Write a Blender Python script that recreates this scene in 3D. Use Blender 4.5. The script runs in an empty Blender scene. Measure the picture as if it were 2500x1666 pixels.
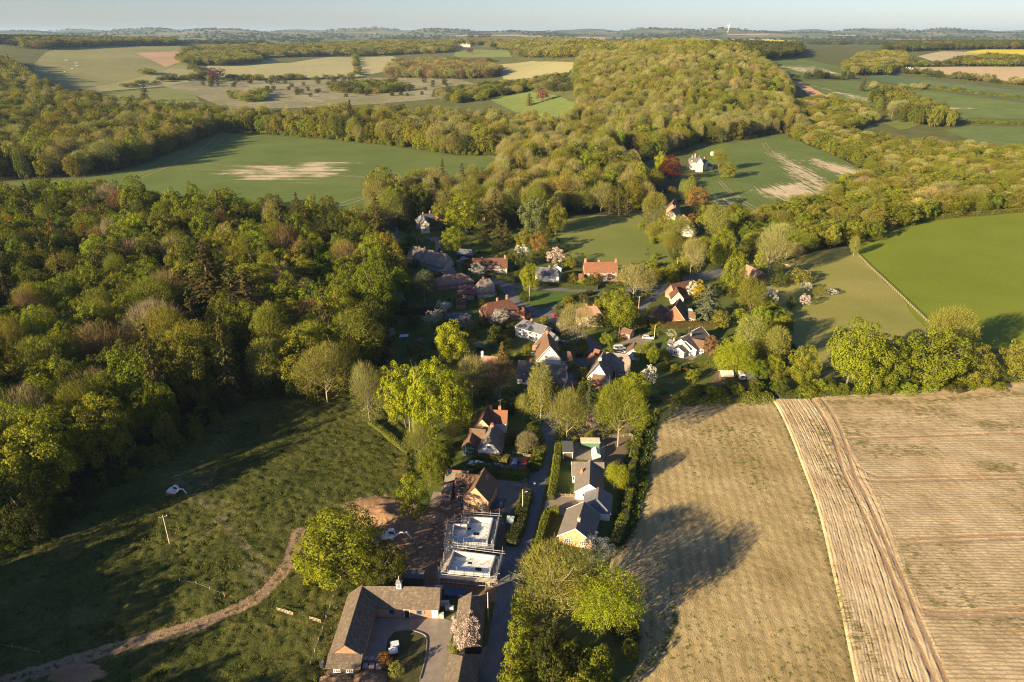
# Aerial view of a village in a wooded valley, low evening sun.
import bpy, bmesh, math, random
import numpy as np
from mathutils import Vector, Matrix
from mathutils.geometry import delaunay_2d_cdt
random.seed(7); rng = np.random.default_rng(7)
SC = bpy.context.scene
COL = SC.collection

# ------------------------------------------------------------------ camera
CAM_H = 110.0; FPX = 1700.0; HZ = 82.0            # height in metres, focal length and horizon row of a 2500 px wide frame
PITCH = math.atan((833 - HZ) / FPX); SP, CP = math.sin(PITCH), math.cos(PITCH)
cam_data = bpy.data.cameras.new('camera'); cam = bpy.data.objects.new('camera', cam_data); COL.objects.link(cam)
cam.location = (0, 0, CAM_H); cam.rotation_euler = (math.pi / 2 - PITCH, 0, 0)
cam_data.sensor_width = 36; cam_data.lens = 36 * FPX / 2500; cam_data.clip_start = 1; cam_data.clip_end = 60000
SC.camera = cam

# ------------------------------------------------------------------ sky, sun, exposure
SUN_EL = math.radians(16.0); SUN_AZ = math.radians(40.0)          # shadows run 40 degrees from +X towards +Y
S = Vector((-math.cos(SUN_AZ) * math.cos(SUN_EL), -math.sin(SUN_AZ) * math.cos(SUN_EL), math.sin(SUN_EL)))
world = bpy.data.worlds.new('World'); SC.world = world; world.use_nodes = True
wn = world.node_tree.nodes; wl = world.node_tree.links
sky = wn.new('ShaderNodeTexSky'); sky.sky_type = 'NISHITA'; sky.sun_disc = False
sky.sun_elevation = SUN_EL; sky.sun_rotation = math.atan2(S.x, S.y)
sky.altitude = 100; sky.air_density = 1.0; sky.dust_density = .4; sky.ozone_density = 3.0
bg = wn['Background']; bg.inputs['Strength'].default_value = 0.056
wt = wn.new('ShaderNodeMix'); wt.data_type = 'RGBA'; wt.blend_type = 'MULTIPLY'; wt.inputs[0].default_value = 1.0
wl.new(sky.outputs[0], wt.inputs[6]); wt.inputs[7].default_value = (.66, .655, .82, 1); wl.new(wt.outputs[2], bg.inputs['Color'])
sl = bpy.data.lights.new('sun', 'SUN'); sl.energy = 5.0; sl.angle = math.radians(0.6); sl.color = (1.0, 0.785, 0.47)
sun = bpy.data.objects.new('sun', sl); COL.objects.link(sun)
sun.rotation_euler = (-S).to_track_quat('-Z', 'Y').to_euler(); sun.location = (-200, -150, 250)
vs = SC.view_settings; vs.view_transform = 'Standard'; vs.look = 'None'; vs.exposure = 1.8; vs.gamma = 1.0
SC.cycles.volume_step_rate = 4.0; SC.cycles.max_bounces = 5; SC.cycles.diffuse_bounces = 2
SC.cycles.transparent_max_bounces = 6; SC.cycles.volume_bounces = 0; SC.cycles.use_denoising = True; SC.cycles.denoising_prefilter = 'NONE'; SC.cycles.filter_width = 1.1

# ------------------------------------------------------------------ photograph row/column -> place on the terrain
def ray(px, py):
    u = (px - 1250) / FPX; v = (833 - py) / FPX
    return u, CP + v * SP, -SP + v * CP
S_OF = lambda px: (px - 1250) / FPX / (CP + SP * (833 - HZ) / FPX)
TAB = {0: [(330, 858), (250, 1150), (200, 1350), (150, 1700), (112, 2250), (103, 2700)],
       300: [(310, 930), (250, 1210), (205, 1480), (155, 1850), (122, 2350), (107, 2850)],
       500: [(300, 976), (250, 1240), (216, 1500), (163, 1950), (129, 2500), (109, 3000)],
       900: [(300, 976), (250, 1250), (210, 1550), (166, 2050), (135, 2650), (112, 3200)],
       1250: [(330, 858), (280, 1040), (222, 1350), (166, 1900), (130, 2400), (112, 2900)],
       1450: [(350, 790), (300, 900), (222, 1120), (150, 1500), (122, 1800), (110, 2100)],
       1700: [(370, 740), (330, 800), (247, 950), (165, 1200), (128, 1400), (114, 1650)],
       1900: [(370, 740), (320, 870), (203, 1200), (155, 1450), (126, 1800), (112, 2200)],
       2200: [(370, 740), (300, 950), (224, 1250), (168, 1600), (134, 2050), (115, 2600)],
       2500: [(370, 740), (300, 950), (224, 1240), (168, 1580), (134, 2000), (115, 2500)]}
LOGY = np.linspace(math.log(300), math.log(24000), 200)
SGRID = np.linspace(-1.3, 1.3, 131)
def _build_h():
    cols = sorted(TAB); prof = []
    for c in cols:
        ys, hs = [300, 640], [0, 0]
        for py, Y in TAB[c]:
            a, b, cz = ray(1250, py); h = CAM_H + Y * cz / b
            if Y > 700: ys.append(Y); hs.append(max(0, h))
        ys += [ys[-1] * 1.12, 4300, 5600, 7000, 8600, 10000, 12000, 15000, 24000]
        w = math.sin(c * .0047) * 12 + math.sin(c * .0113 + 1) * 9
        hs += [hs[-1] - 1, 52, 62, 92 + w * .5, 128 + w, 138 - w * .7, 130, 60, 0]
        prof.append(np.interp(np.exp(LOGY), ys, hs))
    prof = np.array(prof); sc = [S_OF(c) for c in cols]
    G = np.array([[np.interp(s, sc, prof[:, j]) for j in range(len(LOGY))] for s in SGRID])
    for _ in range(10):
        Q = np.pad(G, 1, mode='edge')
        G = (Q[1:-1, 1:-1] * 2 + Q[:-2, 1:-1] + Q[2:, 1:-1] + Q[1:-1, :-2] + Q[1:-1, 2:]) / 6
    Sg, Yg = np.meshgrid(SGRID, np.exp(LOGY), indexing='ij')
    far = np.clip((Yg - 6000) / 3000, 0, 1)                        # folded downs on the far skyline
    G = G + far * (22 * np.sin(Sg * 19 + Yg / 900) + 14 * np.sin(Sg * 47 - Yg / 700) + 6 * np.sin(Sg * 110 + 2))
    G[:, np.exp(LOGY) < 690] = 0
    return np.maximum(G, 0)
HG = _build_h()
def hgt(x, y):
    x = np.asarray(x, float); y = np.asarray(y, float)
    yy = np.maximum(y, 1); s = np.clip(x / yy, -1.299, 1.299); ly = np.clip(np.log(yy), LOGY[0], LOGY[-1] - 1e-6)
    i = (s - SGRID[0]) / (SGRID[1] - SGRID[0]); j = (ly - LOGY[0]) / (LOGY[1] - LOGY[0])
    i0 = np.floor(i).astype(int); j0 = np.floor(j).astype(int); a = i - i0; b = j - j0
    r = (HG[i0, j0] * (1 - a) * (1 - b) + HG[i0 + 1, j0] * a * (1 - b) + HG[i0, j0 + 1] * (1 - a) * b + HG[i0 + 1, j0 + 1] * a * b)
    return np.where(y < 300, 0.0, r)
_YS = np.concatenate([np.linspace(40, 700, 60), np.exp(np.linspace(math.log(705), math.log(15000), 700))])
def P(px, py, z=0.0):
    """world point that stands at photograph position (px, py), z metres above the terrain"""
    a, b, c = ray(px, py)
    if c < 0:
        t = (z - CAM_H) / c
        if t * b < 640: return Vector((a * t, b * t, z))
    xs = a / b * _YS; zs = CAM_H + c / b * _YS
    d = zs - (hgt(xs, _YS) + z)
    k = np.nonzero(d < 0)[0]
    if len(k) == 0: k = [len(_YS) - 1]
    k = max(1, int(k[0])); f = d[k - 1] / (d[k - 1] - d[k]) if d[k - 1] != d[k] else 0
    f = min(max(f, 0), 1)
    Y = _YS[k - 1] + (_YS[k] - _YS[k - 1]) * f
    return Vector((a / b * Y, Y, float(hgt(a / b * Y, Y)) + z))
def proj(x, y, z):
    d = y * CP - (z - CAM_H) * SP; up = y * SP + (z - CAM_H) * CP
    return 1250 + FPX * x / d, 833 - FPX * up / d
def mpp(p):                                                        # metres per photograph pixel at a point
    return (p.y * CP - (p.z - CAM_H) * SP) / FPX
def W2(pts): return [P(*q).xy for q in pts]
def inside(poly, x, y):
    x = np.asarray(x); y = np.asarray(y); r = np.zeros(x.shape, bool); n = len(poly)
    for i in range(n):
        x0, y0 = poly[i]; x1, y1 = poly[(i + 1) % n]
        with np.errstate(divide='ignore', invalid='ignore'):
            r ^= ((y0 > y) != (y1 > y)) & (x < (x1 - x0) * (y - y0) / (y1 - y0) + x0)
    return r
def dist_line(pts, x, y):
    d = np.full(np.shape(x), 1e9)
    for (x0, y0), (x1, y1) in zip(pts[:-1], pts[1:]):
        vx, vy = x1 - x0, y1 - y0; L = vx * vx + vy * vy + 1e-9
        t = np.clip(((x - x0) * vx + (y - y0) * vy) / L, 0, 1)
        d = np.minimum(d, np.hypot(x - x0 - t * vx, y - y0 - t * vy))
    return d
def vnoise(x, y, seed=0):                                          # smooth value noise, 0..1
    r = np.random.default_rng(seed).random((64, 64)); x = np.asarray(x, float); y = np.asarray(y, float)
    i = np.floor(x).astype(int); j = np.floor(y).astype(int); a = x - i; b = y - j
    a = a * a * (3 - 2 * a); b = b * b * (3 - 2 * b); m = lambda p, q: r[p % 64, q % 64]
    return (m(i, j) * (1 - a) + m(i + 1, j) * a) * (1 - b) + (m(i, j + 1) * (1 - a) + m(i + 1, j + 1) * a) * b
def smooth_line(pts, n=6):
    pts = [Vector(p).to_2d() for p in pts]; out = []
    for i in range(len(pts) - 1):
        p0 = pts[max(i - 1, 0)]; p1 = pts[i]; p2 = pts[i + 1]; p3 = pts[min(i + 2, len(pts) - 1)]
        for k in range(n):
            t = k / n
            out.append(.5 * ((2 * p1) + (p2 - p0) * t + (2 * p0 - 5 * p1 + 4 * p2 - p3) * t * t + (3 * p1 - p0 - 3 * p2 + p3) * t ** 3))
    return out + [pts[-1]]

# ------------------------------------------------------------------ object helpers
def tag(o, label=None, cat=None, group=None, kind=None):
    if label: o['label'] = label
    if cat: o['category'] = cat
    if group: o['group'] = group
    if kind: o['kind'] = kind
    return o
def empty(name, loc=(0, 0, 0), label=None, cat=None, group=None, rz=0):
    o = bpy.data.objects.new(name, None); COL.objects.link(o); o.location = loc; o.rotation_euler = (0, 0, rz)
    o.empty_display_size = .3
    return tag(o, label, cat, group)
def link(name, me, parent=None, mat=None, loc=None, rot=None, scale=None):
    o = bpy.data.objects.new(name, me); COL.objects.link(o)
    if mat is not None and len(me.materials) == 0: me.materials.append(mat)
    if parent is not None: o.parent = parent
    if loc is not None: o.location = loc
    if rot is not None: o.rotation_euler = rot
    if scale is not None: o.scale = scale
    return o
def face_uv(me):
    uv = me.uv_layers.new(name='UVMap'); n = len(me.loops)
    vi = np.empty(n, np.int32); me.loops.foreach_get('vertex_index', vi)
    co = np.empty(len(me.vertices) * 3); me.vertices.foreach_get('co', co); co = co.reshape(-1, 3)
    out = np.zeros((n, 2))
    for p in me.polygons:
        nz = p.normal
        if abs(nz.z) > .985: u = Vector((1, 0, 0)); v = Vector((0, 1, 0))
        else:
            u = Vector((0, 0, 1)).cross(nz).normalized(); v = nz.cross(u)
        L = slice(p.loop_start, p.loop_start + p.loop_total); c = co[vi[L]]
        out[L, 0] = c @ np.array(u); out[L, 1] = c @ np.array(v)
    uv.data.foreach_set('uv', out.ravel())
def pydata(name, v, f, mat=None, uv=False, smooth=False):
    me = bpy.data.meshes.new(name); me.from_pydata([tuple(p) for p in v], [], f); me.update()
    if mat is not None: me.materials.append(mat)
    if uv: face_uv(me)
    if smooth: me.polygons.foreach_set('use_smooth', [True] * len(me.polygons))
    return me
def quads_mesh(name, V, mat, var=None, tri=False):
    """V: (n,4,3) array of separate quads"""
    n, k = V.shape[:2]; me = bpy.data.meshes.new(name)
    me.vertices.add(n * k); me.vertices.foreach_set('co', V.reshape(-1).astype(np.float32))
    me.loops.add(n * k); me.loops.foreach_set('vertex_index', np.arange(n * k, dtype=np.int32))
    me.polygons.add(n); me.polygons.foreach_set('loop_start', np.arange(0, n * k, k, dtype=np.int32))
    if var is not None:
        a = me.attributes.new('var', 'FLOAT', 'POINT'); a.data.foreach_set('value', np.repeat(var, k).astype(np.float32))
    if mat is not None: me.materials.append(mat)
    me.update(calc_edges=True)
    return me
class MB:
    """collects boxes, tubes and prisms into one mesh"""
    def __init__(s): s.v = []; s.f = []; s.m = []
    def add(s, v, f, m=0):
        b = len(s.v); s.v += [tuple(p) for p in v]; s.f += [[i + b for i in q] for q in f]; s.m += [m] * len(f); return s
    def box(s, x0, x1, y0, y1, z0, z1, m=0):
        return s.add([(x0, y0, z0), (x1, y0, z0), (x1, y1, z0), (x0, y1, z0), (x0, y0, z1), (x1, y0, z1), (x1, y1, z1), (x0, y1, z1)],
                     [(3, 2, 1, 0), (4, 5, 6, 7), (0, 1, 5, 4), (1, 2, 6, 5), (2, 3, 7, 6), (3, 0, 4, 7)], m)
    def prism(s, poly, y0, y1, m=0):
        """poly in (x,z), extruded along y"""
        n = len(poly); v = [(x, y0, z) for x, z in poly] + [(x, y1, z) for x, z in poly]
        f = [tuple(range(n)), tuple(range(2 * n - 1, n - 1, -1))] + [(i, i + n, (i + 1) % n + n, (i + 1) % n) for i in range(n)]
        return s.add(v, f, m)
    def zprism(s, poly, z0, z1, m=0):
        n = len(poly); v = [(x, y, z0) for x, y in poly] + [(x, y, z1) for x, y in poly]
        f = [tuple(range(n - 1, -1, -1)), tuple(range(n, 2 * n))] + [(i, (i + 1) % n, (i + 1) % n + n, i + n) for i in range(n)]
        return s.add(v, f, m)
    def tube(s, pts, rad, sides=6, m=0, cap=True):
        pts = [Vector(p) for p in pts]; n = len(pts)
        if not hasattr(rad, '__len__'): rad = [rad] * n
        v = []
        for i, p in enumerate(pts):
            d = (pts[min(i + 1, n - 1)] - pts[max(i - 1, 0)]).normalized()
            a = d.orthogonal().normalized() if abs(d.z) < .9 else d.cross(Vector((0, 1, 0))).normalized(); b = d.cross(a)
            v += [p + (a * math.cos(2 * math.pi * k / sides) + b * math.sin(2 * math.pi * k / sides)) * rad[i] for k in range(sides)]
        f = [(i * sides + k, i * sides + (k + 1) % sides, (i + 1) * sides + (k + 1) % sides, (i + 1) * sides + k) for i in range(n - 1) for k in range(sides)]
        if cap: f += [tuple(range(sides - 1, -1, -1)), tuple(range((n - 1) * sides, n * sides))]
        return s.add(v, f, m)
    def mesh(s, name, mats, uv=False, smooth=False, bevel=0, segs=1):
        me = pydata(name, s.v, s.f)
        for m in (mats if isinstance(mats, (list, tuple)) else [mats]): me.materials.append(m)
        me.polygons.foreach_set('material_index', s.m)
        if bevel:
            bm = bmesh.new(); bm.from_mesh(me); bmesh.ops.remove_doubles(bm, verts=bm.verts, dist=1e-5)
            bmesh.ops.recalc_face_normals(bm, faces=bm.faces)
            bmesh.ops.bevel(bm, geom=[e for e in bm.edges if e.is_manifold and e.calc_face_angle(0) > .3], offset=bevel, segments=segs, affect='EDGES', profile=.6)
            bm.to_mesh(me); bm.free()
        if uv: face_uv(me)
        if smooth: me.polygons.foreach_set('use_smooth', [True] * len(me.polygons))
        return me
    def obj(s, name, mats, parent=None, **k):
        loc = k.pop('loc', None); rot = k.pop('rot', None)
        return link(name, s.mesh(name, mats, **k), parent, None, loc, rot)

# ------------------------------------------------------------------ materials
def newmat(name):
    m = bpy.data.materials.new(name); m.use_nodes = True; nt = m.node_tree
    for n in list(nt.nodes): nt.nodes.remove(n)
    return m, nt, nt.nodes.new('ShaderNodeOutputMaterial')
class N:
    def __init__(s, nt): s.nt = nt
    def __call__(s, t, **inp):
        n = s.nt.nodes.new('ShaderNode' + t)
        for k, v in inp.items():
            if k.startswith('_'): setattr(n, k[1:], v)
            else:
                key = int(k[1:]) if k[0] == 'i' and k[1:].isdigit() else k.replace('__', ' ')
                s.set(n.inputs[key], v)
        return n
    def set(s, sock, v):
        if isinstance(v, bpy.types.NodeSocket): s.nt.links.new(v, sock)
        elif isinstance(v, bpy.types.Node): s.nt.links.new(v.outputs[0], sock)
        else:
            if isinstance(v, (tuple, list)) and len(v) == 3 and sock.type == 'RGBA': v = (*v, 1)
            sock.default_value = v
    def noise(s, vec, scale, detail=3, rough=.6, dist=0):
        n = s('TexNoise', Vector=vec, Scale=scale, Detail=detail, Roughness=rough, Distortion=dist); return n.outputs[0]
    def ramp(s, fac, stops):
        n = s('ValToRGB', Fac=fac); e = n.color_ramp.elements
        while len(e) < len(stops): e.new(.5)
        for el, (p, c) in zip(e, stops):
            el.position = p; el.color = (*c, 1) if len(c) == 3 else c
        return n.outputs[0]
    def mix(s, fac, a, b, mode='MIX'):
        n = s.nt.nodes.new('ShaderNodeMix'); n.data_type = 'RGBA'; n.blend_type = mode
        s.set(n.inputs[0], fac); s.set(n.inputs[6], a); s.set(n.inputs[7], b); return n.outputs[2]
    def math(s, op, a, b=0.0):
        n = s.nt.nodes.new('ShaderNodeMath'); n.operation = op; s.set(n.inputs[0], a); s.set(n.inputs[1], b); return n.outputs[0]
    def smooth(s, v, lo, hi):
        n = s.nt.nodes.new('ShaderNodeMapRange'); n.interpolation_type = 'SMOOTHSTEP'
        s.set(n.inputs[0], v); n.inputs[1].default_value = lo; n.inputs[2].default_value = hi; return n.outputs[0]
    def attr(s, name, t='GEOMETRY'):
        n = s.nt.nodes.new('ShaderNodeAttribute'); n.attribute_type = t; n.attribute_name = name; return n
    def mapping(s, vec, scale=(1, 1, 1), rz=0):
        n = s('Mapping', Vector=vec); n.inputs['Scale'].default_value = scale; n.inputs['Rotation'].default_value = (0, 0, rz); return n.outputs[0]
    def coord(s, which='Object'): return s('TexCoord').outputs[which]
def finish(nt, out, n, color, rough=.8, bump=None, bstr=.3, bdist=.1, spec=.3, metal=0):
    b = n('BsdfPrincipled', Roughness=rough, Metallic=metal); n.set(b.inputs['Base Color'], color)
    b.inputs['Specular IOR Level'].default_value = spec
    if bump is not None:
        k = n('Bump', Height=bump, Strength=bstr, Distance=bdist); nt.links.new(k.outputs[0], b.inputs['Normal'])
    nt.links.new(b.outputs[0], out.inputs[0]); return b
MATS = {}
def plain(name, col, rough=.6, var=.12, scale=3, metal=0, spec=.4):
    """paint, metal or plastic with slight dirt"""
    if name in MATS: return MATS[name]
    m, nt, out = newmat(name); n = N(nt); c = n.coord()
    f = n.noise(c, scale, 4); d = tuple(x * (1 - var * 2) for x in col); l = tuple(min(1, x * (1 + var)) for x in col)
    finish(nt, out, n, n.ramp(f, [(.3, d), (.65, l)]), rough, metal=metal, spec=spec); MATS[name] = m; return m
def ground_mat(name, cols, scale, fine=6, bump=.25, bdist=.12, rough=.95, masks=(), stretch=None, rz=0, rows=None):
    """mottled ground; masks = [(attribute, colour pair, streak scale)] lay other ground over it where the attribute is high"""
    m, nt, out = newmat(name); n = N(nt); c = n.coord()
    cm = n.mapping(c, stretch, rz) if stretch else c
    big = n.noise(c, scale, 4); fin = n.noise(cm, fine, 3, .7)
    f = n.math('ADD', n.math('MULTIPLY', big, .55), n.math('MULTIPLY', fin, .45))
    k = len(cols); col = n.ramp(f, [(.32 + .36 * i / (k - 1), cc) for i, cc in enumerate(cols)])
    if rows:                                                        # drilled or mown rows: (period, direction, strength, distortion, turn)
        wv = n('TexWave', Vector=n.mapping(c, (1, 1, 1), rows[4]), Scale=.314 / rows[0], Distortion=rows[3], Detail=3.0, _bands_direction=rows[1]); wv.inputs['Detail Scale'].default_value = .6
        col = n.mix(n.math('MULTIPLY', n.smooth(n.math('ADD', wv.outputs[1], n.math('MULTIPLY', fin, .8)), .75, 1.25), rows[2]), col, tuple(v * .45 for v in cols[0]))
    for (att, (c0, c1), sc, st, ang) in masks:
        a = n.attr(att).outputs['Fac']; nn = n.noise(n.mapping(c, st, ang), sc, 4, .7); nn = n.math('ADD', n.math('MULTIPLY', nn, .6), n.math('MULTIPLY', n.noise(c, sc * .35, 4, .65), .4)) if st[0] != st[1] else nn
        w = n.smooth(n.math('ADD', n.math('MULTIPLY', a, 1.0), n.math('MULTIPLY', n.math('SUBTRACT', nn, .5), 2.3)), .42, .72)
        col = n.mix(w, col, n.ramp(fin, [(.35, c0), (.65, c1)]))
    finish(nt, out, n, col, rough, n.math('ADD', fin, n.math('MULTIPLY', n.noise(c, fine * 4, 2), .5)), bump, bdist, spec=.1); return m
def leaf_mat(name, trans=.22, lo=.62, hi=1.3):
    m, nt, out = newmat(name); n = N(nt)
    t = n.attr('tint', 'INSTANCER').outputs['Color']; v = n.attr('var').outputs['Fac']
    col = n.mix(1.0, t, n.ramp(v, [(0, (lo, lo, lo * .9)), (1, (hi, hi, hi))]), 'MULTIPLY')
    d = n('BsdfDiffuse', Color=col); r = n('BsdfTranslucent', Color=n.mix(1.0, col, (1.1, 1.15, .6), 'MULTIPLY'))
    x = n('MixShader', i0=trans); nt.links.new(d.outputs[0], x.inputs[1]); nt.links.new(r.outputs[0], x.inputs[2])
    nt.links.new(x.outputs[0], out.inputs[0]); return m
M_LEAF = leaf_mat('leaf'); M_TWIG = leaf_mat('twig', .05, .75, 1.2)
M_PETAL = leaf_mat('petal', .3, .8, 1.1)
def bark():
    m, nt, out = newmat('bark'); n = N(nt); c = n.coord()
    f = n.noise(n.mapping(c, (8, 8, 1.5)), 3, 4)
    finish(nt, out, n, n.ramp(f, [(.3, (.07, .055, .04)), (.7, (.21, .17, .12))]), .95, f, .4, .05, spec=.1); return m
M_BARK = bark(); M_BIRCH = plain('birch_bark', (.55, .53, .48), .8, .3, 5)
def tile_mat(name, c0, c1, c2, bw=.3, bh=.28, bump=.35, rough=.85, moss=None):
    """roof tiles or slates in courses (UV in metres)"""
    m, nt, out = newmat(name); n = N(nt); uv = n.coord('UV'); c = n.coord()
    b = n('TexBrick', Vector=uv, Scale=1.0, Color1=c0, Color2=c1, Mortar=tuple(x * .55 for x in c0))
    b.inputs['Mortar Size'].default_value = .02; b.inputs['Brick Width'].default_value = bw; b.inputs['Row Height'].default_value = bh; b.inputs['Bias'].default_value = 0
    big = n.noise(c, .7, 5, .65); col = n.mix(n.smooth(big, .42, .66), b.outputs[0], c2)
    if moss: col = n.mix(n.math('MULTIPLY', n.smooth(n.noise(c, 1.6, 6, .75), .48, .68), .75), col, moss)
    w = n('TexWave', Vector=uv, Scale=1 / bh / 2, _bands_direction='Y', _wave_profile='SAW')
    finish(nt, out, n, col, rough, n.math('ADD', w.outputs[1], b.outputs[1]), bump, .05, spec=.25); return m
def brick_mat(name, c0, c1, mortar=(.42, .38, .32), bw=.23, bh=.075):
    m, nt, out = newmat(name); n = N(nt); uv = n.coord('UV')
    b = n('TexBrick', Vector=uv, Scale=1.0, Color1=c0, Color2=c1, Mortar=mortar); b.inputs['Mortar Size'].default_value = .008
    b.inputs['Brick Width'].default_value = bw; b.inputs['Row Height'].default_value = bh
    c = n.coord(); big = n.noise(c, .9, 5, .7)
    col = n.mix(n.math('MULTIPLY', n.smooth(big, .4, .7), .5), b.outputs[0], tuple(x * .6 for x in c0))
    finish(nt, out, n, col, .9, n.math('ADD', b.outputs[1], n.noise(c, 9, 3)), .3, .02, spec=.2); return m
def thatch_mat(name, c0, c1):
    m, nt, out = newmat(name); n = N(nt); uv = n.coord('UV'); c = n.coord()
    s = n.noise(n.mapping(uv, (9, .7, 1)), 2.2, 5, .7); big = n.noise(c, .5, 4)
    col = n.mix(n.math('MULTIPLY', n.smooth(big, .35, .65), .6), n.ramp(s, [(.3, c0), (.7, c1)]), tuple(x * .7 for x in c0))
    finish(nt, out, n, col, .97, s, .5, .08, spec=.1); return m
R = {}
R['brown'] = tile_mat('tile_brown', (.15, .085, .055), (.2, .115, .07), (.12, .075, .055), moss=(.13, .11, .055))
R['red'] = tile_mat('tile_red', (.115, .045, .032), (.145, .06, .042), (.1, .05, .038), moss=(.16, .12, .07))
R['orange'] = tile_mat('tile_orange', (.22, .095, .055), (.275, .125, .072), (.18, .088, .056))
R['pink'] = tile_mat('tile_faded', (.32, .185, .125), (.38, .23, .16), (.27, .16, .115))
R['grey'] = tile_mat('tile_grey', (.15, .13, .115), (.2, .17, .15), (.13, .115, .105), moss=(.2, .17, .1))
R['slate'] = tile_mat('slate', (.11, .115, .13), (.155, .16, .175), (.13, .13, .14), .35, .22, .2, .6)
R['barn'] = tile_mat('tile_barn', (.115, .088, .066), (.155, .12, .092), (.095, .075, .06), moss=(.24, .21, .13))
R['thatch'] = thatch_mat('thatch', (.21, .175, .15), (.34, .285, .24))
R['thatchdark'] = thatch_mat('thatch_dark', (.14, .115, .1), (.24, .2, .17))
R['felt'] = plain('roof_felt', (.09, .095, .1), .9, .2, 2)
Wm = {}
Wm['white'] = plain('render_white', (.76, .73, .67), .85, .07, .8)
Wm['cream'] = plain('render_cream', (.66, .57, .42), .85, .1, .8)
Wm['brick'] = brick_mat('brick_red', (.36, .14, .075), (.45, .2, .11))
Wm['brickorange'] = brick_mat('brick_orange', (.5, .25, .12), (.58, .33, .17))
Wm['flint'] = brick_mat('flint', (.4, .36, .3), (.52, .48, .4), (.5, .45, .36), .2, .15)
Wm['buff'] = brick_mat('brick_buff', (.55, .42, .24), (.64, .52, .32))
Wm['wood'] = brick_mat('weatherboard', (.12, .085, .06), (.16, .11, .075), (.05, .035, .025), 4, .18)
Wm['darkwood'] = brick_mat('weatherboard_dark', (.045, .035, .03), (.06, .05, .04), (.02, .016, .013), 4, .18)
Wm['tilehung'] = tile_mat('tile_hung', (.3, .125, .07), (.36, .16, .095), (.26, .12, .075), .2, .15)
Wm['block'] = brick_mat('concrete_block', (.4, .41, .42), (.47, .47, .47), (.3, .3, .3), .44, .215)
M_WHITE = plain('paint_white', (.82, .8, .76), .5, .05, 4); M_BLUEGREY = plain('paint_bluegrey', (.16, .24, .32), .55, .1, 4)
M_TEAL = plain('paint_teal', (.06, .2, .25), .5, .08, 4)
def glass():
    m, nt, out = newmat('window_glass'); n = N(nt); f = n.noise(n.coord(), 1.3, 2)
    finish(nt, out, n, n.ramp(f, [(.35, (.012, .015, .02)), (.7, (.05, .055, .06))]), .08, spec=.6); return m
M_GLASS = glass(); M_POT = plain('terracotta', (.45, .19, .09), .85, .15, 4); M_LEAD = plain('lead', (.16, .17, .19), .5, .12, 3)
M_POST = plain('weathered_wood', (.3, .24, .17), .9, .25, 4); M_STEEL = plain('galvanised_steel', (.42, .43, .44), .45, .12, 3, .6)
M_PALEWOOD = plain('pale_timber', (.5, .4, .27), .85, .15, 3)
M_CONC = plain('concrete', (.5, .49, .46), .9, .12, 1.2)

# ------------------------------------------------------------------ ground and fields
def resample(poly, step, closed=True):
    out = []; n = len(poly)
    for i in range(n if closed else n - 1):
        a = Vector(poly[i]); b = Vector(poly[(i + 1) % n]); k = max(1, int((b - a).length / step))
        out += [a + (b - a) * (j / k) for j in range(k)]
    if not closed: out.append(Vector(poly[-1]))
    return out
def sheet(name, poly, mat, step, zoff=.03, attrs=None, disp=None, wob=0.0, label=None, kind='structure', cat=None, edge=0, lift=0.0):
    """a piece of ground draped over the terrain inside a world polygon"""
    bd = resample([Vector(p) for p in poly], step)
    if wob:
        bd = [p + Vector(((float(vnoise(p.x * .11, p.y * .11, 3)) - .5), (float(vnoise(p.x * .11, p.y * .11, 4)) - .5))) * 2 * wob for p in bd]
    xs = [p.x for p in bd]; ys = [p.y for p in bd]
    gx, gy = np.meshgrid(np.arange(min(xs), max(xs), step), np.arange(min(ys), max(ys), step))
    gx = gx + rng.uniform(-.2, .2, gx.shape) * step; gy = gy + rng.uniform(-.2, .2, gy.shape) * step
    ok = inside([tuple(p) for p in bd], gx, gy) & (dist_line([tuple(p) for p in bd] + [tuple(bd[0])], gx, gy) > step * .4)
    pts = bd + [Vector((a, b)) for a, b in zip(gx[ok], gy[ok])]; nb = len(bd)
    v, e, f, *_ = delaunay_2d_cdt(pts, [(i, (i + 1) % nb) for i in range(nb)], [list(range(nb))], 1, 1e-4)
    x = np.array([p.x for p in v]); y = np.array([p.y for p in v]); z = hgt(x, y) + zoff
    if disp is not None:
        d = disp(x, y); de = dist_line([tuple(p) for p in bd] + [tuple(bd[0])], x, y)
        z = z + (d + lift) * np.clip(de / (edge or step * 2), 0, 1)
    me = pydata(name, np.stack([x, y, z], 1).tolist(), [list(q) for q in f], mat, smooth=True)
    if attrs:
        for k, fn in attrs.items():
            a = me.attributes.new(k, 'FLOAT', 'POINT'); a.data.foreach_set('value', np.asarray(fn(x, y), np.float32))
    o = link(name, me); tag(o, label, cat, kind=kind)
    return o
def in_px(polys, soft=0):
    """attribute: 1 inside any of the polygons (photograph coordinates), fading over `soft` metres"""
    wp = [[tuple(q) for q in W2(p)] for p in polys]
    def fn(x, y):
        r = np.zeros(x.shape)
        for p in wp:
            i = inside(p, x, y)
            if soft:
                d = dist_line(p + [p[0]], x, y); v = np.where(i, .5 + .5 * np.clip(d / soft, 0, 1), .5 - .5 * np.clip(d / soft, 0, 1))
            else: v = i.astype(float)
            r = np.maximum(r, v)
        return r
    return fn
def near_px(lines, width, soft):
    wl_ = [[tuple(q) for q in smooth_line(W2(l), 8)] for l in lines]
    def fn(x, y):
        r = np.zeros(x.shape)
        for l in wl_: r = np.maximum(r, 1 - np.clip((dist_line(l, x, y) - width) / soft, 0, 1))
        return r
    return fn

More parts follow.
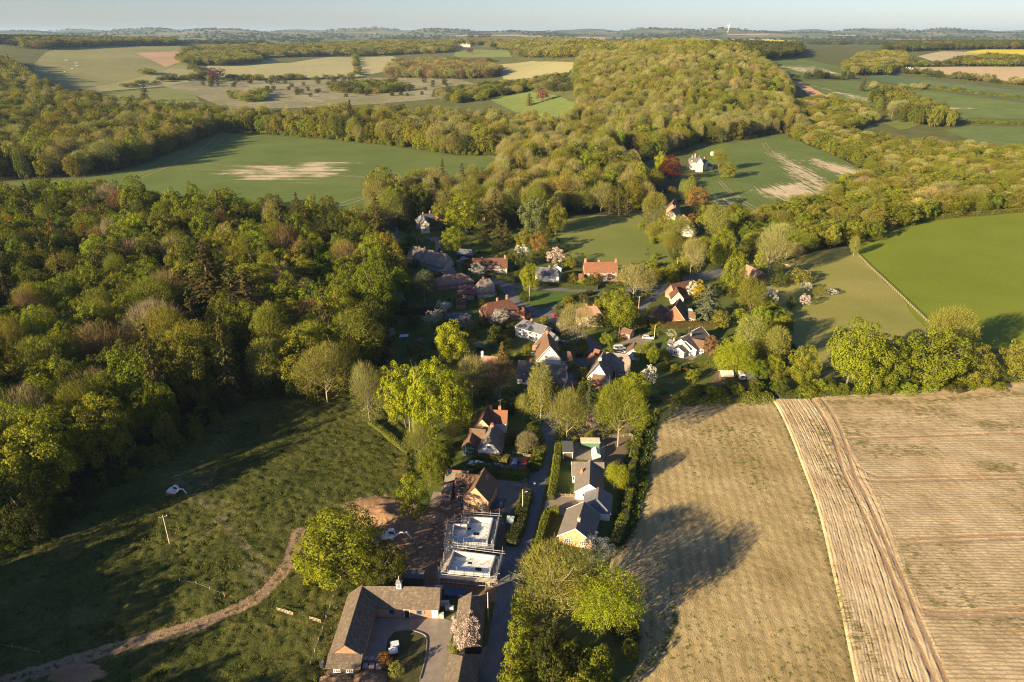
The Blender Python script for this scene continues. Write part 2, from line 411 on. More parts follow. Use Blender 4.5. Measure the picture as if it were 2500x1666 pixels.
def make_ground():
    ss = np.concatenate([np.linspace(-3.2, -1.35, 6), np.linspace(-1.3, 1.3, 131), np.linspace(1.35, 3.2, 6)])
    yy = np.concatenate([np.linspace(45, 290, 12), np.exp(LOGY)]); ns, ny = len(ss), len(yy)
    Sg, Yg = np.meshgrid(ss, yy, indexing='ij'); X = Sg * Yg; Z = hgt(X, Yg)
    v = np.stack([X, Yg, Z], -1).reshape(-1, 3).tolist()
    f = [(i * ny + j, (i + 1) * ny + j, (i + 1) * ny + j + 1, i * ny + j + 1) for i in range(ns - 1) for j in range(ny - 1)]
    b = len(v); v += [(-600, -600, 0), (600, -600, 0)]; row = [i * ny for i in range(ns)]
    f += [[b, b + 1] + row[::-1]]
    m, nt, out = newmat('ground_grass'); n = N(nt); c = n.coord()
    near = n.ramp(n.math('ADD', n.math('MULTIPLY', n.noise(c, .05, 4), .5), n.math('MULTIPLY', n.noise(c, .9, 4, .7), .5)),
                  [(.3, (.06, .07, .022)), (.5, (.1, .11, .03)), (.7, (.15, .14, .055))])
    far = n.ramp(n.noise(c, .0022, 5, .6, 1.2), [(.3, (.05, .07, .03)), (.45, (.09, .11, .045)), (.55, (.15, .15, .07)), (.62, (.28, .23, .15)), (.7, (.1, .12, .05))])
    sep = n('SeparateXYZ', Vector=c)
    col = n.mix(n.smooth(sep.outputs[1], 2600, 4200), near, far)
    finish(nt, out, n, col, .95, n.noise(c, 3, 4), .3, .15, spec=.1)
    o = link('ground', pydata('ground', v, f, m, smooth=True)); tag(o, 'rolling grassy ground under the village and its fields', kind='structure')
make_ground()

STRAW = [(.3, .225, .115), (.39, .3, .16), (.46, .36, .2)]
# --- bare ploughed field (bottom right) with a furrowed headland along its edge
EDGE = [(1885, 977), (1905, 1010), (1930, 1065), (1962, 1150), (1990, 1225), (2010, 1300), (2028, 1380), (2048, 1470), (2068, 1570), (2090, 1680), (2110, 1780)]
EDGE_W = [tuple(p) for p in smooth_line(W2(EDGE), 6)]
TRACK = [[(1978, 975), (2000, 1005), (2030, 1060), (2045, 1110), (2060, 1160), (2090, 1220), (2140, 1330), (2180, 1420), (2215, 1520), (2250, 1600), (2285, 1680)],
         [(2000, 972), (2022, 1000), (2052, 1055), (2068, 1105), (2085, 1160), (2112, 1215), (2163, 1330), (2205, 1420), (2240, 1510), (2280, 1600), (2315, 1680)]]
CROSS = [[(2040, 1072), (2130, 1072), (2500, 1060)], [(2075, 1150), (2110, 1172), (2180, 1178), (2600, 1168)], [(2090, 1140), (2130, 1163), (2200, 1168), (2600, 1158)],
         [(2165, 1320), (2220, 1318), (2600, 1303)], [(2150, 1345), (2220, 1331), (2600, 1315)], [(2190, 1460), (2270, 1495), (2400, 1495), (2600, 1478)], [(2240, 1500), (2340, 1510), (2600, 1500)]]
_trk = near_px(TRACK, .32, .35); _crs = near_px(CROSS, .3, .4)
def plough_rel(x, y):
    d = dist_line(EDGE_W, x, y); head = np.clip((15.5 - d) / 2, 0, 1)
    w = d + .25 * (vnoise(x * .5, y * .5, 5) - .5)
    fur = np.zeros_like(d)
    for c, a in ((.9, 1.3), (2.3, .4), (3.5, .8), (4.7, .45), (5.9, .6), (7.0, .5), (8.0, 1.0), (9.2, .5), (10.3, 1.1), (11.4, .5), (12.4, .7), (13.5, .5), (14.7, .9)): fur -= a * np.exp(-((w - c) / .28) ** 2) * np.clip((vnoise(x * .1 + c, y * .1, 9) - .12) * 5, 0, 1)
    cl = (vnoise(x * .95, y * .95, 6) - .5) + .8 * rng.uniform(-.5, .5, x.shape)
    t = np.maximum(_trk(x, y), _crs(x, y) * .7)
    row = .018 * np.sin(2 * np.pi * y / 1.1) * (1 - head)
    return (head * -.34 + (1 - head) * .09 * cl + row) * (1 - t * (1 - head)) - .16 * t * (1 - head)
M_PLOUGH = ground_mat('ploughed_soil', [(.27, .2, .105), (.42, .32, .185), (.53, .415, .255), (.63, .51, .335)], .12, 3.4, .9, .12, stretch=(.4, 1.7, 1), rz=.02, rows=(.95, 'Y', .42, 2.5, .02),
                      masks=[('weeds', ((.13, .12, .04), (.22, .18, .07)), 1.5, (.3, 1.7, 1), .03), ('track', ((.3, .2, .115), (.37, .255, .15)), .6, (1, 1, 1), 0)])
M_HEAD = ground_mat('headland_soil', [(.27, .2, .105), (.42, .32, .185), (.53, .415, .255), (.63, .51, .335)], .12, 3.4, .9, .12, stretch=(1.5, .5, 1), rz=.25,
                      masks=[('weeds', ((.13, .12, .04), (.22, .18, .07)), 1.5, (.3, 1.7, 1), .03), ('track', ((.3, .2, .115), (.37, .255, .15)), .6, (1, 1, 1), 0)])
PL = [EDGE_W[0]] + EDGE_W[1:] + [tuple(P(2800, 1780).xy), tuple(P(2900, 1300).xy), tuple(P(2650, 918).xy), tuple(P(2500, 930).xy), tuple(P(2300, 946).xy), tuple(P(2080, 963).xy)]
def weeds(x, y):
    d = dist_line(EDGE_W, x, y); b = vnoise(x * .06, y * .13, 11) * .75 - .12
    top = np.clip(1 - (dist_line([tuple(q) for q in W2([(1990, 985), (2250, 985), (2600, 955)])], x, y)) / 7, 0, 1) * .62
    return np.maximum(np.where(d < 15.5, .5 * vnoise(x * .2, y * .05, 12) + .08, b * .8 + .15), top) - .4 * np.maximum(_trk(x, y), _crs(x, y))
sheet('ploughed_field', PL, M_PLOUGH, .46, .04, {'weeds': weeds, 'track': lambda x, y: np.maximum(_trk(x, y), _crs(x, y) * .85) * .95}, plough_rel, lift=.5,
      label='bare ploughed field with a furrowed headland and tyre tracks')
def headland():
    l = resample(EDGE_W, .7, False); na = len(l); ds = np.arange(0, 17.2, .17); nd = len(ds); v = np.zeros((na, nd, 3)); A = np.array([list(p) for p in l])
    t = np.gradient(A, axis=0); t /= np.linalg.norm(t, axis=1, keepdims=True); nrm = np.stack([-t[:, 1], t[:, 0]], 1)
    if nrm[na // 2, 0] < 0: nrm = -nrm
    X = A[:, None, 0] + nrm[:, None, 0] * ds[None]; Y = A[:, None, 1] + nrm[:, None, 1] * ds[None]
    w = ds[None] + .3 * (vnoise(X * .35, Y * .35, 5) - .5); z = .03 * np.cos(2 * np.pi * w / .62)
    for c, a in ((.7, 1.2), (2.0, .35), (3.3, .8), (4.6, .4), (5.8, .7), (7.0, .4), (8.0, 1.0), (9.2, .45), (10.3, 1.1), (11.5, .45), (12.5, .7), (13.6, .45), (14.8, .9), (16.1, .6)):
        z = z - a * .12 * np.exp(-((w - c) / .2) ** 2) * np.clip((vnoise(X * .07 + c, Y * .07, 9) - .1) * 3, .15, 1)
    tr = np.maximum(_trk(X, Y), _crs(X, Y) * .6); z = (z + .13 * (vnoise(X * 1.6, Y * 1.6, 6) - .5) + .11 * rng.uniform(-.5, .5, X.shape)) * (1 - .8 * tr) - .13 * tr
    z = .04 + (.5 + z) * np.clip(ds / .5, 0, 1)[None]; z = np.where(ds[None] > 16.6, .42, z)
    V = np.stack([X, Y, z], -1).reshape(-1, 3).tolist(); f = [(i * nd + j, (i + 1) * nd + j, (i + 1) * nd + j + 1, i * nd + j + 1) for i in range(na - 1) for j in range(nd - 1)]
    me = pydata('ploughed_headland', V, f, M_HEAD, smooth=True)
    for k, val in (('weeds', .62 * vnoise(X * .16, Y * .05, 12) + .06 - .4 * tr), ('track', tr * .95)):
        a = me.attributes.new(k, 'FLOAT', 'POINT'); a.data.foreach_set('value', val.ravel().astype(np.float32))
    tag(link('ploughed_headland', me), 'ribbed headland strip along the edge of the ploughed field', kind='structure')
headland()
# --- dry straw-coloured grass field
M_DRY = ground_mat('dry_grass', [(.2, .15, .06), (.33, .25, .115), (.43, .335, .17), (.5, .4, .22)], .07, 3.2, .9, .2, stretch=(2.2, .3, 1), rz=.12, rows=(2.4, 'X', .22, 3.0, .12),
                   masks=[('green', ((.09, .1, .025), (.16, .16, .045)), .8, (1, 1, 1), 0)])
GE = [(1640, 985), (1600, 1005), (1572, 1060), (1552, 1130), (1545, 1200), (1530, 1270), (1500, 1330), (1480, 1420), (1560, 1560), (1560, 1620), (1500, 1700), (1470, 1780)]
DRY = [tuple(P(2110, 1780).xy)] + EDGE_W[::-1][1:] + [tuple(P(1760, 978).xy)] + [tuple(q) for q in W2(GE)]
_rim = [tuple(q) for q in W2([(1900, 978), (1650, 985), (1580, 1050), (1552, 1130), (1540, 1210), (1525, 1280), (1490, 1340)])]
_rim2 = [tuple(q) for q in smooth_line(W2([(1650, 1500), (1640, 1545), (1595, 1610), (1530, 1663), (1480, 1720)]), 6)]
def dgreen(x, y):
    d = dist_line(_rim, x, y); d2 = dist_line(_rim2, x, y); d3 = dist_line(EDGE_W, x, y)
    return np.maximum.reduce([1.0 - d / 5.5, .85 - d2 / 2.2, .62 - d3 / 3.5, .52 * vnoise(x * .12, y * .05, 21) - .02])
sheet('dry_grass_field', DRY, M_DRY, .6, .02, {'green': dgreen}, lambda x, y: .1 * (vnoise(x * .9, y * .7, 22) - .5) + .1 * rng.uniform(-.5, .5, x.shape), lift=.16,
      label='dry straw coloured grass field beside the ploughed field')
# --- rough meadow, bottom left
M_MEAD = ground_mat('meadow_grass', [(.026, .036, .008), (.048, .058, .012), (.085, .088, .021), (.15, .13, .046)], .06, 1.3, .7, .3,
                    masks=[('worn', ((.09, .085, .04), (.15, .13, .07)), .5, (1, 1, 1), 0), ('mud', ((.21, .14, .085), (.32, .22, .14)), .9, (1, 1, 1), 0)])
MEAD = W2([(-500, 1780), (-350, 1450), (0, 1330), (117, 1270), (300, 1150), (420, 1090), (540, 1000), (735, 950), (880, 960), (1000, 1050), (1010, 1160), (990, 1250), (900, 1420), (830, 1560), (770, 1680), (760, 1780)])
TRK = [[(-60, 1690), (150, 1625), (300, 1580), (430, 1545), (540, 1505), (630, 1460), (690, 1400), (715, 1350), (730, 1300)]]
_tl = [tuple(q) for q in smooth_line(W2(TRK[0]), 8)]
def _mt(x, y):
    d = dist_line(_tl, x, y) + .35 * (vnoise(x * .5, y * .5, 37) - .5)
    return np.clip(np.maximum(1.25 - np.abs(d - 1.05) / .8, .66 - d / 4.2), 0, 1)
_mud = in_px([[(840, 1235), (900, 1215), (990, 1220), (1040, 1250), (1090, 1300), (1060, 1400), (1020, 1420), (960, 1380), (900, 1340)]], 2)
_worn = near_px([[(600, 1370), (625, 1440)], [(630, 1360), (660, 1440)], [(430, 1170), (560, 1290), (620, 1370)]], .5, 1.5)
_w2 = in_px([[(360, 1160), (450, 1120), (560, 1150), (540, 1250), (430, 1230)]], 7)
def mrel(x, y):
    t = _mt(x, y)
    return (1 - t) * (.42 * (vnoise(x * .8, y * .8, 31) - .5) + .3 * (vnoise(x * 1.9, y * 1.9, 32) - .5)) - .1 * t + .1 * t * (vnoise(x * 2, y * 2, 33) - .5)
sheet('rough_meadow', MEAD, M_MEAD, .6, .02, {'worn': lambda x, y: np.maximum(_worn(x, y) * .62, _w2(x, y) * .55), 'mud': lambda x, y: np.maximum(_mt(x, y), _mud(x, y) * 1.1)}, mrel, lift=.36,
      label='rough grass meadow with a curving muddy track')
# --- village ground: gardens
M_LAWN = ground_mat('garden_lawn', [(.05, .07, .015), (.085, .105, .024), (.12, .135, .036)], .1, 2.5, .4, .12,
                    masks=[('bare', ((.12, .09, .055), (.2, .15, .1)), .5, (1, 1, 1), 0)])
VILL = W2([(880, 960), (900, 860), (960, 740), (960, 560), (1100, 500), (1330, 520), (1420, 660), (1560, 640), (1640, 490), (1740, 500), (1790, 600), (1860, 660), (1900, 760), (1960, 900), (1880, 972), (1640, 985), (1572, 1060), (1530, 1270), (1440, 1440), (1250, 1450), (1000, 1250), (1000, 1050)])
_bare = in_px([[(1375, 1040), (1550, 1030), (1540, 1140), (1390, 1120)], [(1270, 760), (1300, 740), (1330, 790)], [(1740, 900), (1850, 900), (1850, 950), (1740, 950)]], 2)
sheet('garden_ground', VILL, M_LAWN, 3.0, .012, {'bare': lambda x, y: np.maximum(_bare(x, y), .3 * vnoise(x * .15, y * .15, 41))},
      label='lawns and planted gardens between the village houses')
# --- woodland floor
M_FLOOR = ground_mat('leaf_litter', [(.028, .024, .014), (.05, .042, .022), (.075, .065, .03)], .08, 1.5, .5, .2)
W_LEFT = W2([(-420, 1520), (-200, 1400), (0, 1375), (110, 1300), (300, 1175), (400, 1120), (515, 1020), (600, 985), (735, 975), (850, 965), (905, 880), (960, 770), (975, 690), (960, 620), (880, 575), (700, 560), (500, 530), (300, 520), (0, 515), (-300, 520), (-500, 700)])
W_BAND = W2([(-200, 450), (0, 443), (200, 432), (330, 408), (440, 365), (540, 322), (700, 330), (860, 345), (1000, 360), (1110, 378), (1226, 378), (1200, 312), (1000, 305), (900, 298), (700, 308), (560, 305), (420, 290), (250, 265), (130, 238), (60, 190), (20, 160), (-250, 150), (-300, 300)])
W_CENTRE = W2([(1226, 378), (1228, 430), (1195, 470), (1130, 480), (940, 500), (900, 540), (960, 565), (1100, 540), (1330, 560), (1400, 525), (1500, 525), (1560, 520), (1590, 470), (1560, 400), (1700, 350), (1780, 345), (1910, 325), (1960, 330), (1920, 260), (1930, 220), (1890, 190), (1850, 160), (1800, 130), (1500, 122), (1420, 150), (1400, 200), (1410, 250), (1400, 285), (1250, 318), (1200, 300)])
W_RIGHT = W2([(1915, 328), (1960, 335), (2030, 330), (2200, 360), (2330, 365), (2420, 380), (2600, 395), (2750, 480), (2600, 505), (2500, 515), (2250, 538), (2110, 572), (2070, 600), (1930, 640), (1860, 640), (1780, 560), (1790, 540), (1870, 540), (2000, 490), (2130, 425), (2030, 375)])
for nm, p in (('wood_floor_west', W_LEFT), ('wood_floor_north', W_BAND), ('wood_floor_centre', W_CENTRE), ('wood_floor_east', W_RIGHT)):
    sheet(nm, p, M_FLOOR, 12, .02, wob=2, label='dark leaf litter floor of the ' + nm.split('_')[-1] + ' wood')
def ribbon(name, line_px, width, mat, label, zoff=.05, widths=None, world_line=None):
    l = smooth_line(world_line or W2(line_px), 8); n = len(l); v = []; f = []
    for i, p in enumerate(l):
        d = (l[min(i + 1, n - 1)] - l[max(i - 1, 0)]).normalized(); q = Vector((-d.y, d.x)); w = width
        if widths: w = float(np.interp(i / (n - 1), np.linspace(0, 1, len(widths)), widths))
        for k in range(5):
            t = (k / 4 - .5) * w + (rng.normal() * .06 if k in (0, 4) else 0); c = p + q * t
            v.append((c.x, c.y, float(hgt(c.x, c.y)) + zoff + .04 * (1 - (2 * k / 4 - 1) ** 2)))
    f = [(i * 5 + k, i * 5 + k + 1, i * 5 + k + 6, i * 5 + k + 5) for i in range(n - 1) for k in range(4)]
    o = link(name, pydata(name, v, f, mat, smooth=True)); return tag(o, label, kind='structure')
# --- crop fields; streak direction follows the drilling
def crop(name, label, px, cols, step, zoff, streak, chalk=None, amt=.62, lum=1.4, soft=24, rows=None, chalkcol=((.42, .34, .22), (.56, .46, .32)), stretch=(1, 1, 1), ang=0, fine=1.2, tracks=None, tw=.5, scale=.02, sst=.25, world_poly=None, base=.0):
    msk = []; cols = [tuple(min(.62, v * lum) for v in c) for c in cols]
    if chalk or base: msk.append(('chalk', chalkcol, sst, streak, ang))
    m = ground_mat(name + '_soil', cols, scale, fine, .35, .15, stretch=stretch, rz=ang, masks=msk, rows=rows)
    at = {}
    if chalk or base:
        c = in_px(chalk, soft) if chalk else (lambda x, y: np.zeros(x.shape))
        at['chalk'] = lambda x, y: np.maximum(c(x, y) * amt - .02, base)
    sheet(name, world_poly or W2(px), m, step, zoff, at, label=label, wob=1.0 if step < 6 else 3)
    for l in tracks or (): ribbon('tramline', l, tw * 1.7, M_TRAM, 'pale wheel track in the ' + label.split(' with')[0], zoff + (.03 if step < 6 else .2))
M_TRAM = ground_mat('tramline_soil', [(.13, .13, .06), (.24, .2, .12), (.36, .29, .19)], .06, .9, .3, .1)
GRN = [(.06, .086, .02), (.082, .11, .027), (.105, .13, .036)]
crop('west_crop_field', 'dark green crop field with pale dry streaks between the woods', [(-300, 540), (-250, 450), (0, 447), (200, 436), (335, 412), (445, 368), (545, 325), (700, 334), (860, 348), (1000, 364), (1110, 381), (1224, 382), (1226, 430), (1200, 468), (1100, 490), (930, 520), (880, 560), (700, 560), (500, 530), (300, 520), (0, 515)],
     GRN, 5, .05, (.05, 1.2, 1), [[(500, 420), (560, 398), (860, 392), (880, 420), (780, 450), (560, 445)], [(740, 405), (800, 405), (800, 425), (720, 430)]], stretch=(.12, 1, 1), ang=.42, rows=(3.6, 'Y', .16, 1.5, .42), fine=.5, sst=.12,
     tracks=[[(455, 412), (860, 432), (1060, 450)], [(470, 395), (700, 420), (1050, 440)], [(330, 432), (480, 372), (525, 337)], [(345, 434), (500, 370), (545, 338)], [(1190, 378), (1222, 392), (1222, 415), (1205, 440)], [(1180, 376), (1216, 392), (1216, 415), (1198, 438)], [(800, 505), (880, 482)], [(810, 511), (890, 486)]], tw=.8, base=.16)
crop('north_crop_field', 'green crop field with broad bare chalky streaks', [(1705, 356), (1790, 350), (1912, 332), (1960, 350), (2030, 378), (2135, 428), (2000, 492), (1865, 545), (1800, 548), (1760, 520), (1730, 480), (1700, 462), (1715, 430), (1700, 400)],
     GRN, 3.5, .05, (1.3, .07, 1), [[(1878, 372), (1905, 372), (2010, 432), (2040, 470), (1990, 490), (1930, 430)], [(1960, 390), (1990, 385), (2140, 425), (2090, 440), (2010, 415)], [(1830, 465), (1950, 440), (2010, 470), (1960, 495), (1920, 495)], [(1735, 478), (1800, 480), (1800, 505), (1750, 505)]], amt=.88, soft=17, rows=(3.2, 'X', .16, 1.5, .18), stretch=(1, .12, 1), ang=.18, fine=.6, sst=.3,
     tracks=[[(1862, 350), (1875, 370), (1960, 440), (2010, 470)], [(1868, 346), (1885, 368), (1975, 440), (2020, 470)], [(1752, 442), (1790, 480), (1860, 525)], [(1758, 440), (1797, 478), (1870, 522)], [(1840, 455), (1915, 508)]], tw=.55, base=.12)
crop('bright_green_field', 'bright green young crop field beyond the post fence', [(2072, 603), (2112, 576), (2250, 541), (2500, 519), (2800, 500), (2950, 800), (2700, 880), (2480, 850), (2330, 850), (2262, 800), (2170, 695)],
     [(.092, .118, .01), (.115, .142, .013), (.14, .164, .019)], 4, .04, (1, 1, 1), stretch=(.5, .5, 1), fine=2, rows=(2.0, 'X', .16, 1.2, -.62))
M_PAD = [(.08, .1, .02), (.115, .13, .032), (.155, .155, .05)]
crop('paddock', 'mown paddock behind the red brick terrace', [(1340, 610), (1355, 560), (1400, 528), (1560, 524), (1600, 560), (1655, 650), (1610, 690), (1510, 668), (1400, 645)], M_PAD, 4, .045, (1, 1, 1), fine=1.5)
crop('orchard_meadow', 'patchy meadow with blossom trees beside the post fence', [(1905, 640), (2000, 612), (2070, 603), (2170, 697), (2262, 800), (2250, 880), (1960, 900), (1880, 760), (1850, 680)], [(.115, .12, .026), (.165, .158, .042), (.23, .2, .068)], 3.5, .035, (1, .5, 1), fine=1.2, base=.2, chalkcol=((.2, .17, .07), (.3, .25, .12)), sst=.3)
# --- far fields
PALE = [(.12, .12, .045), (.16, .155, .06), (.2, .185, .08)]
crop('hill_pasture', 'pale hillside pasture on the far left', [(50, 205), (110, 130), (150, 117), (300, 113), (440, 112), (470, 150), (455, 170), (300, 205), (180, 222), (90, 225)], PALE, 25, .3, (1, 1, 1), fine=.05, scale=.004)
crop('lower_pasture', 'pale mown pasture below the hillside', [(200, 220), (320, 195), (420, 168), (480, 172), (505, 190), (400, 212), (230, 226)], [(.16, .16, .06), (.2, .19, .08), (.24, .22, .1)], 25, .45, (1, 1, 1), fine=.05, scale=.004)
crop('brown_plot', 'brown bare plot on the far hillside', [(330, 130), (435, 126), (452, 150), (405, 165)], [(.26, .16, .1), (.3, .2, .12), (.36, .25, .16)], 20, .6, (1, 1, 1), fine=.05, scale=.01)
crop('hollow_pasture', 'green pasture in the hollow above the wood', [(220, 232), (400, 215), (470, 222), (490, 250), (330, 262), (250, 250)], [(.1, .115, .035), (.13, .14, .045), (.15, .155, .055)], 25, .3, (1, 1, 1), fine=.05, scale=.004)
crop('rough_common', 'rough grazing dotted with round bushes', [(380, 205), (480, 192), (700, 190), (900, 190), (1110, 190), (1180, 212), (1080, 240), (800, 262), (560, 268), (480, 235)], [(.1, .1, .05), (.15, .14, .075), (.22, .2, .12)], 25, .3, (1, 1, 1), fine=.08, scale=.01)
crop('long_pale_field', 'long pale field below the farm shed', [(505, 165), (520, 150), (640, 148), (700, 155), (800, 140), (960, 138), (985, 150), (940, 175), (850, 192), (700, 192), (540, 190)], [(.18, .175, .075), (.23, .21, .1), (.27, .25, .12)], 30, .45, (1, 1, 1), fine=.05, scale=.003)
crop('park_field', 'pale field right of the far copse', [(1205, 158), (1300, 150), (1400, 152), (1405, 165), (1390, 190), (1300, 200), (1230, 195)], [(.17, .165, .07), (.22, .2, .09), (.25, .23, .11)], 25, .45, (1, 1, 1), fine=.05, scale=.004)
crop('mansion_lawn', 'green parkland in front of the far mansion', [(1110, 127), (1150, 121), (1240, 124), (1250, 140), (1110, 141)], [(.09, .12, .03), (.12, .14, .04), (.14, .155, .05)], 30, .6, (1, 1, 1), fine=.05, scale=.004)
crop('wood_clearing', 'green clearing with a lone tree in the wood', [(1192, 242), (1290, 226), (1330, 226), (1400, 250), (1415, 275), (1360, 290), (1260, 275)], [(.085, .12, .025), (.11, .14, .035), (.14, .16, .05)], 12, .3, (1, 1, 1), fine=.08, scale=.01)
crop('hilltop_crop', 'green hilltop crop with dry streaks beyond the wood', [(1850, 150), (1960, 146), (2060, 165), (2080, 185), (1960, 192), (1890, 175)], GRN, 20, .4, (.03, .35, 1), [[(1890, 160), (1990, 160), (2075, 186), (1990, 190)]], sst=.2, fine=.08, ang=.7)
crop('slope_crop', 'long green slope crop with dry streaks on the right', [(1935, 205), (1990, 198), (2110, 198), (2260, 222), (2500, 253), (2700, 270), (2700, 300), (2500, 292), (2320, 288), (2120, 262), (2020, 240)], GRN, 14, .3, (.04, .5, 1), [[(1980, 205), (2060, 225), (2400, 265), (2300, 275), (2050, 240)]], sst=.15, fine=.08, ang=.5, base=.14, tracks=[[(2020, 215), (2200, 240), (2500, 272)]], tw=1.0)
crop('red_earth_strip', 'red earth strip at the edge of the wood', [(1932, 200), (1950, 200), (2030, 240), (1985, 240)], [(.3, .16, .09), (.36, .2, .12), (.42, .26, .16)], 12, .5, (1, 1, 1), fine=.1, scale=.02)
crop('upper_slope_crop', 'upper green crop strip between two hedges', [(2110, 190), (2160, 183), (2300, 200), (2500, 224), (2700, 240), (2700, 262), (2500, 245), (2300, 222)], [(.05, .08, .035), (.07, .1, .045), (.09, .12, .05)], 18, .35, (1, 1, 1), fine=.08, scale=.006)
crop('brown_far_field', 'brown field on the far right slope', [(2190, 168), (2260, 165), (2360, 164), (2500, 164), (2700, 168), (2700, 215), (2500, 206), (2380, 190), (2260, 178)], [(.25, .19, .11), (.3, .23, .13), (.34, .26, .16)], 25, .4, (1, 1, 1), fine=.06, scale=.004)
crop('rapeseed_field', 'yellow rapeseed field on the far right hill', [(2350, 128), (2400, 122), (2500, 122), (2700, 122), (2700, 140), (2500, 140), (2420, 136)], [(.5, .42, .02), (.6, .5, .03), (.66, .55, .05)], 30, .7, (1, 1, 1), lum=.9, fine=.06, scale=.004)
crop('chalky_hill_field', 'pale chalky field beside the rapeseed', [(2240, 138), (2300, 126), (2350, 127), (2420, 137), (2330, 150), (2280, 152)], [(.2, .18, .09), (.27, .23, .13), (.33, .28, .17)], 30, .6, (1, 1, 1), fine=.06, scale=.004)
crop('lower_right_crop', 'green crop field at the right edge above the wood', [(2300, 318), (2380, 308), (2500, 312), (2700, 320), (2700, 392), (2500, 372), (2400, 355)], GRN, 10, .3, (.05, .5, 1), fine=.1, ang=.5, base=.14, sst=.2, tracks=[[(2340, 330), (2420, 345), (2520, 368)]], tw=.9)
crop('copse_glade', 'small grass glade behind the copse', [(2150, 300), (2220, 292), (2250, 305), (2200, 318)], M_PAD, 10, .3, (1, 1, 1), fine=.1)
for i, (a, b, y0, y1, c) in enumerate([(1340, 1480, 92, 98, 'pink'), (1500, 1600, 96, 101, 'pink'), (1700, 1960, 97, 103, 'rape'), (1100, 1330, 88, 91, 'pink'), (1770, 1880, 84, 88, 'pink'), (2030, 2100, 86, 90, 'pink'), (1480, 1540, 76, 79, 'green')]):
    cc = {'pink': [(.34, .25, .17), (.4, .3, .21), (.44, .34, .24)], 'rape': [(.5, .42, .04), (.55, .46, .06), (.6, .5, .08)], 'green': [(.08, .12, .05), (.09, .13, .05), (.1, .14, .06)]}[c]
    pts = [(a, y1), (a + (b - a) * .3, y1 - .3), (b, y1), (b - 6, y0), (a + (b - a) * .4, y0 + .6), (a + 8, y0 + .2)]
    try: crop('distant_field_%s' % 'abcdefg'[i] if 0 else 'distant_field', 'distant %s field below the skyline' % {'pink': 'pale stubble', 'rape': 'yellow', 'green': 'green'}[c], pts, cc, 120, 4.0, (1, 1, 1), lum=1.0, fine=.02, scale=.002)
    except Exception as ex: print('far field skipped', i, ex)
for i, (x, y, w) in enumerate([(112, 177, 12), (158, 176, 6), (176, 169, 7), (187, 162, 10), (186, 155, 9), (162, 148, 10)]):
    sheet('chalk_patch', W2([(x - w / 2, y + .8), (x + w / 2, y + 1), (x + w / 2 - 1, y - .8), (x - w / 2 + 1, y - .6)]), plain('chalk', (.62, .6, .56), .95, .1, .1), 4, .8, label='small white chalk scar on the hillside pasture')

# ------------------------------------------------------------------ roads, drives, yards
M_TAR = ground_mat('asphalt', [(.1, .1, .105), (.14, .138, .14), (.19, .182, .178)], .25, 1.6, .25, .03, .85, stretch=(1.2, .3, 1))
M_GRAV = ground_mat('gravel', [(.17, .135, .105), (.23, .185, .145), (.28, .225, .18)], .3, 5, .35, .04)
M_PAVE = ground_mat('paving', [(.17, .14, .115), (.24, .2, .165), (.3, .255, .21)], .6, 4, .25, .03)
M_EARTH = ground_mat('bare_earth', [(.13, .085, .05), (.2, .13, .08), (.29, .19, .12)], .2, 2.2, .6, .15)
LANE = [(1165, 1790), (1195, 1690), (1222, 1590), (1235, 1500), (1246, 1420), (1262, 1350), (1288, 1270), (1308, 1190), (1326, 1120), (1338, 1070), (1350, 1015), (1375, 955), (1410, 900), (1440, 865), (1447, 835)]
ribbon('lane', LANE, 4.6, M_TAR, 'narrow asphalt lane running up through the village', .06, [6.2, 6.2, 5.6, 5.2, 5.2, 5.2, 4.7, 4.7, 4.7, 4.7, 5, 5.5, 6.5, 8])
ribbon('upper_lane', [(1447, 850), (1430, 830), (1405, 815), (1375, 793), (1345, 775), (1318, 766), (1290, 755), (1262, 735), (1245, 715), (1228, 697), (1205, 683)], 6, M_TAR, 'upper lane curving past the village green', .075, [8, 6.5, 6, 6, 7, 7, 6, 5.5, 5.5, 7, 5])
ribbon('green_lane', [(1228, 694), (1275, 702), (1340, 706), (1400, 710), (1460, 713), (1520, 712), (1580, 705), (1640, 698), (1690, 684), (1730, 672), (1770, 660)], 4.5, M_TAR, 'pale lane along the top of the village green', .09, [5, 4.5, 4.2, 4, 4, 4.5, 5, 5.5, 9, 9, 6])
ribbon('side_lane', [(1322, 768), (1345, 756), (1362, 746)], 3.6, M_TAR, 'short lane on the near side of the green', .1)
ribbon('east_lane', [(1560, 760), (1580, 738), (1605, 718), (1625, 705)], 4, M_TAR, 'lane rising behind the tile hung house', .1)
ribbon('house_track', [(1050, 590), (1062, 580), (1068, 597), (1070, 620), (1062, 640)], 3, M_GRAV, 'gravel drive beside the long thatched row', .06)
def yard(name, px, mat, label, z=.05, step=2): return sheet(name, W2(px), mat, step, z, wob=.3, label=label)
yard('courtyard', [(895, 1512), (1070, 1508), (1110, 1520), (1100, 1570), (1170, 1590), (1215, 1560), (1210, 1690), (1190, 1780), (880, 1780), (868, 1666)], M_PAVE, 'worn paved courtyard in front of the barn', .045)
yard('building_site_ground', [(985, 1345), (1000, 1270), (1050, 1230), (1110, 1225), (1225, 1240), (1235, 1330), (1245, 1420), (1235, 1470), (1130, 1470), (1090, 1440), (985, 1425)], M_EARTH, 'churned brown earth around the unfinished houses', .055)
yard('gravel_drive', [(1205, 1172), (1290, 1180), (1312, 1165), (1318, 1188), (1300, 1240), (1270, 1222), (1245, 1255), (1195, 1245), (1180, 1250)], M_GRAV, 'pale gravel drive beside the timbered brick house', .05)
yard('patio', [(1048, 1225), (1060, 1200), (1135, 1210), (1135, 1245), (1120, 1255), (1046, 1240)], M_PAVE, 'stone patio behind the timbered brick house', .05)
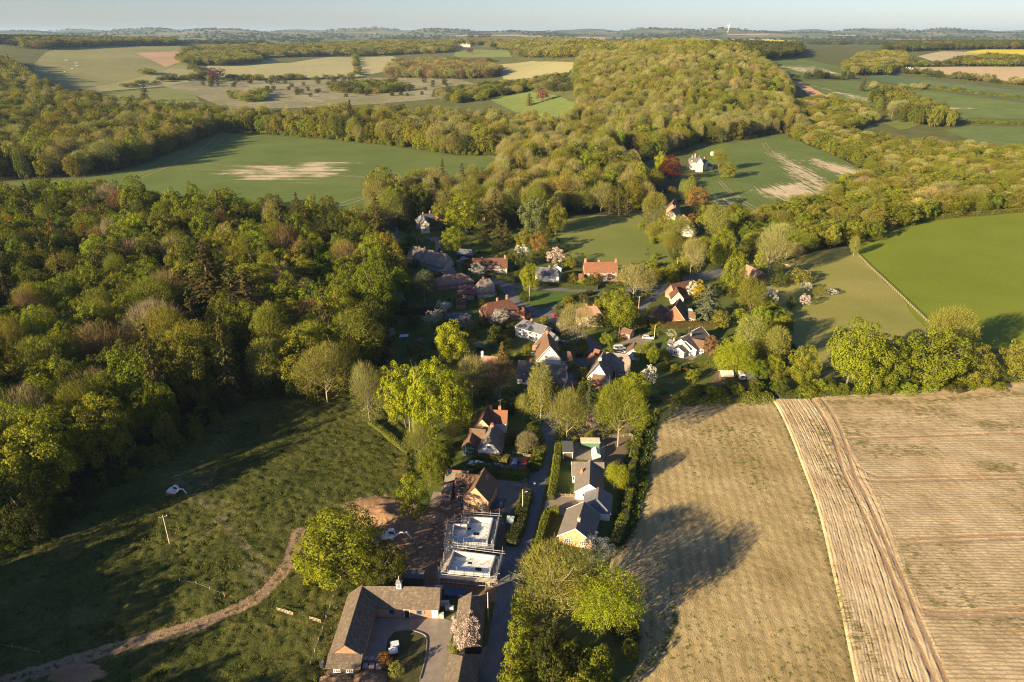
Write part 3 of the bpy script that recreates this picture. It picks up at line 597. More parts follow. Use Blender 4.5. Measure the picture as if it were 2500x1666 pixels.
yard('parking_drive', [(1200, 1130), (1250, 1115), (1300, 1120), (1300, 1160), (1230, 1155)], M_GRAV, 'gravel parking beside the blue and red cars', .05)
yard('front_drive', [(1338, 1215), (1420, 1210), (1425, 1225), (1380, 1258), (1325, 1255)], M_GRAV, 'shared gravel drive between the two bungalows', .1)
yard('bungalow_terrace', [(1622, 855), (1640, 845), (1700, 862), (1715, 865), (1690, 880), (1650, 872)], M_PAVE, 'paved terrace of the white bungalow', .05)
yard('pale_drive', [(1500, 842), (1530, 822), (1600, 812), (1590, 835), (1560, 850), (1510, 852)], M_GRAV, 'pale drive behind the thatched house', .06)
yard('cart_drive', [(1110, 640), (1125, 628), (1150, 628), (1150, 638)], M_GRAV, 'gravel in front of the cart shed', .06)
yard('yard_patch', [(1395, 1080), (1475, 1080), (1475, 1130), (1395, 1120)], M_PAVE, 'paved back yard of the white bungalow', .06)
yard('courtyard_island', [(948, 1560), (965, 1544), (1000, 1540), (1030, 1548), (1042, 1562), (1038, 1610), (1025, 1660), (1000, 1690), (950, 1690), (935, 1640)], ground_mat('worn_turf', [(.045, .045, .018), (.07, .068, .026), (.11, .095, .045)], .3, 3, .4, .1), 'grass island with a kerb in the courtyard', .09, 1.0)
yard('village_green', [(1248, 702), (1275, 709), (1420, 716), (1440, 720), (1400, 735), (1362, 742), (1345, 754), (1325, 766), (1300, 756), (1270, 735)], ground_mat('green_turf', [(.05, .09, .016), (.075, .12, .024), (.1, .14, .035)], .1, 2, .4, .12), 'triangular village green between the lanes', .05)
kb = empty('kerb', (0, 0, 0), 'low stone kerb round the courtyard island', 'kerb')
_k = smooth_line(W2([(948, 1560), (965, 1544), (1000, 1540), (1030, 1548), (1042, 1562), (1038, 1610), (1025, 1660)]), 6)
for a, b in zip(_k[:-1], _k[1:]):
    d = b - a; o = MB().box(0, d.length * .96, -.09, .09, 0, .16).obj('kerb_stone', M_PAVE, kb, loc=(a.x, a.y, .05), rot=(0, 0, math.atan2(d.y, d.x)))

# ------------------------------------------------------------------ trees: prototypes of height 1 (trunk mesh + crown mesh)
def unit(a): return a / (np.linalg.norm(a, axis=-1, keepdims=True) + 1e-9)
def leaves_at(pos, nrm, size, r, droop=0.0, aspect=.75):
    """one diamond-ish leaf spray per position, facing nrm"""
    n = len(pos); t = unit(np.cross(nrm, r.normal(size=(n, 3)))); b = np.cross(nrm, t)
    s = size[:, None]
    if droop: t = unit(t * (1 - droop) + np.array([0, 0, -1.]) * droop); b = unit(np.cross(nrm, t))
    k = r.uniform(.25, .6, (n, 1))
    return np.stack([pos - t * s, pos + b * s * aspect - t * s * (k - .4), pos + t * s * 1.05, pos - b * s * aspect + t * s * (k - .4)], 1)
def limb(mb, p, d, L, r0, r, sides=6, seg=4, bend=.25, up=.1):
    pts = [p.copy()]; rad = [r0]
    for i in range(seg):
        d = (d + Vector(r.normal(size=3)) * bend * .35 + Vector((0, 0, up))).normalized(); pts.append(pts[-1] + d * (L / seg)); rad.append(r0 * (1 - .62 * (i + 1) / seg))
    mb.tube(pts, rad, sides, cap=False); return pts, rad
def skeleton(seed, top=.55, spread=.42, limbs=7, r0=.022, base=.18, sub=3, fork=.6):
    """trunk with limbs and branches; returns the mesh builder and the branch end points"""
    r = np.random.default_rng(seed); mb = MB(); ends = []
    tr, rad = limb(mb, Vector((0, 0, -.02)), Vector((0, 0, 1)), top, r0, r, 7, 6, .12, .35)
    for k in range(limbs):
        f = base + (top - base) * (k + .6) / limbs; z = f / top * 6; i = min(int(z), 5); p = tr[i].lerp(tr[i + 1], z - i)
        a = k * 2.4 + r.uniform(-.5, .5); L = spread * r.uniform(.75, 1.1) * (1 - .35 * abs(f / top - .6)); el = r.uniform(.35, .9)
        d = Vector((math.cos(a) * math.cos(el), math.sin(a) * math.cos(el), math.sin(el)))
        pts, rd = limb(mb, p, d, L, r0 * .5, r, 5, 4, .5, .12); ends.append((pts[-1], (pts[-1] - pts[-2]).normalized()))
        for j in range(sub):
            q = pts[2 + j % 3 if 2 + j % 3 < len(pts) else -1]; dd = (Vector(r.normal(size=3)) * .7 + d * .6 + Vector((0, 0, .35))).normalized()
            p2, _ = limb(mb, q, dd, L * fork, r0 * .22, r, 4, 3, .6, .1); ends.append((p2[-1], (p2[-1] - p2[-2]).normalized())); ends.append((p2[2], dd))
    return mb, ends
SIZE = {}; PROTO = {}                                                           # kind -> list of (trunk mesh, crown mesh)
def reg(kind, trunk_mb, crown, barkm=None):
    tm = trunk_mb.mesh(kind + '_trunk', barkm or M_BARK, smooth=True)
    co = np.empty(len(crown.vertices) * 3); crown.vertices.foreach_get('co', co); co = co.reshape(-1, 3)
    SIZE[tm.name] = (float(np.percentile(co[:, 2], 99.6)), 2 * float(np.percentile(np.abs(co[:, :2]), 98.5)))
    PROTO.setdefault(kind, []).append((tm, crown))
def broadleaf(kind, seed, ncl, cr, nl, ls, rad=(.44, .44, .42), cz=.56, core=500, low=-.65, flat=.0, rj=.28, r0=.02, skel=None, trans=M_LEAF, lumps=3, barkm=None):
    r = np.random.default_rng(seed); rad = np.array(rad)
    lump = unit(r.normal(size=(lumps, 3))) ; amp = r.uniform(-.26, .3, lumps)
    i = np.arange(ncl) + .5; ph = i * 2.39996; zz = 1 - (1 - low) * i / ncl; d = np.stack([np.sqrt(np.maximum(0, 1 - zz ** 2)) * np.cos(ph), np.sqrt(np.maximum(0, 1 - zz ** 2)) * np.sin(ph), zz], 1)
    d = unit(d + r.normal(size=d.shape) * .16)
    sc = 1 - rj * r.random(ncl) + (np.maximum(0, d @ lump.T) ** 2 @ amp)
    cc = d * rad * sc[:, None] + np.array([0, 0, cz])
    crad = cr * r.uniform(.65, 1.25, ncl)
    P0 = []; Nn = []; Sz = []; var = []
    for c, q, dd in zip(cc, crad, d):
        m = int(nl * (q / cr) ** 2)
        u = unit(r.normal(size=(m, 3)) + dd * .75 + np.array([0, 0, .45])); rr = q * (1 - .35 * r.random((m, 1)) ** 2)
        P0.append(c + u * rr * np.array([1, 1, .8])); Nn.append(unit(u * .75 + r.normal(size=(m, 3)) * .34)); Sz.append(ls * r.uniform(.6, 1.35, m)); var.append(np.clip(r.normal(.5, .17, m) + r.normal(0, .12), 0, 1))
    if core:
        u = unit(r.normal(size=(core, 3))); u[:, 2] *= .9
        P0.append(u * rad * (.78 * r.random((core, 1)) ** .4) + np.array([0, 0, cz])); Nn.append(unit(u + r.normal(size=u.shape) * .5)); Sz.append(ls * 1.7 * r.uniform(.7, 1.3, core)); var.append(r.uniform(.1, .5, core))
    V = leaves_at(np.concatenate(P0), np.concatenate(Nn), np.concatenate(Sz), r)
    mb, _ = skel or skeleton(seed + 5, min(cz + .1, .7), rad[0] * .9, 6, r0)
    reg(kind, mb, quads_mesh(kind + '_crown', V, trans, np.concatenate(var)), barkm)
def twiggy(kind, seed, top, spread, limbs, ntw, tl, tw, leaves, ls, barkm=None, droop=0.0, gold=0, r0=.018, sub=4, rad=None, cz=.58):
    """open crown: fine twigs and few or no leaves"""
    r = np.random.default_rng(seed); mb, ends = skeleton(seed, top, spread, limbs, r0, .2, sub, .62)
    E = np.array([list(p) for p, d in ends]); D = np.array([list(d) for p, d in ends])
    i = r.integers(0, len(E), ntw); e = E[i]; d0 = D[i]; out = unit(e - np.array([0, 0, cz * .75]))
    j = r.normal(size=(ntw, 3)) * .13; st = e + j * np.array([1, 1, .8])
    if rad is not None:
        q = st - np.array([0, 0, cz]); ln = np.linalg.norm(q / np.array(rad), axis=1, keepdims=True); st = np.array([0, 0, cz]) + q / np.maximum(1, ln) 
    d = unit(out * .8 + d0 * .5 + r.normal(size=(ntw, 3)) * .55 + np.array([0, 0, .3 - droop * 2])); L = tl * r.uniform(.5, 1.4, (ntw, 1))
    side = unit(np.cross(d, r.normal(size=(ntw, 3)))) * (tw * r.uniform(.6, 1.3, (ntw, 1)))
    en = st + d * L + np.array([0, 0, -droop]) * L
    V = [np.stack([st - side, st + side, en + side * .3, en - side * .3], 1)]; var = [np.clip(r.normal(.5, .22, ntw), 0, 1)]
    if leaves:
        k = r.integers(0, ntw, leaves); t = r.random((leaves, 1)) ** .7; pos = st[k] + (en[k] - st[k]) * t + r.normal(size=(leaves, 3)) * .014
        nn = unit(out[k] * .5 + r.normal(size=(leaves, 3)) * .6 + np.array([0, 0, .3])); V.append(leaves_at(pos, nn, ls * r.uniform(.6, 1.4, leaves), r, droop * .6)); var.append(np.clip(r.normal(.6, .2, leaves), 0, 1))
    reg(kind, mb, quads_mesh(kind + '_crown', np.concatenate(V), M_TWIG if not leaves else M_LEAF, np.concatenate(var)), barkm)
def conifer(kind, seed, w, tiers, per, ls, dens, droop=.25, top=1.0, base=.06, pw=.9, gap=0.0):
    r = np.random.default_rng(seed); mb = MB(); mb.tube([(0, 0, -.02), (0, 0, .5), (0, 0, top * .99)], [.018, .011, .002], 6)
    P0 = []; Nn = []; Sz = []; var = []
    for t in range(tiers):
        f = (t + r.uniform(-.2, .2)) / tiers; z = base + (top - base) * f; R = w * (1 - f) ** pw * r.uniform(.75, 1.15) + .012
        if gap and r.random() < gap: R *= .35
        for k in range(per):
            a = r.uniform(0, 6.283); L = R * r.uniform(.7, 1.1); n = max(4, int(dens * L / w)); s = r.random(n) ** .75
            dx = np.array([math.cos(a), math.sin(a)]); side = r.normal(size=n) * .12 * L * (1 - s * .6)
            pos = np.stack([dx[0] * L * s - dx[1] * side, dx[1] * L * s + dx[0] * side, z - droop * L * s ** 1.4 + r.normal(size=n) * .006 - np.abs(side) * .3], 1)
            nn = unit(np.stack([dx[0] * .45 + r.normal(size=n) * .3, dx[1] * .45 + r.normal(size=n) * .3, .7 + r.normal(size=n) * .2], 1))
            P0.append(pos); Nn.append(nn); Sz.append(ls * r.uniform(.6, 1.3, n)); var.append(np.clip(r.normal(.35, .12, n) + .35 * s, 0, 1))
            if k % 2 == 0: mb.tube([(0, 0, z), (dx[0] * L * .85, dx[1] * L * .85, z - droop * L * .7)], [.004, .001], 3, cap=False)
    V = leaves_at(np.concatenate(P0), np.concatenate(Nn), np.concatenate(Sz), r, .15, .6)
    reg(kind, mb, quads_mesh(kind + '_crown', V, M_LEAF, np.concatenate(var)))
M_PALEBARK = plain('pale_bark', (.3, .25, .17), .9, .25, 4)
for s in range(5): broadleaf('oak', 100 + s, 92, .108, 135, .0112, (.46 + .03 * (s % 2), .46, .42 + .04 * (s % 3)), .5, 700, low=-.86, lumps=7, rj=.4)
for s in range(3): broadleaf('beech', 120 + s, 70, .095, 140, .0102, (.36, .36, .46), .53, 500, low=-.8, rj=.24)
for s in range(3): twiggy('budding', 140 + s, .6, .44, 11, 3000, .1, .0026, 8500, .0082, rad=(.46, .46, .46), cz=.53)
for s in range(2): twiggy('sparse', 150 + s, .6, .46, 12, 4200, .11, .0026, 3200, .0085, M_PALEBARK, rad=(.47, .47, .45), cz=.54, sub=5)
for s in range(3): twiggy('bare', 160 + s, .58, .46, 10, 4200, .13, .0024, 0, 0, M_PALEBARK, rad=(.48, .48, .42), cz=.58, sub=5)
for s in range(2): twiggy('birch', 180 + s, .8, .24, 14, 2600, .1, .002, 8500, .0082, M_BIRCH, .45, rad=(.25, .25, .46), cz=.56, r0=.014)
twiggy('willow', 190, .62, .36, 10, 2600, .14, .0022, 10000, .009, None, .5, rad=(.42, .42, .42), cz=.6)
for s in range(2): conifer('spruce', 200 + s, .19, 30, 6, .013, 30, .35, pw=.8)
conifer('cedar', 210, .36, 20, 8, .016, 46, .05, .98, .12, .6, .12); conifer('fir', 211, .3, 26, 7, .0155, 44, .22, 1.0, .05, .7, .1)
conifer('broken_spruce', 212, .13, 24, 5, .013, 26, .4, pw=.5, gap=.35)
for s in range(2): broadleaf('yew', 220 + s, 40, .12, 100, .0155, (.3, .3, .47), .5, 300, low=-.95, rj=.15)
broadleaf('cypress', 225, 46, .075, 90, .013, (.17, .17, .5), .5, 200, low=-.97, rj=.12)
for s in range(2): broadleaf('blossom', 230 + s, 44, .11, 60, .016, (.5, .5, .4), .58, 0, rj=.4, trans=M_PETAL, skel=skeleton(300 + s, .6, .46, 8, .02))
for s in range(3): broadleaf('shrub', 240 + s, 40, .2, 60, .03, (.62, .62, .62), .38, 200, low=-.5, rj=.3, r0=.03)
for s in range(4): broadleaf('far_oak', 260 + s, 40, .16, 16, .04, (.47, .47, .42), .56, 60, lumps=5, rj=.34)
for s in range(2): broadleaf('far_tall', 270 + s, 34, .14, 16, .036, (.34, .34, .46), .53, 60, low=-.8)
for s in range(3): twiggy('far_bare', 280 + s, .58, .46, 8, 1500, .13, .006, 700, .016, rad=(.48, .48, .42), cz=.58)
broadleaf('far_dome', 290, 14, .3, 14, .1, (.5, .5, .45), .5, 20, lumps=2)

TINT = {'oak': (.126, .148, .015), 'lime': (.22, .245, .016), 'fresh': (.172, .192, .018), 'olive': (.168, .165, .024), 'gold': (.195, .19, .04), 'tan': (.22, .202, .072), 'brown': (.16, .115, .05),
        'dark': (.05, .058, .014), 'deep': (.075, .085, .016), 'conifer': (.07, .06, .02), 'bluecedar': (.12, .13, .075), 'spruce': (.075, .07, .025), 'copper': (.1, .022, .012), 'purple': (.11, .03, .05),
        'white': (.66, .62, .56), 'pink': (.62, .46, .43), 'mauve': (.3, .17, .24), 'pale': (.2, .205, .045), 'yellow': (.34, .26, .02), 'orange': (.26, .15, .035), 'grey': (.22, .18, .11), 'rust': (.17, .085, .03)}
def jit(c, a=.14):
    g = 1 + rng.normal() * a * .8; h = rng.normal(size=3) * a * .4
    return tuple(float(max(.004, x * g * (1 + k))) for x, k in zip(c, h))
NAME = {'oak': 'oak_tree', 'beech': 'leafy_tree', 'budding': 'budding_tree', 'sparse': 'budding_tree', 'bare': 'bare_tree', 'birch': 'birch_tree', 'willow': 'weeping_tree', 'spruce': 'spruce_tree', 'cedar': 'cedar_tree', 'fir': 'fir_tree',
        'broken_spruce': 'spruce_tree', 'yew': 'yew_tree', 'cypress': 'cypress_tree', 'blossom': 'blossom_tree', 'shrub': 'shrub', 'far_oak': 'oak_tree', 'far_tall': 'leafy_tree', 'far_bare': 'budding_tree', 'far_dome': 'shrub'}
def plant(kind, loc, h, w, tint, label, group=None, cat=None, rz=None, i=None, name=None):
    """one tree: an Empty at its foot, trunk and crown below it. h, w in metres"""
    pr = PROTO[kind]; tm, cm = pr[rng.integers(len(pr)) if i is None else i % len(pr)]
    t = empty(name or NAME[kind], (loc[0], loc[1], float(hgt(loc[0], loc[1]))), label, cat or ('shrub' if kind == 'shrub' else 'tree'), group, rng.uniform(0, 6.28) if rz is None else rz)
    zt, wt_ = SIZE[tm.name]
    t.scale = (w / wt_, w / wt_, h / zt); t.rotation_euler.x, t.rotation_euler.y = rng.normal(size=2) * .035
    link('trunk' if kind != 'shrub' else 'stems', tm, t); c = link('crown' if kind != 'shrub' else 'foliage', cm, t); c['tint'] = tint
    return t
ALL_TREES = []
def T(xc, yt, yb, wpx, kind, tint, label, group=None, **k):
    """tree seen in the photograph at column xc, top row yt, foot row yb, crown wpx pixels wide"""
    b = P(xc, yb); b0 = Vector(b); w0 = wpx * mpp(b0) * .5; th = np.linspace(0, 1.57, 12)
    flat = .6 if kind in ('spruce', 'fir', 'broken_spruce', 'cypress') else 1.0
    for h in np.arange(.6, 45, .2):                                 # the back of a wide crown stands higher in the picture than its middle
        if np.min(proj(b.x, b.y + w0 * .9 * np.sin(th) * (1 if flat == 1.0 else .05), b.z + h * (.52 + .46 * np.cos(th)))[1]) <= yt: break
    for _ in range(2):                                              # verticals lean in the picture: put the crown's middle at xc
        dx = proj(b.x, b.y, b.z + h * .6)[0] - xc; b.x -= dx * mpp(b0)
    w = wpx * mpp(Vector((b.x, b.y, b.z + h * .6)))
    ALL_TREES.append((b.x, b.y, w * .5)); nm = k.get('name') or NAME[kind]; group = group or nm.replace('_', ' ').replace('beech', 'beeche') + ('s' if not nm.endswith('bush') else 'es') + ' standing out in the view'
    return plant(kind, b, h, w, jit(TINT[tint], .06) if isinstance(tint, str) else tint, label, group, **k)

# ------------------------------------------------------------------ trees one can point at
# near
T(1375, 1326, 1492, 225, 'sparse', 'gold', 'large half-bare budding tree in the roadside grove behind the brick bungalow')
T(1488, 1392, 1548, 165, 'willow', 'lime', 'tall yellow-green tree on the field side of the roadside grove')
T(1462, 1302, 1385, 80, 'blossom', 'white', 'white blossom tree at the corner of the brick bungalow')
for a in [(1278, 1442, 1510, 62), (1272, 1498, 1560, 70), (1266, 1550, 1615, 74), (1262, 1605, 1668, 78), (1258, 1650, 1720, 80)]: T(*a, 'shrub', 'fresh', 'light green hawthorn bush in the row along the lane by the grove', 'hawthorn bushes along the lane', name='hawthorn_bush')
for a in [(1345, 1520, 1590, 80, 'dark'), (1400, 1560, 1640, 90, 'deep'), (1460, 1580, 1660, 90, 'oak'), (1350, 1600, 1690, 90, 'deep'), (1420, 1640, 1730, 100, 'olive'), (1320, 1560, 1650, 60, 'dark'), (1530, 1500, 1560, 70, 'dark'), (1540, 1560, 1600, 50, 'olive')]:
    T(*a[:4], 'shrub', a[4], 'dark undergrowth bush beneath the roadside grove', 'undergrowth bushes of the grove', name='undergrowth_bush')
T(1136, 1492, 1592, 78, 'blossom', (.52, .4, .37), 'pink blossom tree in front of the ivy covered barn')
T(1118, 1560, 1592, 50, 'shrub', 'fresh', 'bright green bush under the pink blossom tree')
T(828, 1236, 1392, 212, 'oak', 'fresh', 'big light green tree behind the L-shaped barn')
T(935, 1322, 1420, 125, 'oak', 'deep', 'dark green tree behind the barn, beside the orange earth')
T(762, 1316, 1402, 100, 'oak', 'fresh', 'small light green tree at the bend of the muddy track')
T(1008, 1158, 1272, 80, 'beech', 'fresh', 'round light green tree between the earth heap and the patio')
T(1048, 1075, 1185, 75, 'oak', 'oak', 'green tree beside the long hedge of the white cottage')
T(1085, 1085, 1150, 60, 'oak', 'deep', 'dark green tree at the corner of the glazed gable')
T(1022, 1030, 1120, 70, 'sparse', 'gold', 'golden budding tree at the left of the thatched white cottage')
T(1105, 1030, 1085, 50, 'budding', 'gold', 'small golden tree touching the glazed gable')
T(985, 885, 1045, 110, 'oak', 'lime', 'bright lime green tree, leftmost of the three above the white cottage')
T(1050, 876, 1060, 130, 'oak', 'lime', 'tallest bright lime green tree above the white cottage')
T(1106, 905, 1055, 95, 'oak', 'lime', 'bright lime green tree, rightmost of the three above the white cottage')
T(790, 842, 985, 135, 'sparse', 'gold', 'golden budding tree at the corner of the wood by the meadow')
T(895, 885, 1035, 85, 'bare', 'tan', 'tan bare tree left of the bright lime green trees')
T(940, 900, 1010, 60, 'budding', 'gold', 'narrow budding tree squeezed beside the lime green trees')
T(1222, 868, 990, 82, 'bare', 'brown', 'dark brown bare tree in front of the small white cottage')
T(1152, 866, 985, 78, 'sparse', 'tan', 'tan half-bare tree left of the dark brown bare tree')
T(1226, 836, 905, 42, 'fir', (.17, .12, .03), 'golden conifer behind the dark brown bare tree')
T(1320, 888, 1035, 62, 'birch', 'pale', 'tall pale green birch in front of the long thatched cottage', barkm=None) if 0 else T(1320, 888, 1035, 62, 'birch', 'pale', 'tall pale green birch in front of the long thatched cottage')
T(1385, 953, 1078, 98, 'sparse', 'gold', 'golden budding tree overhanging the lane')
T(1442, 922, 1005, 44, 'fir', (.07, .085, .035), 'thin dark conifer behind the golden tree on the lane')
T(1515, 932, 1090, 125, 'sparse', 'fresh', 'large open yellow-green tree above the back yard')
T(1547, 908, 975, 85, 'oak', 'lime', 'round lime green tree beside the thatched house')
T(1583, 893, 950, 42, 'blossom', 'white', 'spiky white blossom tree beside the lime green tree')
T(1449, 992, 1062, 36, 'blossom', 'pink', 'narrow pale pink blossom tree by the green shelter')
T(1278, 962, 1028, 44, 'bare', 'gold', 'small golden bare tree beside the orange tiled roof')
T(1508, 1128, 1198, 54, 'willow', 'lime', 'small weeping tree beside the white bungalow on the field edge')
T(1288, 1058, 1112, 54, 'budding', (.22, .19, .1), 'creamy budding bush by the drive of the white cottage')
T(1300, 1035, 1090, 50, 'shrub', 'deep', 'dark garden bush behind the creamy budding bush')
T(1255, 1050, 1085, 40, 'shrub', 'deep', 'round dark garden bush beside the thatched white cottage')
T(1095, 783, 888, 88, 'oak', 'lime', 'single bright lime green tree in the garden above the three lime trees')
T(1410, 742, 838, 92, 'bare', 'tan', 'pale bare tree standing on the lane bend before the cream house')
T(1515, 712, 822, 88, 'oak', 'fresh', 'big fresh green tree right of the cream house')
T(1480, 712, 770, 50, 'oak', 'olive', 'olive tree left of the big fresh green tree by the cream house')
T(1550, 646, 735, 95, 'bare', 'tan', 'pale tan bare tree above the big fresh green tree')
T(1500, 690, 735, 55, 'yew', 'deep', 'dark yew on the end of the village green')
T(1222, 760, 793, 40, 'blossom', 'white', 'white blossom bush against the red brick hipped house')
T(1140, 698, 738, 52, 'blossom', 'mauve', 'mauve blossom tree beside the small thatched cottage')
T(1354, 606, 652, 50, 'blossom', 'pink', 'pale pink blossom tree above the white painted house')
T(1275, 600, 640, 40, 'blossom', 'white', 'whitish tree beside the red tiled cottage')
T(1257, 608, 655, 48, 'oak', 'deep', 'dark green tree at the end of the red tiled cottage')
T(1308, 482, 572, 76, 'oak', (.13, .155, .06), 'pale grey-green tree at the edge of the paddock')
T(1357, 484, 572, 68, 'oak', 'olive', 'olive tree right of the pale grey-green tree by the paddock')
T(1318, 566, 618, 46, 'beech', 'orange', 'small orange-gold tree below the pale grey-green tree')
T(1285, 560, 610, 50, 'oak', 'olive', 'olive bushy tree left of the small orange-gold tree')
T(1106, 555, 618, 66, 'oak', 'fresh', 'bright green tree above the cart shed')
T(1138, 472, 575, 95, 'oak', 'fresh', 'tall bright green tree behind the grey stone house')
T(1078, 485, 545, 55, 'oak', 'olive', 'olive tree directly behind the grey stone house')
T(1035, 662, 738, 54, 'birch', (.1, .11, .05), 'grey-green birch with a white trunk before the faded tiled bungalow')
T(1290, 642, 712, 50, 'oak', 'lime', 'yellow-green tree at the left end of the white painted house')
T(955, 575, 640, 65, 'oak', 'fresh', 'bright green tree left of the long thatched row')
T(920, 640, 800, 120, 'oak', 'oak', 'large rounded oak at the garden edge of the left wood')
T(905, 560, 660, 70, 'oak', 'fresh', 'light green oak above the large rounded oak')
T(1078, 392, 500, 34, 'spruce', 'spruce', 'left of the two tall spruces standing against the crop field')
T(1126, 402, 500, 32, 'spruce', 'spruce', 'right of the two tall spruces standing against the crop field')
T(1176, 412, 505, 26, 'broken_spruce', 'conifer', 'ragged dying spruce right of the two tall spruces')
T(1208, 468, 570, 56, 'fir', 'spruce', 'broad dark fir behind the cart shed')
T(1155, 455, 520, 45, 'fir', 'conifer', 'dark fir left of the broad fir')
T(1235, 540, 595, 40, 'fir', 'spruce', 'small fir between the broad fir and the pale tree')
T(930, 410, 520, 95, 'oak', 'olive', 'tall olive tree on the corner of the dark green crop field')
T(965, 450, 530, 70, 'oak', 'fresh', 'light green tree right of the tall olive corner tree')
T(1020, 450, 540, 60, 'oak', 'deep', 'dark green tree between the corner tree and the grey house')
T(1638, 380, 445, 50, 'beech', 'copper', 'dark red copper beech left of the cream villa')
T(1615, 372, 425, 36, 'oak', 'lime', 'light green tree behind the copper beech')
T(1709, 684, 740, 30, 'cypress', 'yellow', 'bright yellow cypress beside the blue-grey cedar')
T(1730, 695, 785, 74, 'cedar', 'bluecedar', 'blue-grey cedar on the lawn of the tile hung house')
T(1692, 690, 735, 34, 'blossom', 'white', 'whitish blossom left of the yellow cypress')
T(1878, 703, 765, 42, 'blossom', 'white', 'tall white blossom tree at the edge of the orchard meadow')
T(1838, 676, 772, 66, 'budding', 'olive', 'tall olive tree left of the tall white blossom tree')
T(1790, 612, 715, 66, 'oak', 'fresh', 'tall fresh green tree by the bend of the pale lane')
T(1770, 560, 650, 70, 'oak', 'fresh', 'fresh green tree above the bend of the pale lane')
T(1750, 500, 600, 60, 'budding', 'pale', 'pale green poplar in front of the chalky crop field')
T(1690, 580, 680, 60, 'bare', 'tan', 'pale bare tree at the corner of the paddock')
T(1885, 548, 680, 84, 'bare', 'tan', 'large tan bare tree left of the orchard fence corner')
T(1860, 612, 660, 32, 'beech', 'lime', 'small lime tree beneath the large tan bare tree')
T(1903, 632, 678, 32, 'beech', 'lime', 'small lime tree right of the large tan bare tree')
T(1968, 690, 714, 30, 'blossom', 'white', 'white blossom tree highest in the orchard meadow')
T(1965, 719, 750, 28, 'blossom', 'pink', 'pinkish white blossom tree lowest in the orchard meadow')
T(2030, 704, 721, 30, 'blossom', 'white', 'low white blossom tree nearest the orchard fence')
T(2000, 700, 727, 28, 'budding', 'olive', 'small olive tree among the orchard blossom trees')
T(1932, 722, 752, 22, 'shrub', 'deep', 'small dark bush left of the pinkish orchard tree')
T(1950, 655, 690, 60, 'shrub', 'olive', 'golden olive bush at the top of the orchard')
T(2090, 579, 624, 24, 'birch', 'pale', 'lone young birch at the head of the post fence')
T(2085, 786, 952, 155, 'oak', 'fresh', 'largest round oak in the row above the ploughed field')
T(2180, 824, 948, 130, 'oak', 'oak', 'middle oak in the row above the ploughed field')
T(2292, 800, 950, 150, 'oak', 'oak', 'broad oak right of the middle oak above the ploughed field')
T(2315, 752, 900, 115, 'budding', 'gold', 'golden budding tree rising behind the broad oak')
T(1962, 846, 940, 74, 'oak', 'fresh', 'round fresh green tree left of the largest oak')
T(2135, 850, 950, 84, 'oak', 'fresh', 'smaller fresh oak filling the gap right of the largest oak')
T(2385, 846, 946, 96, 'oak', 'olive', 'olive oak at the right end of the row above the ploughed field')
T(2490, 830, 930, 90, 'oak', 'olive', 'olive oak at the right edge above the ploughed field')
T(1895, 800, 900, 60, 'budding', 'pale', 'pale sparse tree above the garden sheds')
T(1790, 830, 925, 92, 'willow', 'lime', 'wide yellow-green willow beside the white bungalow')
T(1840, 770, 880, 70, 'birch', 'pale', 'pale birch group beyond the bungalow lawn')
T(1735, 822, 873, 36, 'beech', (.22, .13, .06), 'small copper-brown tree beside the white bungalow terrace')
T(1640, 805, 830, 26, 'blossom', (.42, .42, .3), 'small pale blossom tree behind the white bungalow')
T(1590, 835, 890, 46, 'oak', 'fresh', 'fresh green tree between the garage and the white bungalow')
T(1560, 840, 885, 30, 'birch', 'pale', 'slim pale tree beside the white garage')
T(1700, 458, 515, 60, 'beech', 'orange', 'orange-gold tree beside the bare patch of the chalky field')
T(1668, 440, 495, 22, 'birch', 'pale', 'slim birch left of the two behind the farmhouse')
T(1684, 432, 500, 26, 'birch', 'fresh', 'slim birch right of the two behind the farmhouse')
T(1492, 446, 522, 22, 'spruce', 'spruce', 'leftmost of the three narrow spruces above the paddock')
T(1513, 453, 526, 20, 'spruce', 'spruce', 'middle one of the three narrow spruces above the paddock')
T(1535, 449, 528, 22, 'spruce', 'spruce', 'rightmost of the three narrow spruces above the paddock')
T(1757, 364, 418, 42, 'budding', 'olive', 'olive tree beside the cream villa')
T(1780, 398, 435, 44, 'oak', 'olive', 'low olive tree right of the cream villa')
T(1658, 528, 595, 74, 'budding', 'gold', 'golden budding tree in front of the farmhouse roofs')
T(1600, 472, 548, 58, 'budding', 'gold', 'golden budding tree left of the farmhouse roofs')
T(1640, 455, 482, 26, 'bare', 'tan', 'small pale bare tree before the long red roofed barn')
T(1575, 445, 515, 45, 'bare', 'tan', 'pale bare tree left of the long red roofed barn')
T(1600, 415, 460, 30, 'oak', 'olive', 'small olive tree below the copper beech')
T(527, 166, 198, 42, 'far_oak', 'purple', 'dark purple copper beech on the far common', name='copper_beech')
T(1326, 220, 248, 34, 'far_oak', (.17, .045, .04), 'reddish tree at the edge of the wood clearing')
T(1293, 228, 258, 26, 'spruce', 'olive', 'lone pine in the middle of the wood clearing')
T(350, 202, 248, 26, 'fir', 'conifer', 'lone dark conifer standing above the left wood')
T(1148, 118, 132, 20, 'far_oak', 'purple', 'small dark red tree in front of the far mansion')
T(2108, 185, 224, 18, 'spruce', 'conifer', 'lone tall pine on the hedge of the far slope')
for x, k in ((1150, 'purple'), (1172, 'purple'), (1190, 'purple')): T(x, 83, 100, 22, 'far_oak', k, 'dark red tree in the row behind the far mansion', 'red trees behind the mansion')
for x, y0, y1, w, kd, tn in [(150, 720, 895, 120, 'bare', 'brown'), (250, 780, 930, 130, 'bare', 'brown'), (375, 735, 880, 130, 'bare', 'grey')]: pass
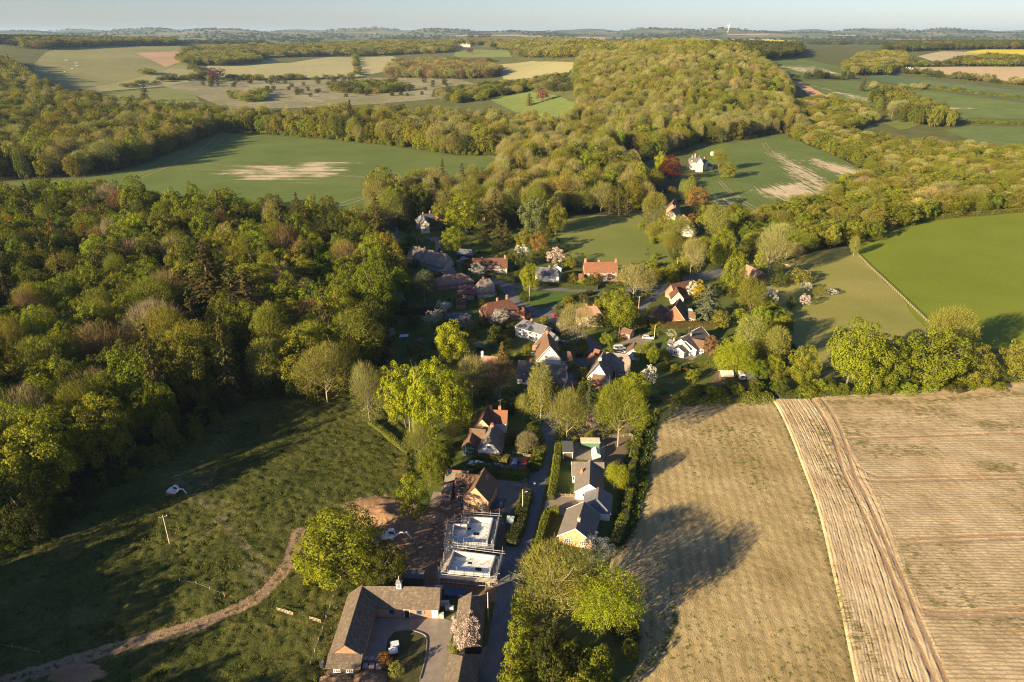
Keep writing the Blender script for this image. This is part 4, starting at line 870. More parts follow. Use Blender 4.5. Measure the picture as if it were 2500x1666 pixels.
for a, l in [((245, 785, 925, 140, 'bare', 'brown'), 'reddish brown bare tree in the middle of the left wood'), ((375, 732, 870, 140, 'bare', 'grey'), 'fan shaped grey bare tree in the left wood'),
             ((505, 598, 800, 150, 'fir', (.062, .052, .018)), 'tallest brown-green fir in the left wood'), ((605, 660, 830, 125, 'fir', (.07, .056, .018)), 'brown-green fir right of the tallest one'), ((360, 625, 720, 60, 'fir', 'conifer'), 'small fir in front of the left wood conifers'),
             ((655, 830, 955, 100, 'budding', 'gold'), 'golden open tree near the front edge of the left wood'), ((480, 785, 930, 170, 'budding', 'olive'), 'broad bronze budding tree below the tallest fir'),
             ((185, 940, 1110, 100, 'budding', 'olive'), 'ivy clad half-bare tree at the front of the left wood'), ((130, 530, 640, 48, 'fir', 'rust'), 'leftmost rusty conifer at the back of the left wood'), ((180, 560, 650, 48, 'fir', 'rust'), 'second rusty conifer at the back of the left wood'), ((205, 545, 655, 55, 'fir', 'rust'), 'third rusty conifer at the back of the left wood'), ((268, 520, 600, 45, 'fir', 'rust'), 'rightmost rusty conifer at the back of the left wood'),
             ((665, 590, 680, 50, 'fir', 'rust'), 'lone rusty conifer towards the right of the left wood'), ((425, 580, 680, 88, 'bare', 'tan'), 'round tan bare tree at the middle of the left wood'), ((750, 680, 770, 50, 'bare', 'grey'), 'small grey bare tree right in the left wood'), ((840, 585, 690, 70, 'budding', 'gold'), 'pale golden tree at the right of the left wood'),
             ((325, 435, 560, 85, 'oak', 'oak'), 'round oak standing out on the back edge of the left wood'), ((400, 1010, 1090, 60, 'shrub', 'olive'), 'pale bush at the front of the left wood'), ((60, 1170, 1330, 130, 'oak', 'dark'), 'dark tree at the lower left corner of the wood')]: T(*a, l)
T(560, 640, 815, 110, 'fir', (.055, .05, .02), 'dark fir between the two largest firs of the left wood')
# garden shrubs
k = 0
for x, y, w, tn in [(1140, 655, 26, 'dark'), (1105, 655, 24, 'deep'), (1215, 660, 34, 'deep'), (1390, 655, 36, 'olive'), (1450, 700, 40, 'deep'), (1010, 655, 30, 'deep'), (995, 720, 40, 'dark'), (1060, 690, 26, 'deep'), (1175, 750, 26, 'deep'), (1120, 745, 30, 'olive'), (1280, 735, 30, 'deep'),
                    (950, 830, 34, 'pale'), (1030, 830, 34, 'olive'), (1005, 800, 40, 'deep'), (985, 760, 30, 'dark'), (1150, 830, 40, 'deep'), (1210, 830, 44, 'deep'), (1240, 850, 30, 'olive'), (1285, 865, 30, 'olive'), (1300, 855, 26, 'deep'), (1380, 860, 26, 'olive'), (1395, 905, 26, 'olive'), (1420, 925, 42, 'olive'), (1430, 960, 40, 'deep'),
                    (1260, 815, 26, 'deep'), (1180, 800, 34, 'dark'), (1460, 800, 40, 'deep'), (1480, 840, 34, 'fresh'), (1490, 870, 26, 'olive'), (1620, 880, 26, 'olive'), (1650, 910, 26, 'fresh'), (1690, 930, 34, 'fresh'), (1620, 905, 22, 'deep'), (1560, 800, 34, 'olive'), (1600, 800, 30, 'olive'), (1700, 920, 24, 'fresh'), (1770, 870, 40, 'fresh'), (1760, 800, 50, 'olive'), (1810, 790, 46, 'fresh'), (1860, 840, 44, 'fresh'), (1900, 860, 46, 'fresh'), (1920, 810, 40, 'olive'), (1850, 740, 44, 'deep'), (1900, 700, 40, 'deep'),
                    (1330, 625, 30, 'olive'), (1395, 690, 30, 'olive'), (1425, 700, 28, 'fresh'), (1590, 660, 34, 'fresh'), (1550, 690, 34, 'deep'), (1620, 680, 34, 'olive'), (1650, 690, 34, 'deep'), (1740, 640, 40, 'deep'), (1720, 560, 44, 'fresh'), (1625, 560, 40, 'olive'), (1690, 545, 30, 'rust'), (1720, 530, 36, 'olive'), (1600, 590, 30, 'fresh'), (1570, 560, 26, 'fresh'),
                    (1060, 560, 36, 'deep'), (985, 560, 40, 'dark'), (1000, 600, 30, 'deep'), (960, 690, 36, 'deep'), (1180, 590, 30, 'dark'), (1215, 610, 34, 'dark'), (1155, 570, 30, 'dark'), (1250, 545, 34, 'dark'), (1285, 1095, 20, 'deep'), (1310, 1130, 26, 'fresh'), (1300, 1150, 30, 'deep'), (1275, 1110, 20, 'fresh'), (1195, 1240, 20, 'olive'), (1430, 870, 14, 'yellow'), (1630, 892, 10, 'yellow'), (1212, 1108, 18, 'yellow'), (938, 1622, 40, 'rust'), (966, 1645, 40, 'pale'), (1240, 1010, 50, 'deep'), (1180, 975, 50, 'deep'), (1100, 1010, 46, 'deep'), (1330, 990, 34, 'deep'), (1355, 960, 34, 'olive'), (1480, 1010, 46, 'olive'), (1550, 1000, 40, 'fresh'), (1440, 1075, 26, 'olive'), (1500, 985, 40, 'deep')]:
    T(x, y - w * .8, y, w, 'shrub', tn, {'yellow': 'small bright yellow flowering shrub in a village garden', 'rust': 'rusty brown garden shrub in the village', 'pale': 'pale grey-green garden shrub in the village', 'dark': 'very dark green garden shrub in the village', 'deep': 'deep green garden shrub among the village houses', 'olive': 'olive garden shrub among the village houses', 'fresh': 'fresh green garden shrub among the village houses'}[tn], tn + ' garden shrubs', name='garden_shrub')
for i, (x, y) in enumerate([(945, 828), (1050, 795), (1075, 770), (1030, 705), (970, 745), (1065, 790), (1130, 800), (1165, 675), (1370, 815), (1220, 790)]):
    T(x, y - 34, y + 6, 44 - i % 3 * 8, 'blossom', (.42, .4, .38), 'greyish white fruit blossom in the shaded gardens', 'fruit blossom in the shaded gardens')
# round bushes on the far common
for i in range(70):
    x = rng.uniform(470, 1100); y = rng.uniform(196, 240) if x > 560 else rng.uniform(196, 215)
    w = rng.uniform(8, 15); T(x, y - w * .9, y, w, 'far_dome', (.06, .06, .025) if rng.random() < .7 else (.1, .1, .04), 'small round dark bush on the rough common', 'round bushes on the common', cat='shrub')

# ------------------------------------------------------------------ woods
def hexpts(poly, d, jitter=.36, seed=1):
    r = np.random.default_rng(seed); p = [tuple(q) for q in poly]; xs = [q[0] for q in p]; ys = [q[1] for q in p]
    X, Y = np.meshgrid(np.arange(min(xs), max(xs), d), np.arange(min(ys), max(ys), d * .866)); X = X + (np.arange(X.shape[0]) % 2)[:, None] * d / 2
    X = X + r.uniform(-jitter, jitter, X.shape) * d; Y = Y + r.uniform(-jitter, jitter, Y.shape) * d
    k = inside(p, X, Y); return X[k], Y[k]
KEEP_OUT = [[tuple(q) for q in W2(p)] for p in ([(1180, 242), (1290, 224), (1335, 224), (1405, 250), (1425, 285), (1365, 318), (1240, 300)], [(1585, 395), (1750, 380), (1780, 420), (1740, 450), (1600, 480), (1560, 430)], [(1480, 380), (1560, 360), (1600, 440), (1540, 430)])]
WOODS = []
def wood(key, poly, d, mixd, where, hr=(13, 19), seed=1, wr=(.6, 1.3), lod=950, cluster=.012):
    X, Y = hexpts(poly, d, seed=seed); r = np.random.default_rng(seed + 50)
    kinds = list(mixd); pw = np.array([mixd[k] for k in kinds], float); cum = np.cumsum(pw / pw.sum())
    n1 = .5 * vnoise(X * cluster, Y * cluster, seed + 3) + .5 * vnoise(X * cluster * 3.3, Y * cluster * 3.3, seed + 4)
    keep = r.random(len(X)) > .07; X, Y, n1 = X[keep], Y[keep], n1[keep]
    n1 = np.argsort(np.argsort(n1)) / max(1, len(n1) - 1)
    for x, y, q in zip(X, Y, n1):
        if any(inside(p, np.array(x), np.array(y)) for p in KEEP_OUT): continue
        if any((x - a) ** 2 + (y - b) ** 2 < (1.0 * w + 1.5) ** 2 for a, b, w in ALL_TREES[:NFEAT]): continue
        u = .62 * q + .38 * r.random() if cluster else r.random()
        kind, tn = kinds[min(int(np.searchsorted(cum, u)), len(kinds) - 1)]
        h = r.uniform(*hr); w = d * r.uniform(*wr) * 1.45
        if kind in ('spruce', 'fir'): h *= 1.35; w *= .72
        if kind == 'shrub': h *= .32; w *= .6
        WOODS.append((key, kind, tn, x, y, h, w, where, lod))
NFEAT = len(ALL_TREES)
GREENS = {('oak', 'oak'): 3, ('oak', 'fresh'): 2.6, ('oak', 'deep'): 2.2, ('budding', 'olive'): 1.6, ('bare', 'brown'): .4, ('bare', 'grey'): .3, ('beech', 'olive'): 1.2, ('fir', 'conifer'): .8}
wood('west', W_LEFT, 10.2, GREENS, 'in the left wood', (15, 25), 3, cluster=0)
wood('north', W_BAND, 12.5, {('fir', 'conifer'): .8, ('bare', 'tan'): 1.4, ('budding', 'olive'): 2.2, ('oak', 'deep'): 1.6, ('oak', 'olive'): 2.0, ('budding', 'tan'): 2.4, ('oak', 'fresh'): 1.2}, 'in the wood behind the crop', (16, 28), 5, lod=1500)
wood('centre', W_CENTRE, 11.0, {('fir', 'conifer'): .25, ('oak', 'dark'): .4, ('oak', 'deep'): 1.2, ('oak', 'fresh'): 1.8, ('budding', 'olive'): 2.2, ('bare', 'tan'): 2.0, ('budding', 'gold'): 1.8, ('budding', 'tan'): 2.4, ('oak', 'olive'): 1.8}, 'on the far wooded hill', (13, 25), 7, lod=1500)
wood('east', W_RIGHT, 9.8, {('oak', 'fresh'): 2.2, ('budding', 'olive'): 1.8, ('bare', 'tan'): 1.1, ('oak', 'olive'): 2.2, ('oak', 'oak'): 1.6, ('budding', 'gold'): 1}, 'in the right wood belt', (8, 14), 9, lod=1500)
# tree rows along the field edge (tall oaks in evening light)
def row(px, n, kind, tints, label, group, h, w, key):
    l = resample(smooth_line(W2(px), 5), 1.0, False)
    for i in range(n):
        p = l[min(len(l) - 1, int((i + .5 + rng.uniform(-.25, .25)) / n * len(l)))]
        WOODS.append((key, kind, tints[i % len(tints)], p.x + rng.normal() * 2, p.y + rng.normal() * 2, rng.uniform(*h), rng.uniform(*w), label, 5000))
row([(560, 322), (700, 326), (860, 341), (1000, 356), (1110, 374), (1210, 376)], 34, 'oak', ['olive', 'fresh', 'olive', 'oak'], 'in the tall row behind the dark crop field', '', (17, 24), (13, 19), 'edge')
row([(1975, 330), (2030, 345), (2100, 375), (2150, 410), (2050, 470), (1900, 545)], 22, 'oak', ['fresh', 'olive', 'oak'], 'around the chalky crop field', '', (9, 13), (9, 13), 'chalkedge')
row([(2070, 590), (2200, 548), (2330, 525), (2500, 508), (2600, 500)], 18, 'oak', ['fresh', 'oak', 'olive'], 'along the top of the bright green field', '', (11, 15), (10, 14), 'topedge')
row([(1680, 965), (1760, 960), (1850, 962), (1930, 955), (2010, 955), (2100, 958), (2200, 955), (2330, 950), (2420, 940)], 34, 'shrub', ['oak', 'deep', 'fresh'], 'in the hedge line above the ploughed field', '', (3, 4.5), (4.5, 7), 'hedgeline')
row([(1840, 800), (1900, 770), (1880, 900), (1840, 930), (1920, 920)], 16, 'oak', ['fresh', 'oak', 'olive'], 'in the thicket beside the garden sheds', '', (6, 9), (6, 9), 'thicket')
row([(1600, 590), (1660, 620), (1700, 620), (1760, 600), (1740, 560)], 12, 'budding', ['olive', 'gold', 'fresh'], 'around the farmhouse beyond the paddock', '', (8, 12), (8, 11), 'farm')
row([(1560, 700), (1640, 690), (1660, 660), (1700, 650)], 8, 'oak', ['fresh', 'olive', 'fresh'], 'beside the pale lane above the cottages', '', (6, 8), (6, 8), 'lanetrees')
row([(960, 530), (1040, 500), (1120, 520), (1200, 540), (1260, 560)], 16, 'oak', ['dark', 'deep', 'olive'], 'in the dark garden wood behind the grey stone house', '', (11, 16), (8, 12), 'gardenwood')
# far copses and hedgerow trees
def blob(px, d, mixd, where, key, hr=(12, 18), seed=1, lod=1500): wood(key, W2(px), d, mixd, where, hr, seed, lod=lod, cluster=.02)
MIXF = {('oak', 'deep'): 1.5, ('oak', 'olive'): 2, ('bare', 'tan'): 1, ('budding', 'olive'): 1.5, ('oak', 'dark'): 1}
blob([(430, 152), (470, 138), (620, 140), (640, 155), (560, 162), (450, 160)], 11, MIXF, 'far', 'far', (16, 22), 11)
blob([(940, 190), (950, 175), (1040, 160), (1170, 162), (1225, 180), (1200, 193), (1050, 195)], 12, {('oak', 'deep'): 1, ('bare', 'brown'): 1.6, ('budding', 'tan'): 1.5, ('oak', 'olive'): 1}, 'far', 'far', (18, 25), 12)
blob([(2120, 245), (2130, 265), (2200, 300), (2310, 318), (2330, 300), (2230, 262), (2190, 240)], 12, {('oak', 'oak'): 1, ('oak', 'olive'): 1, ('oak', 'deep'): 1, ('bare', 'tan'): .6}, 'far', 'far', (17, 24), 13)
blob([(1730, 130), (1780, 118), (1950, 120), (1960, 138), (1850, 148), (1800, 142)], 12, {('oak', 'dark'): 1, ('oak', 'deep'): 1.5}, 'far', 'far', (16, 22), 14)
blob([(2050, 175), (2100, 140), (2200, 135), (2220, 150), (2170, 185), (2090, 188)], 13, MIXF, 'far', 'far', (13, 18), 15)
blob([(2150, 128), (2200, 112), (2500, 112), (2700, 110), (2700, 122), (2400, 121), (2280, 124)], 16, {('oak', 'dark'): 1, ('oak', 'deep'): 1, ('bare', 'brown'): .5}, 'far', 'far', (16, 22), 16)
blob([(2300, 162), (2340, 150), (2420, 142), (2500, 146), (2700, 150), (2700, 164), (2500, 163)], 14, {('oak', 'deep'): 1, ('oak', 'olive'): 1}, 'far', 'far', (11, 15), 17)
blob([(20, 118), (60, 108), (300, 106), (420, 106), (430, 112), (300, 113), (110, 122)], 18, {('oak', 'dark'): 1, ('oak', 'olive'): 1, ('bare', 'brown'): 1}, 'far', 'far', (20, 27), 18)
blob([(-100, 112), (0, 102), (100, 98), (330, 98), (360, 103), (200, 105), (40, 107)], 18, {('oak', 'dark'): 1}, 'far', 'far', (20, 28), 19)
blob([(440, 135), (560, 122), (700, 118), (860, 114), (1050, 108), (1110, 112), (1100, 130), (960, 136), (800, 138), (640, 142), (520, 146)], 27, MIXF, 'far', 'far', (18, 26), 20)
blob([(1180, 120), (1250, 112), (1400, 112), (1500, 122), (1470, 140), (1400, 145), (1260, 140), (1250, 124)], 22, MIXF, 'far', 'far', (18, 26), 21)
blob([(1090, 105), (1200, 100), (1400, 100), (1440, 108), (1300, 110), (1150, 112)], 30, MIXF, 'far', 'far', (20, 28), 22)
blob([(800, 215), (900, 205), (960, 205), (1000, 222), (900, 232), (820, 228)], 16, {('oak', 'olive'): 1, ('oak', 'deep'): 1, ('oak', 'fresh'): 1}, 'far', 'far', (9, 14), 23)
blob([(560, 240), (640, 232), (660, 245), (600, 252)], 14, {('oak', 'fresh'): 1, ('bare', 'tan'): 1}, 'far', 'far', (10, 15), 24)
blob([(1060, 235), (1200, 215), (1400, 190), (1410, 225), (1290, 228), (1190, 245), (1100, 255)], 13, {('oak', 'fresh'): 1, ('oak', 'deep'): 1, ('budding', 'tan'): 1}, 'far', 'far', (11, 16), 25)
blob([(2240, 215), (2260, 210), (2700, 258), (2700, 264)], 7, {('shrub', 'oak'): 1, ('shrub', 'fresh'): 1, ('oak', 'olive'): .3}, 'far', 'far', (7, 10), 26)
blob([(2200, 180), (2220, 176), (2700, 226), (2700, 232)], 10, {('shrub', 'oak'): 1, ('oak', 'deep'): .6, ('bare', 'tan'): .4}, 'far', 'far', (8, 13), 27)
blob([(2110, 218), (2120, 214), (2250, 215), (2250, 222)], 10, {('shrub', 'oak'): 1, ('bare', 'tan'): .4}, 'far', 'far', (8, 13), 28)
blob([(1930, 190), (1940, 184), (2080, 190), (2080, 196)], 9, {('shrub', 'deep'): 1, ('oak', 'dark'): .5}, 'far', 'far', (8, 13), 29)
blob([(2310, 302), (2320, 296), (2700, 302), (2700, 312)], 9, {('shrub', 'oak'): 1}, 'far', 'far', (8, 10), 30)
blob([(1930, 262), (2020, 248), (2110, 270), (2130, 300), (2040, 332), (1965, 332)], 12, {('oak', 'olive'): 1, ('budding', 'olive'): 1, ('bare', 'tan'): .6, ('oak', 'fresh'): 1}, 'far', 'far', (10, 16), 41)
blob([(400, 195), (420, 190), (520, 192), (500, 200)], 16, {('shrub', 'deep'): 1, ('oak', 'deep'): 1}, 'far', 'far', (6, 10), 31)
blob([(340, 180), (360, 176), (380, 183), (350, 186)], 14, {('oak', 'olive'): 1}, 'far', 'far', (9, 12), 32)
for i, pl_ in enumerate([[(505, 193), (700, 193), (860, 190), (860, 193), (700, 197), (505, 197)], [(300, 212), (400, 196), (500, 188), (500, 192), (400, 200), (300, 216)], [(862, 140), (872, 140), (880, 185), (868, 185)], [(470, 165), (500, 180), (520, 205), (510, 207), (490, 184), (462, 168)], [(960, 150), (1200, 150), (1200, 154), (960, 154)], [(1250, 205), (1400, 188), (1400, 192), (1250, 209)], [(2080, 165), (2190, 160), (2300, 160), (2300, 163), (2190, 164), (2080, 169)]]):
    blob(pl_, 11, {('shrub', 'deep'): 1, ('oak', 'olive'): .6, ('oak', 'deep'): .6}, 'far', 'far', (7, 13), 50 + i)
# off to the left of the view the wood goes on down to the lane
blob([(-300, 2020), (480, 2060), (400, 2800), (-600, 2800)], 9, GREENS, 'west2', 'west2', (12, 16), 34)
blob([(-1000, 2600), (-900, 1650), (-420, 1530), (-100, 1530), (-130, 1700), (-250, 1950), (-500, 2600)], 9, GREENS, 'west2', 'west2', (13, 18), 33)
# skyline woods
r_ = np.random.default_rng(77)
for _ in range(11000):
    Y = math.exp(r_.uniform(math.log(3300), math.log(10500))); s = r_.uniform(-.78, .78); x = s * Y
    q = .6 * float(vnoise(x / 420, Y / 800, 61)) + .4 * float(vnoise(x / 150, Y / 300, 62))
    if q < .5: continue
    WOODS.append(('sky', 'far_dome', 'dark' if r_.random() < .5 else 'deep', x, Y, r_.uniform(9, 17), r_.uniform(14, 36), 'far', 0))

LOOK = {'oak': 'dark green', 'fresh': 'fresh green', 'deep': 'deep green', 'olive': 'olive green', 'brown': 'brown', 'grey': 'grey-brown', 'tan': 'tan', 'gold': 'golden', 'dark': 'very dark green', 'conifer': 'brownish'}
KN = {'oak': 'leafy oak', 'beech': 'rounded leafy tree', 'budding': 'half-open budding tree', 'bare': 'leafless tree', 'fir': 'conifer', 'shrub': 'bush', 'spruce': 'conifer'}
OFF = 160
def seen(x, y, h):
    a, b = proj(x, y, float(hgt(x, y)) + h * .6); return -OFF * .4 < a < 2500 + OFF * .4 and -20 < b < 1740
byname = {}; rest = []
for t in WOODS:
    key, kind, tn, x, y, h, w, where, lod = t
    if key in ('sky', 'west2', 'far') or not seen(x, y, h): rest.append(t); continue
    byname.setdefault(NAME[kind], []).append(t)
indiv = []
for nm, l in byname.items():
    l.sort(key=lambda t: -t[6] / math.hypot(t[3], t[4])); indiv += l[:270]; rest += l[270:]
for key, kind, tn, x, y, h, w, where, lod in indiv:
    a_, b_ = proj(x, y, float(hgt(x, y)) + h * .5)
    zone = {'in the left wood': (('at the meadow edge' if b_ > 930 else 'lower part' if b_ > 780 else 'upper part' if b_ > 600 else 'at the back') + (' far left' if a_ < 280 else ' mid left' if a_ < 520 else ' near the gardens' if a_ > 760 else '')),
            'on the far wooded hill': (('near the crest' if b_ < 190 else 'halfway up' if b_ < 290 else 'low on the slope' if b_ < 390 else 'at its foot') + (', left side' if a_ < 1300 else ', right side' if a_ > 1600 else '')),
            'in the right wood belt': ('at the right end' if a_ > 2300 else 'at the left end' if a_ < 2000 else 'midway'), 'in the wood behind the crop': ('at the left end' if a_ < 250 else 'left of centre' if a_ < 540 else 'behind the tall row')}.get(where, 'left part' if a_ < 800 else '')
    lab = ('%s %s %s %s' % (LOOK[tn], KN[kind], where, zone)).strip(); plant(kind, (x, y), h, w, jit(TINT[tn]), lab, lab.replace(' in the', 's in the', 1) if 0 else 'trees ' + where if kind != 'shrub' else 'bushes ' + where)

def gn_scatter(name, label, pts, protos, kind='stuff', category='woodland'):
    """one stuff object: points carrying proto index, scale, turn and tint, instanced by geometry nodes. pts rows: (x,y,z,proto,sx,sz,rot,tint)"""
    me = bpy.data.meshes.new(name); n = len(pts); me.vertices.add(n); me.vertices.foreach_set('co', np.array([p[:3] for p in pts], np.float32).ravel())
    def at(nm, ty, arr, key):
        a = me.attributes.new(nm, ty, 'POINT'); a.data.foreach_set(key, np.asarray(arr).ravel())
    at('pidx', 'INT', np.array([p[3] for p in pts], np.int32), 'value')
    at('pscl', 'FLOAT_VECTOR', np.array([(p[4], p[4], p[5]) for p in pts], np.float32), 'vector')
    at('prot', 'FLOAT_VECTOR', np.array([(0, 0, p[6]) for p in pts], np.float32), 'vector')
    at('tint', 'FLOAT_COLOR', np.array([(*p[7], 1) for p in pts], np.float32), 'color')
    o = link(name, me); tag(o, label, category, kind=kind)
    col = bpy.data.collections.new(name + '_kinds')
    for i, m in enumerate(protos):
        q = bpy.data.objects.new('kind_%02d' % i, m); col.objects.link(q)
    g = bpy.data.node_groups.new(name + '_scatter', 'GeometryNodeTree')
    g.interface.new_socket('Geometry', in_out='INPUT', socket_type='NodeSocketGeometry'); g.interface.new_socket('Geometry', in_out='OUTPUT', socket_type='NodeSocketGeometry')
    gi = g.nodes.new('NodeGroupInput'); go = g.nodes.new('NodeGroupOutput'); iop = g.nodes.new('GeometryNodeInstanceOnPoints'); ci = g.nodes.new('GeometryNodeCollectionInfo')
    ci.inputs['Collection'].default_value = col; ci.inputs['Separate Children'].default_value = True; ci.inputs['Reset Children'].default_value = True
    def na(nm, ty):
        k = g.nodes.new('GeometryNodeInputNamedAttribute'); k.data_type = ty; k.inputs[0].default_value = nm; return k.outputs[0]
    L = g.links.new; L(gi.outputs[0], iop.inputs['Points']); L(ci.outputs[0], iop.inputs['Instance']); iop.inputs['Pick Instance'].default_value = True
    L(na('pidx', 'INT'), iop.inputs['Instance Index']); L(na('pscl', 'FLOAT_VECTOR'), iop.inputs['Scale']); L(na('prot', 'FLOAT_VECTOR'), iop.inputs['Rotation']); L(iop.outputs[0], go.inputs[0])
    md = o.modifiers.new('scatter', 'NODES'); md.node_group = g
    return o
def joined(pair):
    tm, cm = pair; bm = bmesh.new(); bm.from_mesh(cm); k = len(bm.faces); bm.from_mesh(tm); me = bpy.data.meshes.new('tree'); 
    bm.faces.ensure_lookup_table()
    for f in bm.faces[k:]: f.material_index = 1
    bm.to_mesh(me); bm.free(); me.materials.append(cm.materials[0]); me.materials.append(tm.materials[0]); return me
SK = ['oak', 'beech', 'budding', 'bare', 'fir', 'shrub', 'far_oak', 'far_tall', 'far_bare', 'far_dome']
SP_ = {}; SM = []; SSZ = []
for k in SK:
    for pr in PROTO[k]: SP_.setdefault(k, []).append(len(SM)); SM.append(joined(pr)); SSZ.append(SIZE[pr[0].name])
def scat(rows, nm, label):
    out = []
    for key, kind, tn, x, y, h, w, where, lod in rows:
        k = kind; D = math.hypot(x, y); tint = TINT[tn]
        if D > lod: k = {'oak': 'far_oak', 'beech': 'far_tall', 'budding': 'far_bare', 'bare': 'far_bare', 'shrub': 'far_oak'}.get(kind, kind)
        s = SP_[k][rng.integers(len(SP_[k]))]; zt, nat = SSZ[s]
        out.append((x, y, float(hgt(x, y)) - .1, s, w / nat, h / zt, rng.uniform(0, 6.28), jit(tint, .16)))
    gn_scatter(nm, label, out, SM)
scat([t for t in rest if t[0] in ('centre', 'edge', 'chalkedge')], 'hill_woodland', 'mass of spring trees covering the hill beyond the village')
scat([t for t in rest if t[0] == 'north'], 'north_woodland', 'mass of trees in the wood beyond the dark crop field')
scat([t for t in rest if t[0] in ('west', 'west2')], 'west_woodland', 'trees of the left wood running on towards the lower left')
scat([t for t in rest if t[0] in ('east', 'topedge')], 'east_woodland', 'mass of trees in the wood belt on the right')
scat([t for t in rest if t[0] == 'far'], 'distant_trees', 'far copses and hedgerow trees below the skyline')
scat([t for t in rest if t[0] == 'sky'], 'skyline_woodland', 'hazy woods on the skyline')
scat([t for t in rest if t[0] in ('hedgeline', 'thicket', 'farm', 'lanetrees', 'gardenwood')], 'garden_thicket', 'loose bushes among the hedges') if any(t[0] in ('hedgeline', 'thicket', 'farm', 'lanetrees', 'gardenwood') for t in rest) else None
print('trees', len(indiv), len(rest), {k: len(v) for k, v in byname.items()})
# understorey along the wood edges
def edge_bushes(px, n, nm, label, tints=('deep', 'oak', 'olive'), h=(2, 5)):
    l = resample(smooth_line(W2(px), 5), 1.0, False); rows = []
    for i in range(n):
        p = l[rng.integers(len(l))]; rows.append(('u', 'shrub', tints[rng.integers(len(tints))], p.x + rng.normal() * 2.2, p.y + abs(rng.normal()) * 3, rng.uniform(*h), rng.uniform(3, 6.5), '', 900))
    scat(rows, nm, label)
edge_bushes([(0, 1360), (110, 1285), (300, 1165), (400, 1112), (515, 1012), (600, 978), (735, 968), (850, 958)], 130, 'wood_edge_thicket', 'low thicket along the meadow edge of the left wood', ('dark', 'deep', 'olive'))
edge_bushes([(540, 326), (700, 332), (860, 346), (1000, 361), (1110, 378), (1220, 380)], 130, 'field_edge_thicket', 'low thicket along the far edge of the dark crop field', ('fresh', 'oak', 'olive'), (3, 6))
edge_bushes([(1700, 352), (1790, 346), (1912, 328), (2030, 374), (2140, 428), (2000, 495), (1860, 548), (1800, 556)], 150, 'chalk_edge_thicket', 'low thicket round the chalky crop field', ('fresh', 'oak', 'olive'), (2.5, 5))
edge_bushes([(885, 975), (905, 890), (955, 775), (970, 690), (960, 610)], 70, 'garden_edge_thicket', 'low thicket between the left wood and the gardens', ('dark', 'deep', 'oak'))

# rough grass tufts on the meadow and the field margin
def tuft_mesh(seed, n, h, w):
    r = np.random.default_rng(seed); a = r.uniform(0, 6.28, n); st = np.stack([np.cos(a), np.sin(a), np.zeros(n)], 1) * r.uniform(0, w, (n, 1)); d = np.stack([np.cos(a) * r.uniform(.2, 1, n), np.sin(a) * r.uniform(.2, 1, n), np.ones(n)], 1)
    s = np.stack([-np.sin(a), np.cos(a), np.zeros(n)], 1) * r.uniform(.05, .1, (n, 1)); e = st + d * h * r.uniform(.5, 1.2, (n, 1))
    return quads_mesh('tuft', np.stack([st - s, st + s, e + s * .4, e - s * .4], 1), M_LEAF, np.clip(r.normal(.5, .2, n), 0, 1))
TUFT = [tuft_mesh(i, 26, .34, .28) for i in range(3)]
def tufts(name, label, poly, d, seed, tints, avoid=None, hs=(.6, 1.4)):
    X, Y = hexpts(poly, d, .5, seed); r = np.random.default_rng(seed); pts = []
    av = avoid(X, Y) if avoid else np.zeros(X.shape); c = vnoise(X * .09, Y * .09, seed + 8)
    for x, y, a, q in zip(X, Y, av, c):
        if a > .3 or r.random() > .35 + .8 * q: continue
        px, py = proj(x, y, 0)
        if not (-60 < px < 2560 and py < 1730): continue
        k = r.uniform(*hs); pts.append((x, y, .0, int(r.integers(3)), k * 1.5, k, r.uniform(0, 6.28), jit(tints[int(r.integers(len(tints)))], .2)))
    gn_scatter(name, label, pts, TUFT, category='grass')
tufts('meadow_tufts', 'coarse grass tufts on the rough meadow', MEAD, .75, 91, [(.065, .085, .012), (.088, .1, .015), (.15, .135, .036), (.042, .06, .009)], lambda x, y: np.maximum.reduce([_mt(x, y), _mud(x, y), _w2(x, y) * .7]))
tufts('margin_tufts', 'tall weeds along the margin between the gardens and the dry field', W2([(1575, 1010), (1600, 1010), (1585, 1100), (1570, 1200), (1555, 1260), (1520, 1330), (1490, 1340), (1500, 1300), (1520, 1210), (1535, 1120)]), .5, 92, [(.06, .09, .018), (.09, .11, .025)], hs=(1.2, 2.6))

# ------------------------------------------------------------------ buildings
_win = {}
def window_mesh(w, h, nv, nh, fm):
    k = (round(w, 2), round(h, 2), nv, nh, fm.name)
    if k not in _win:
        b = .075; mb = MB().box(-w / 2 - .05, w / 2 + .05, -.09, .0, -h / 2 - .1, -h / 2)          # sill stands proud
        mb.box(-w / 2, -w / 2 + b, -.05, .02, -h / 2, h / 2).box(w / 2 - b, w / 2, -.05, .02, -h / 2, h / 2).box(-w / 2 + b, w / 2 - b, -.05, .02, h / 2 - b, h / 2).box(-w / 2 + b, w / 2 - b, -.05, .02, -h / 2 + .001, -h / 2 + b)
        for i in range(1, nv): x = -w / 2 + w * i / nv; mb.box(x - .035, x + .035, -.045, .018, -h / 2 + b, h / 2 - b)
        for i in range(1, nh): z = -h / 2 + h * i / nh; mb.box(-w / 2 + b, w / 2 - b, -.04, .016, z - .02, z + .02)
        _win[k] = (mb.mesh('window', fm), MB().box(-w / 2 + .02, w / 2 - .02, -.015, .01, -h / 2 + .02, h / 2 - .02).mesh('pane', M_GLASS))
    return _win[k]
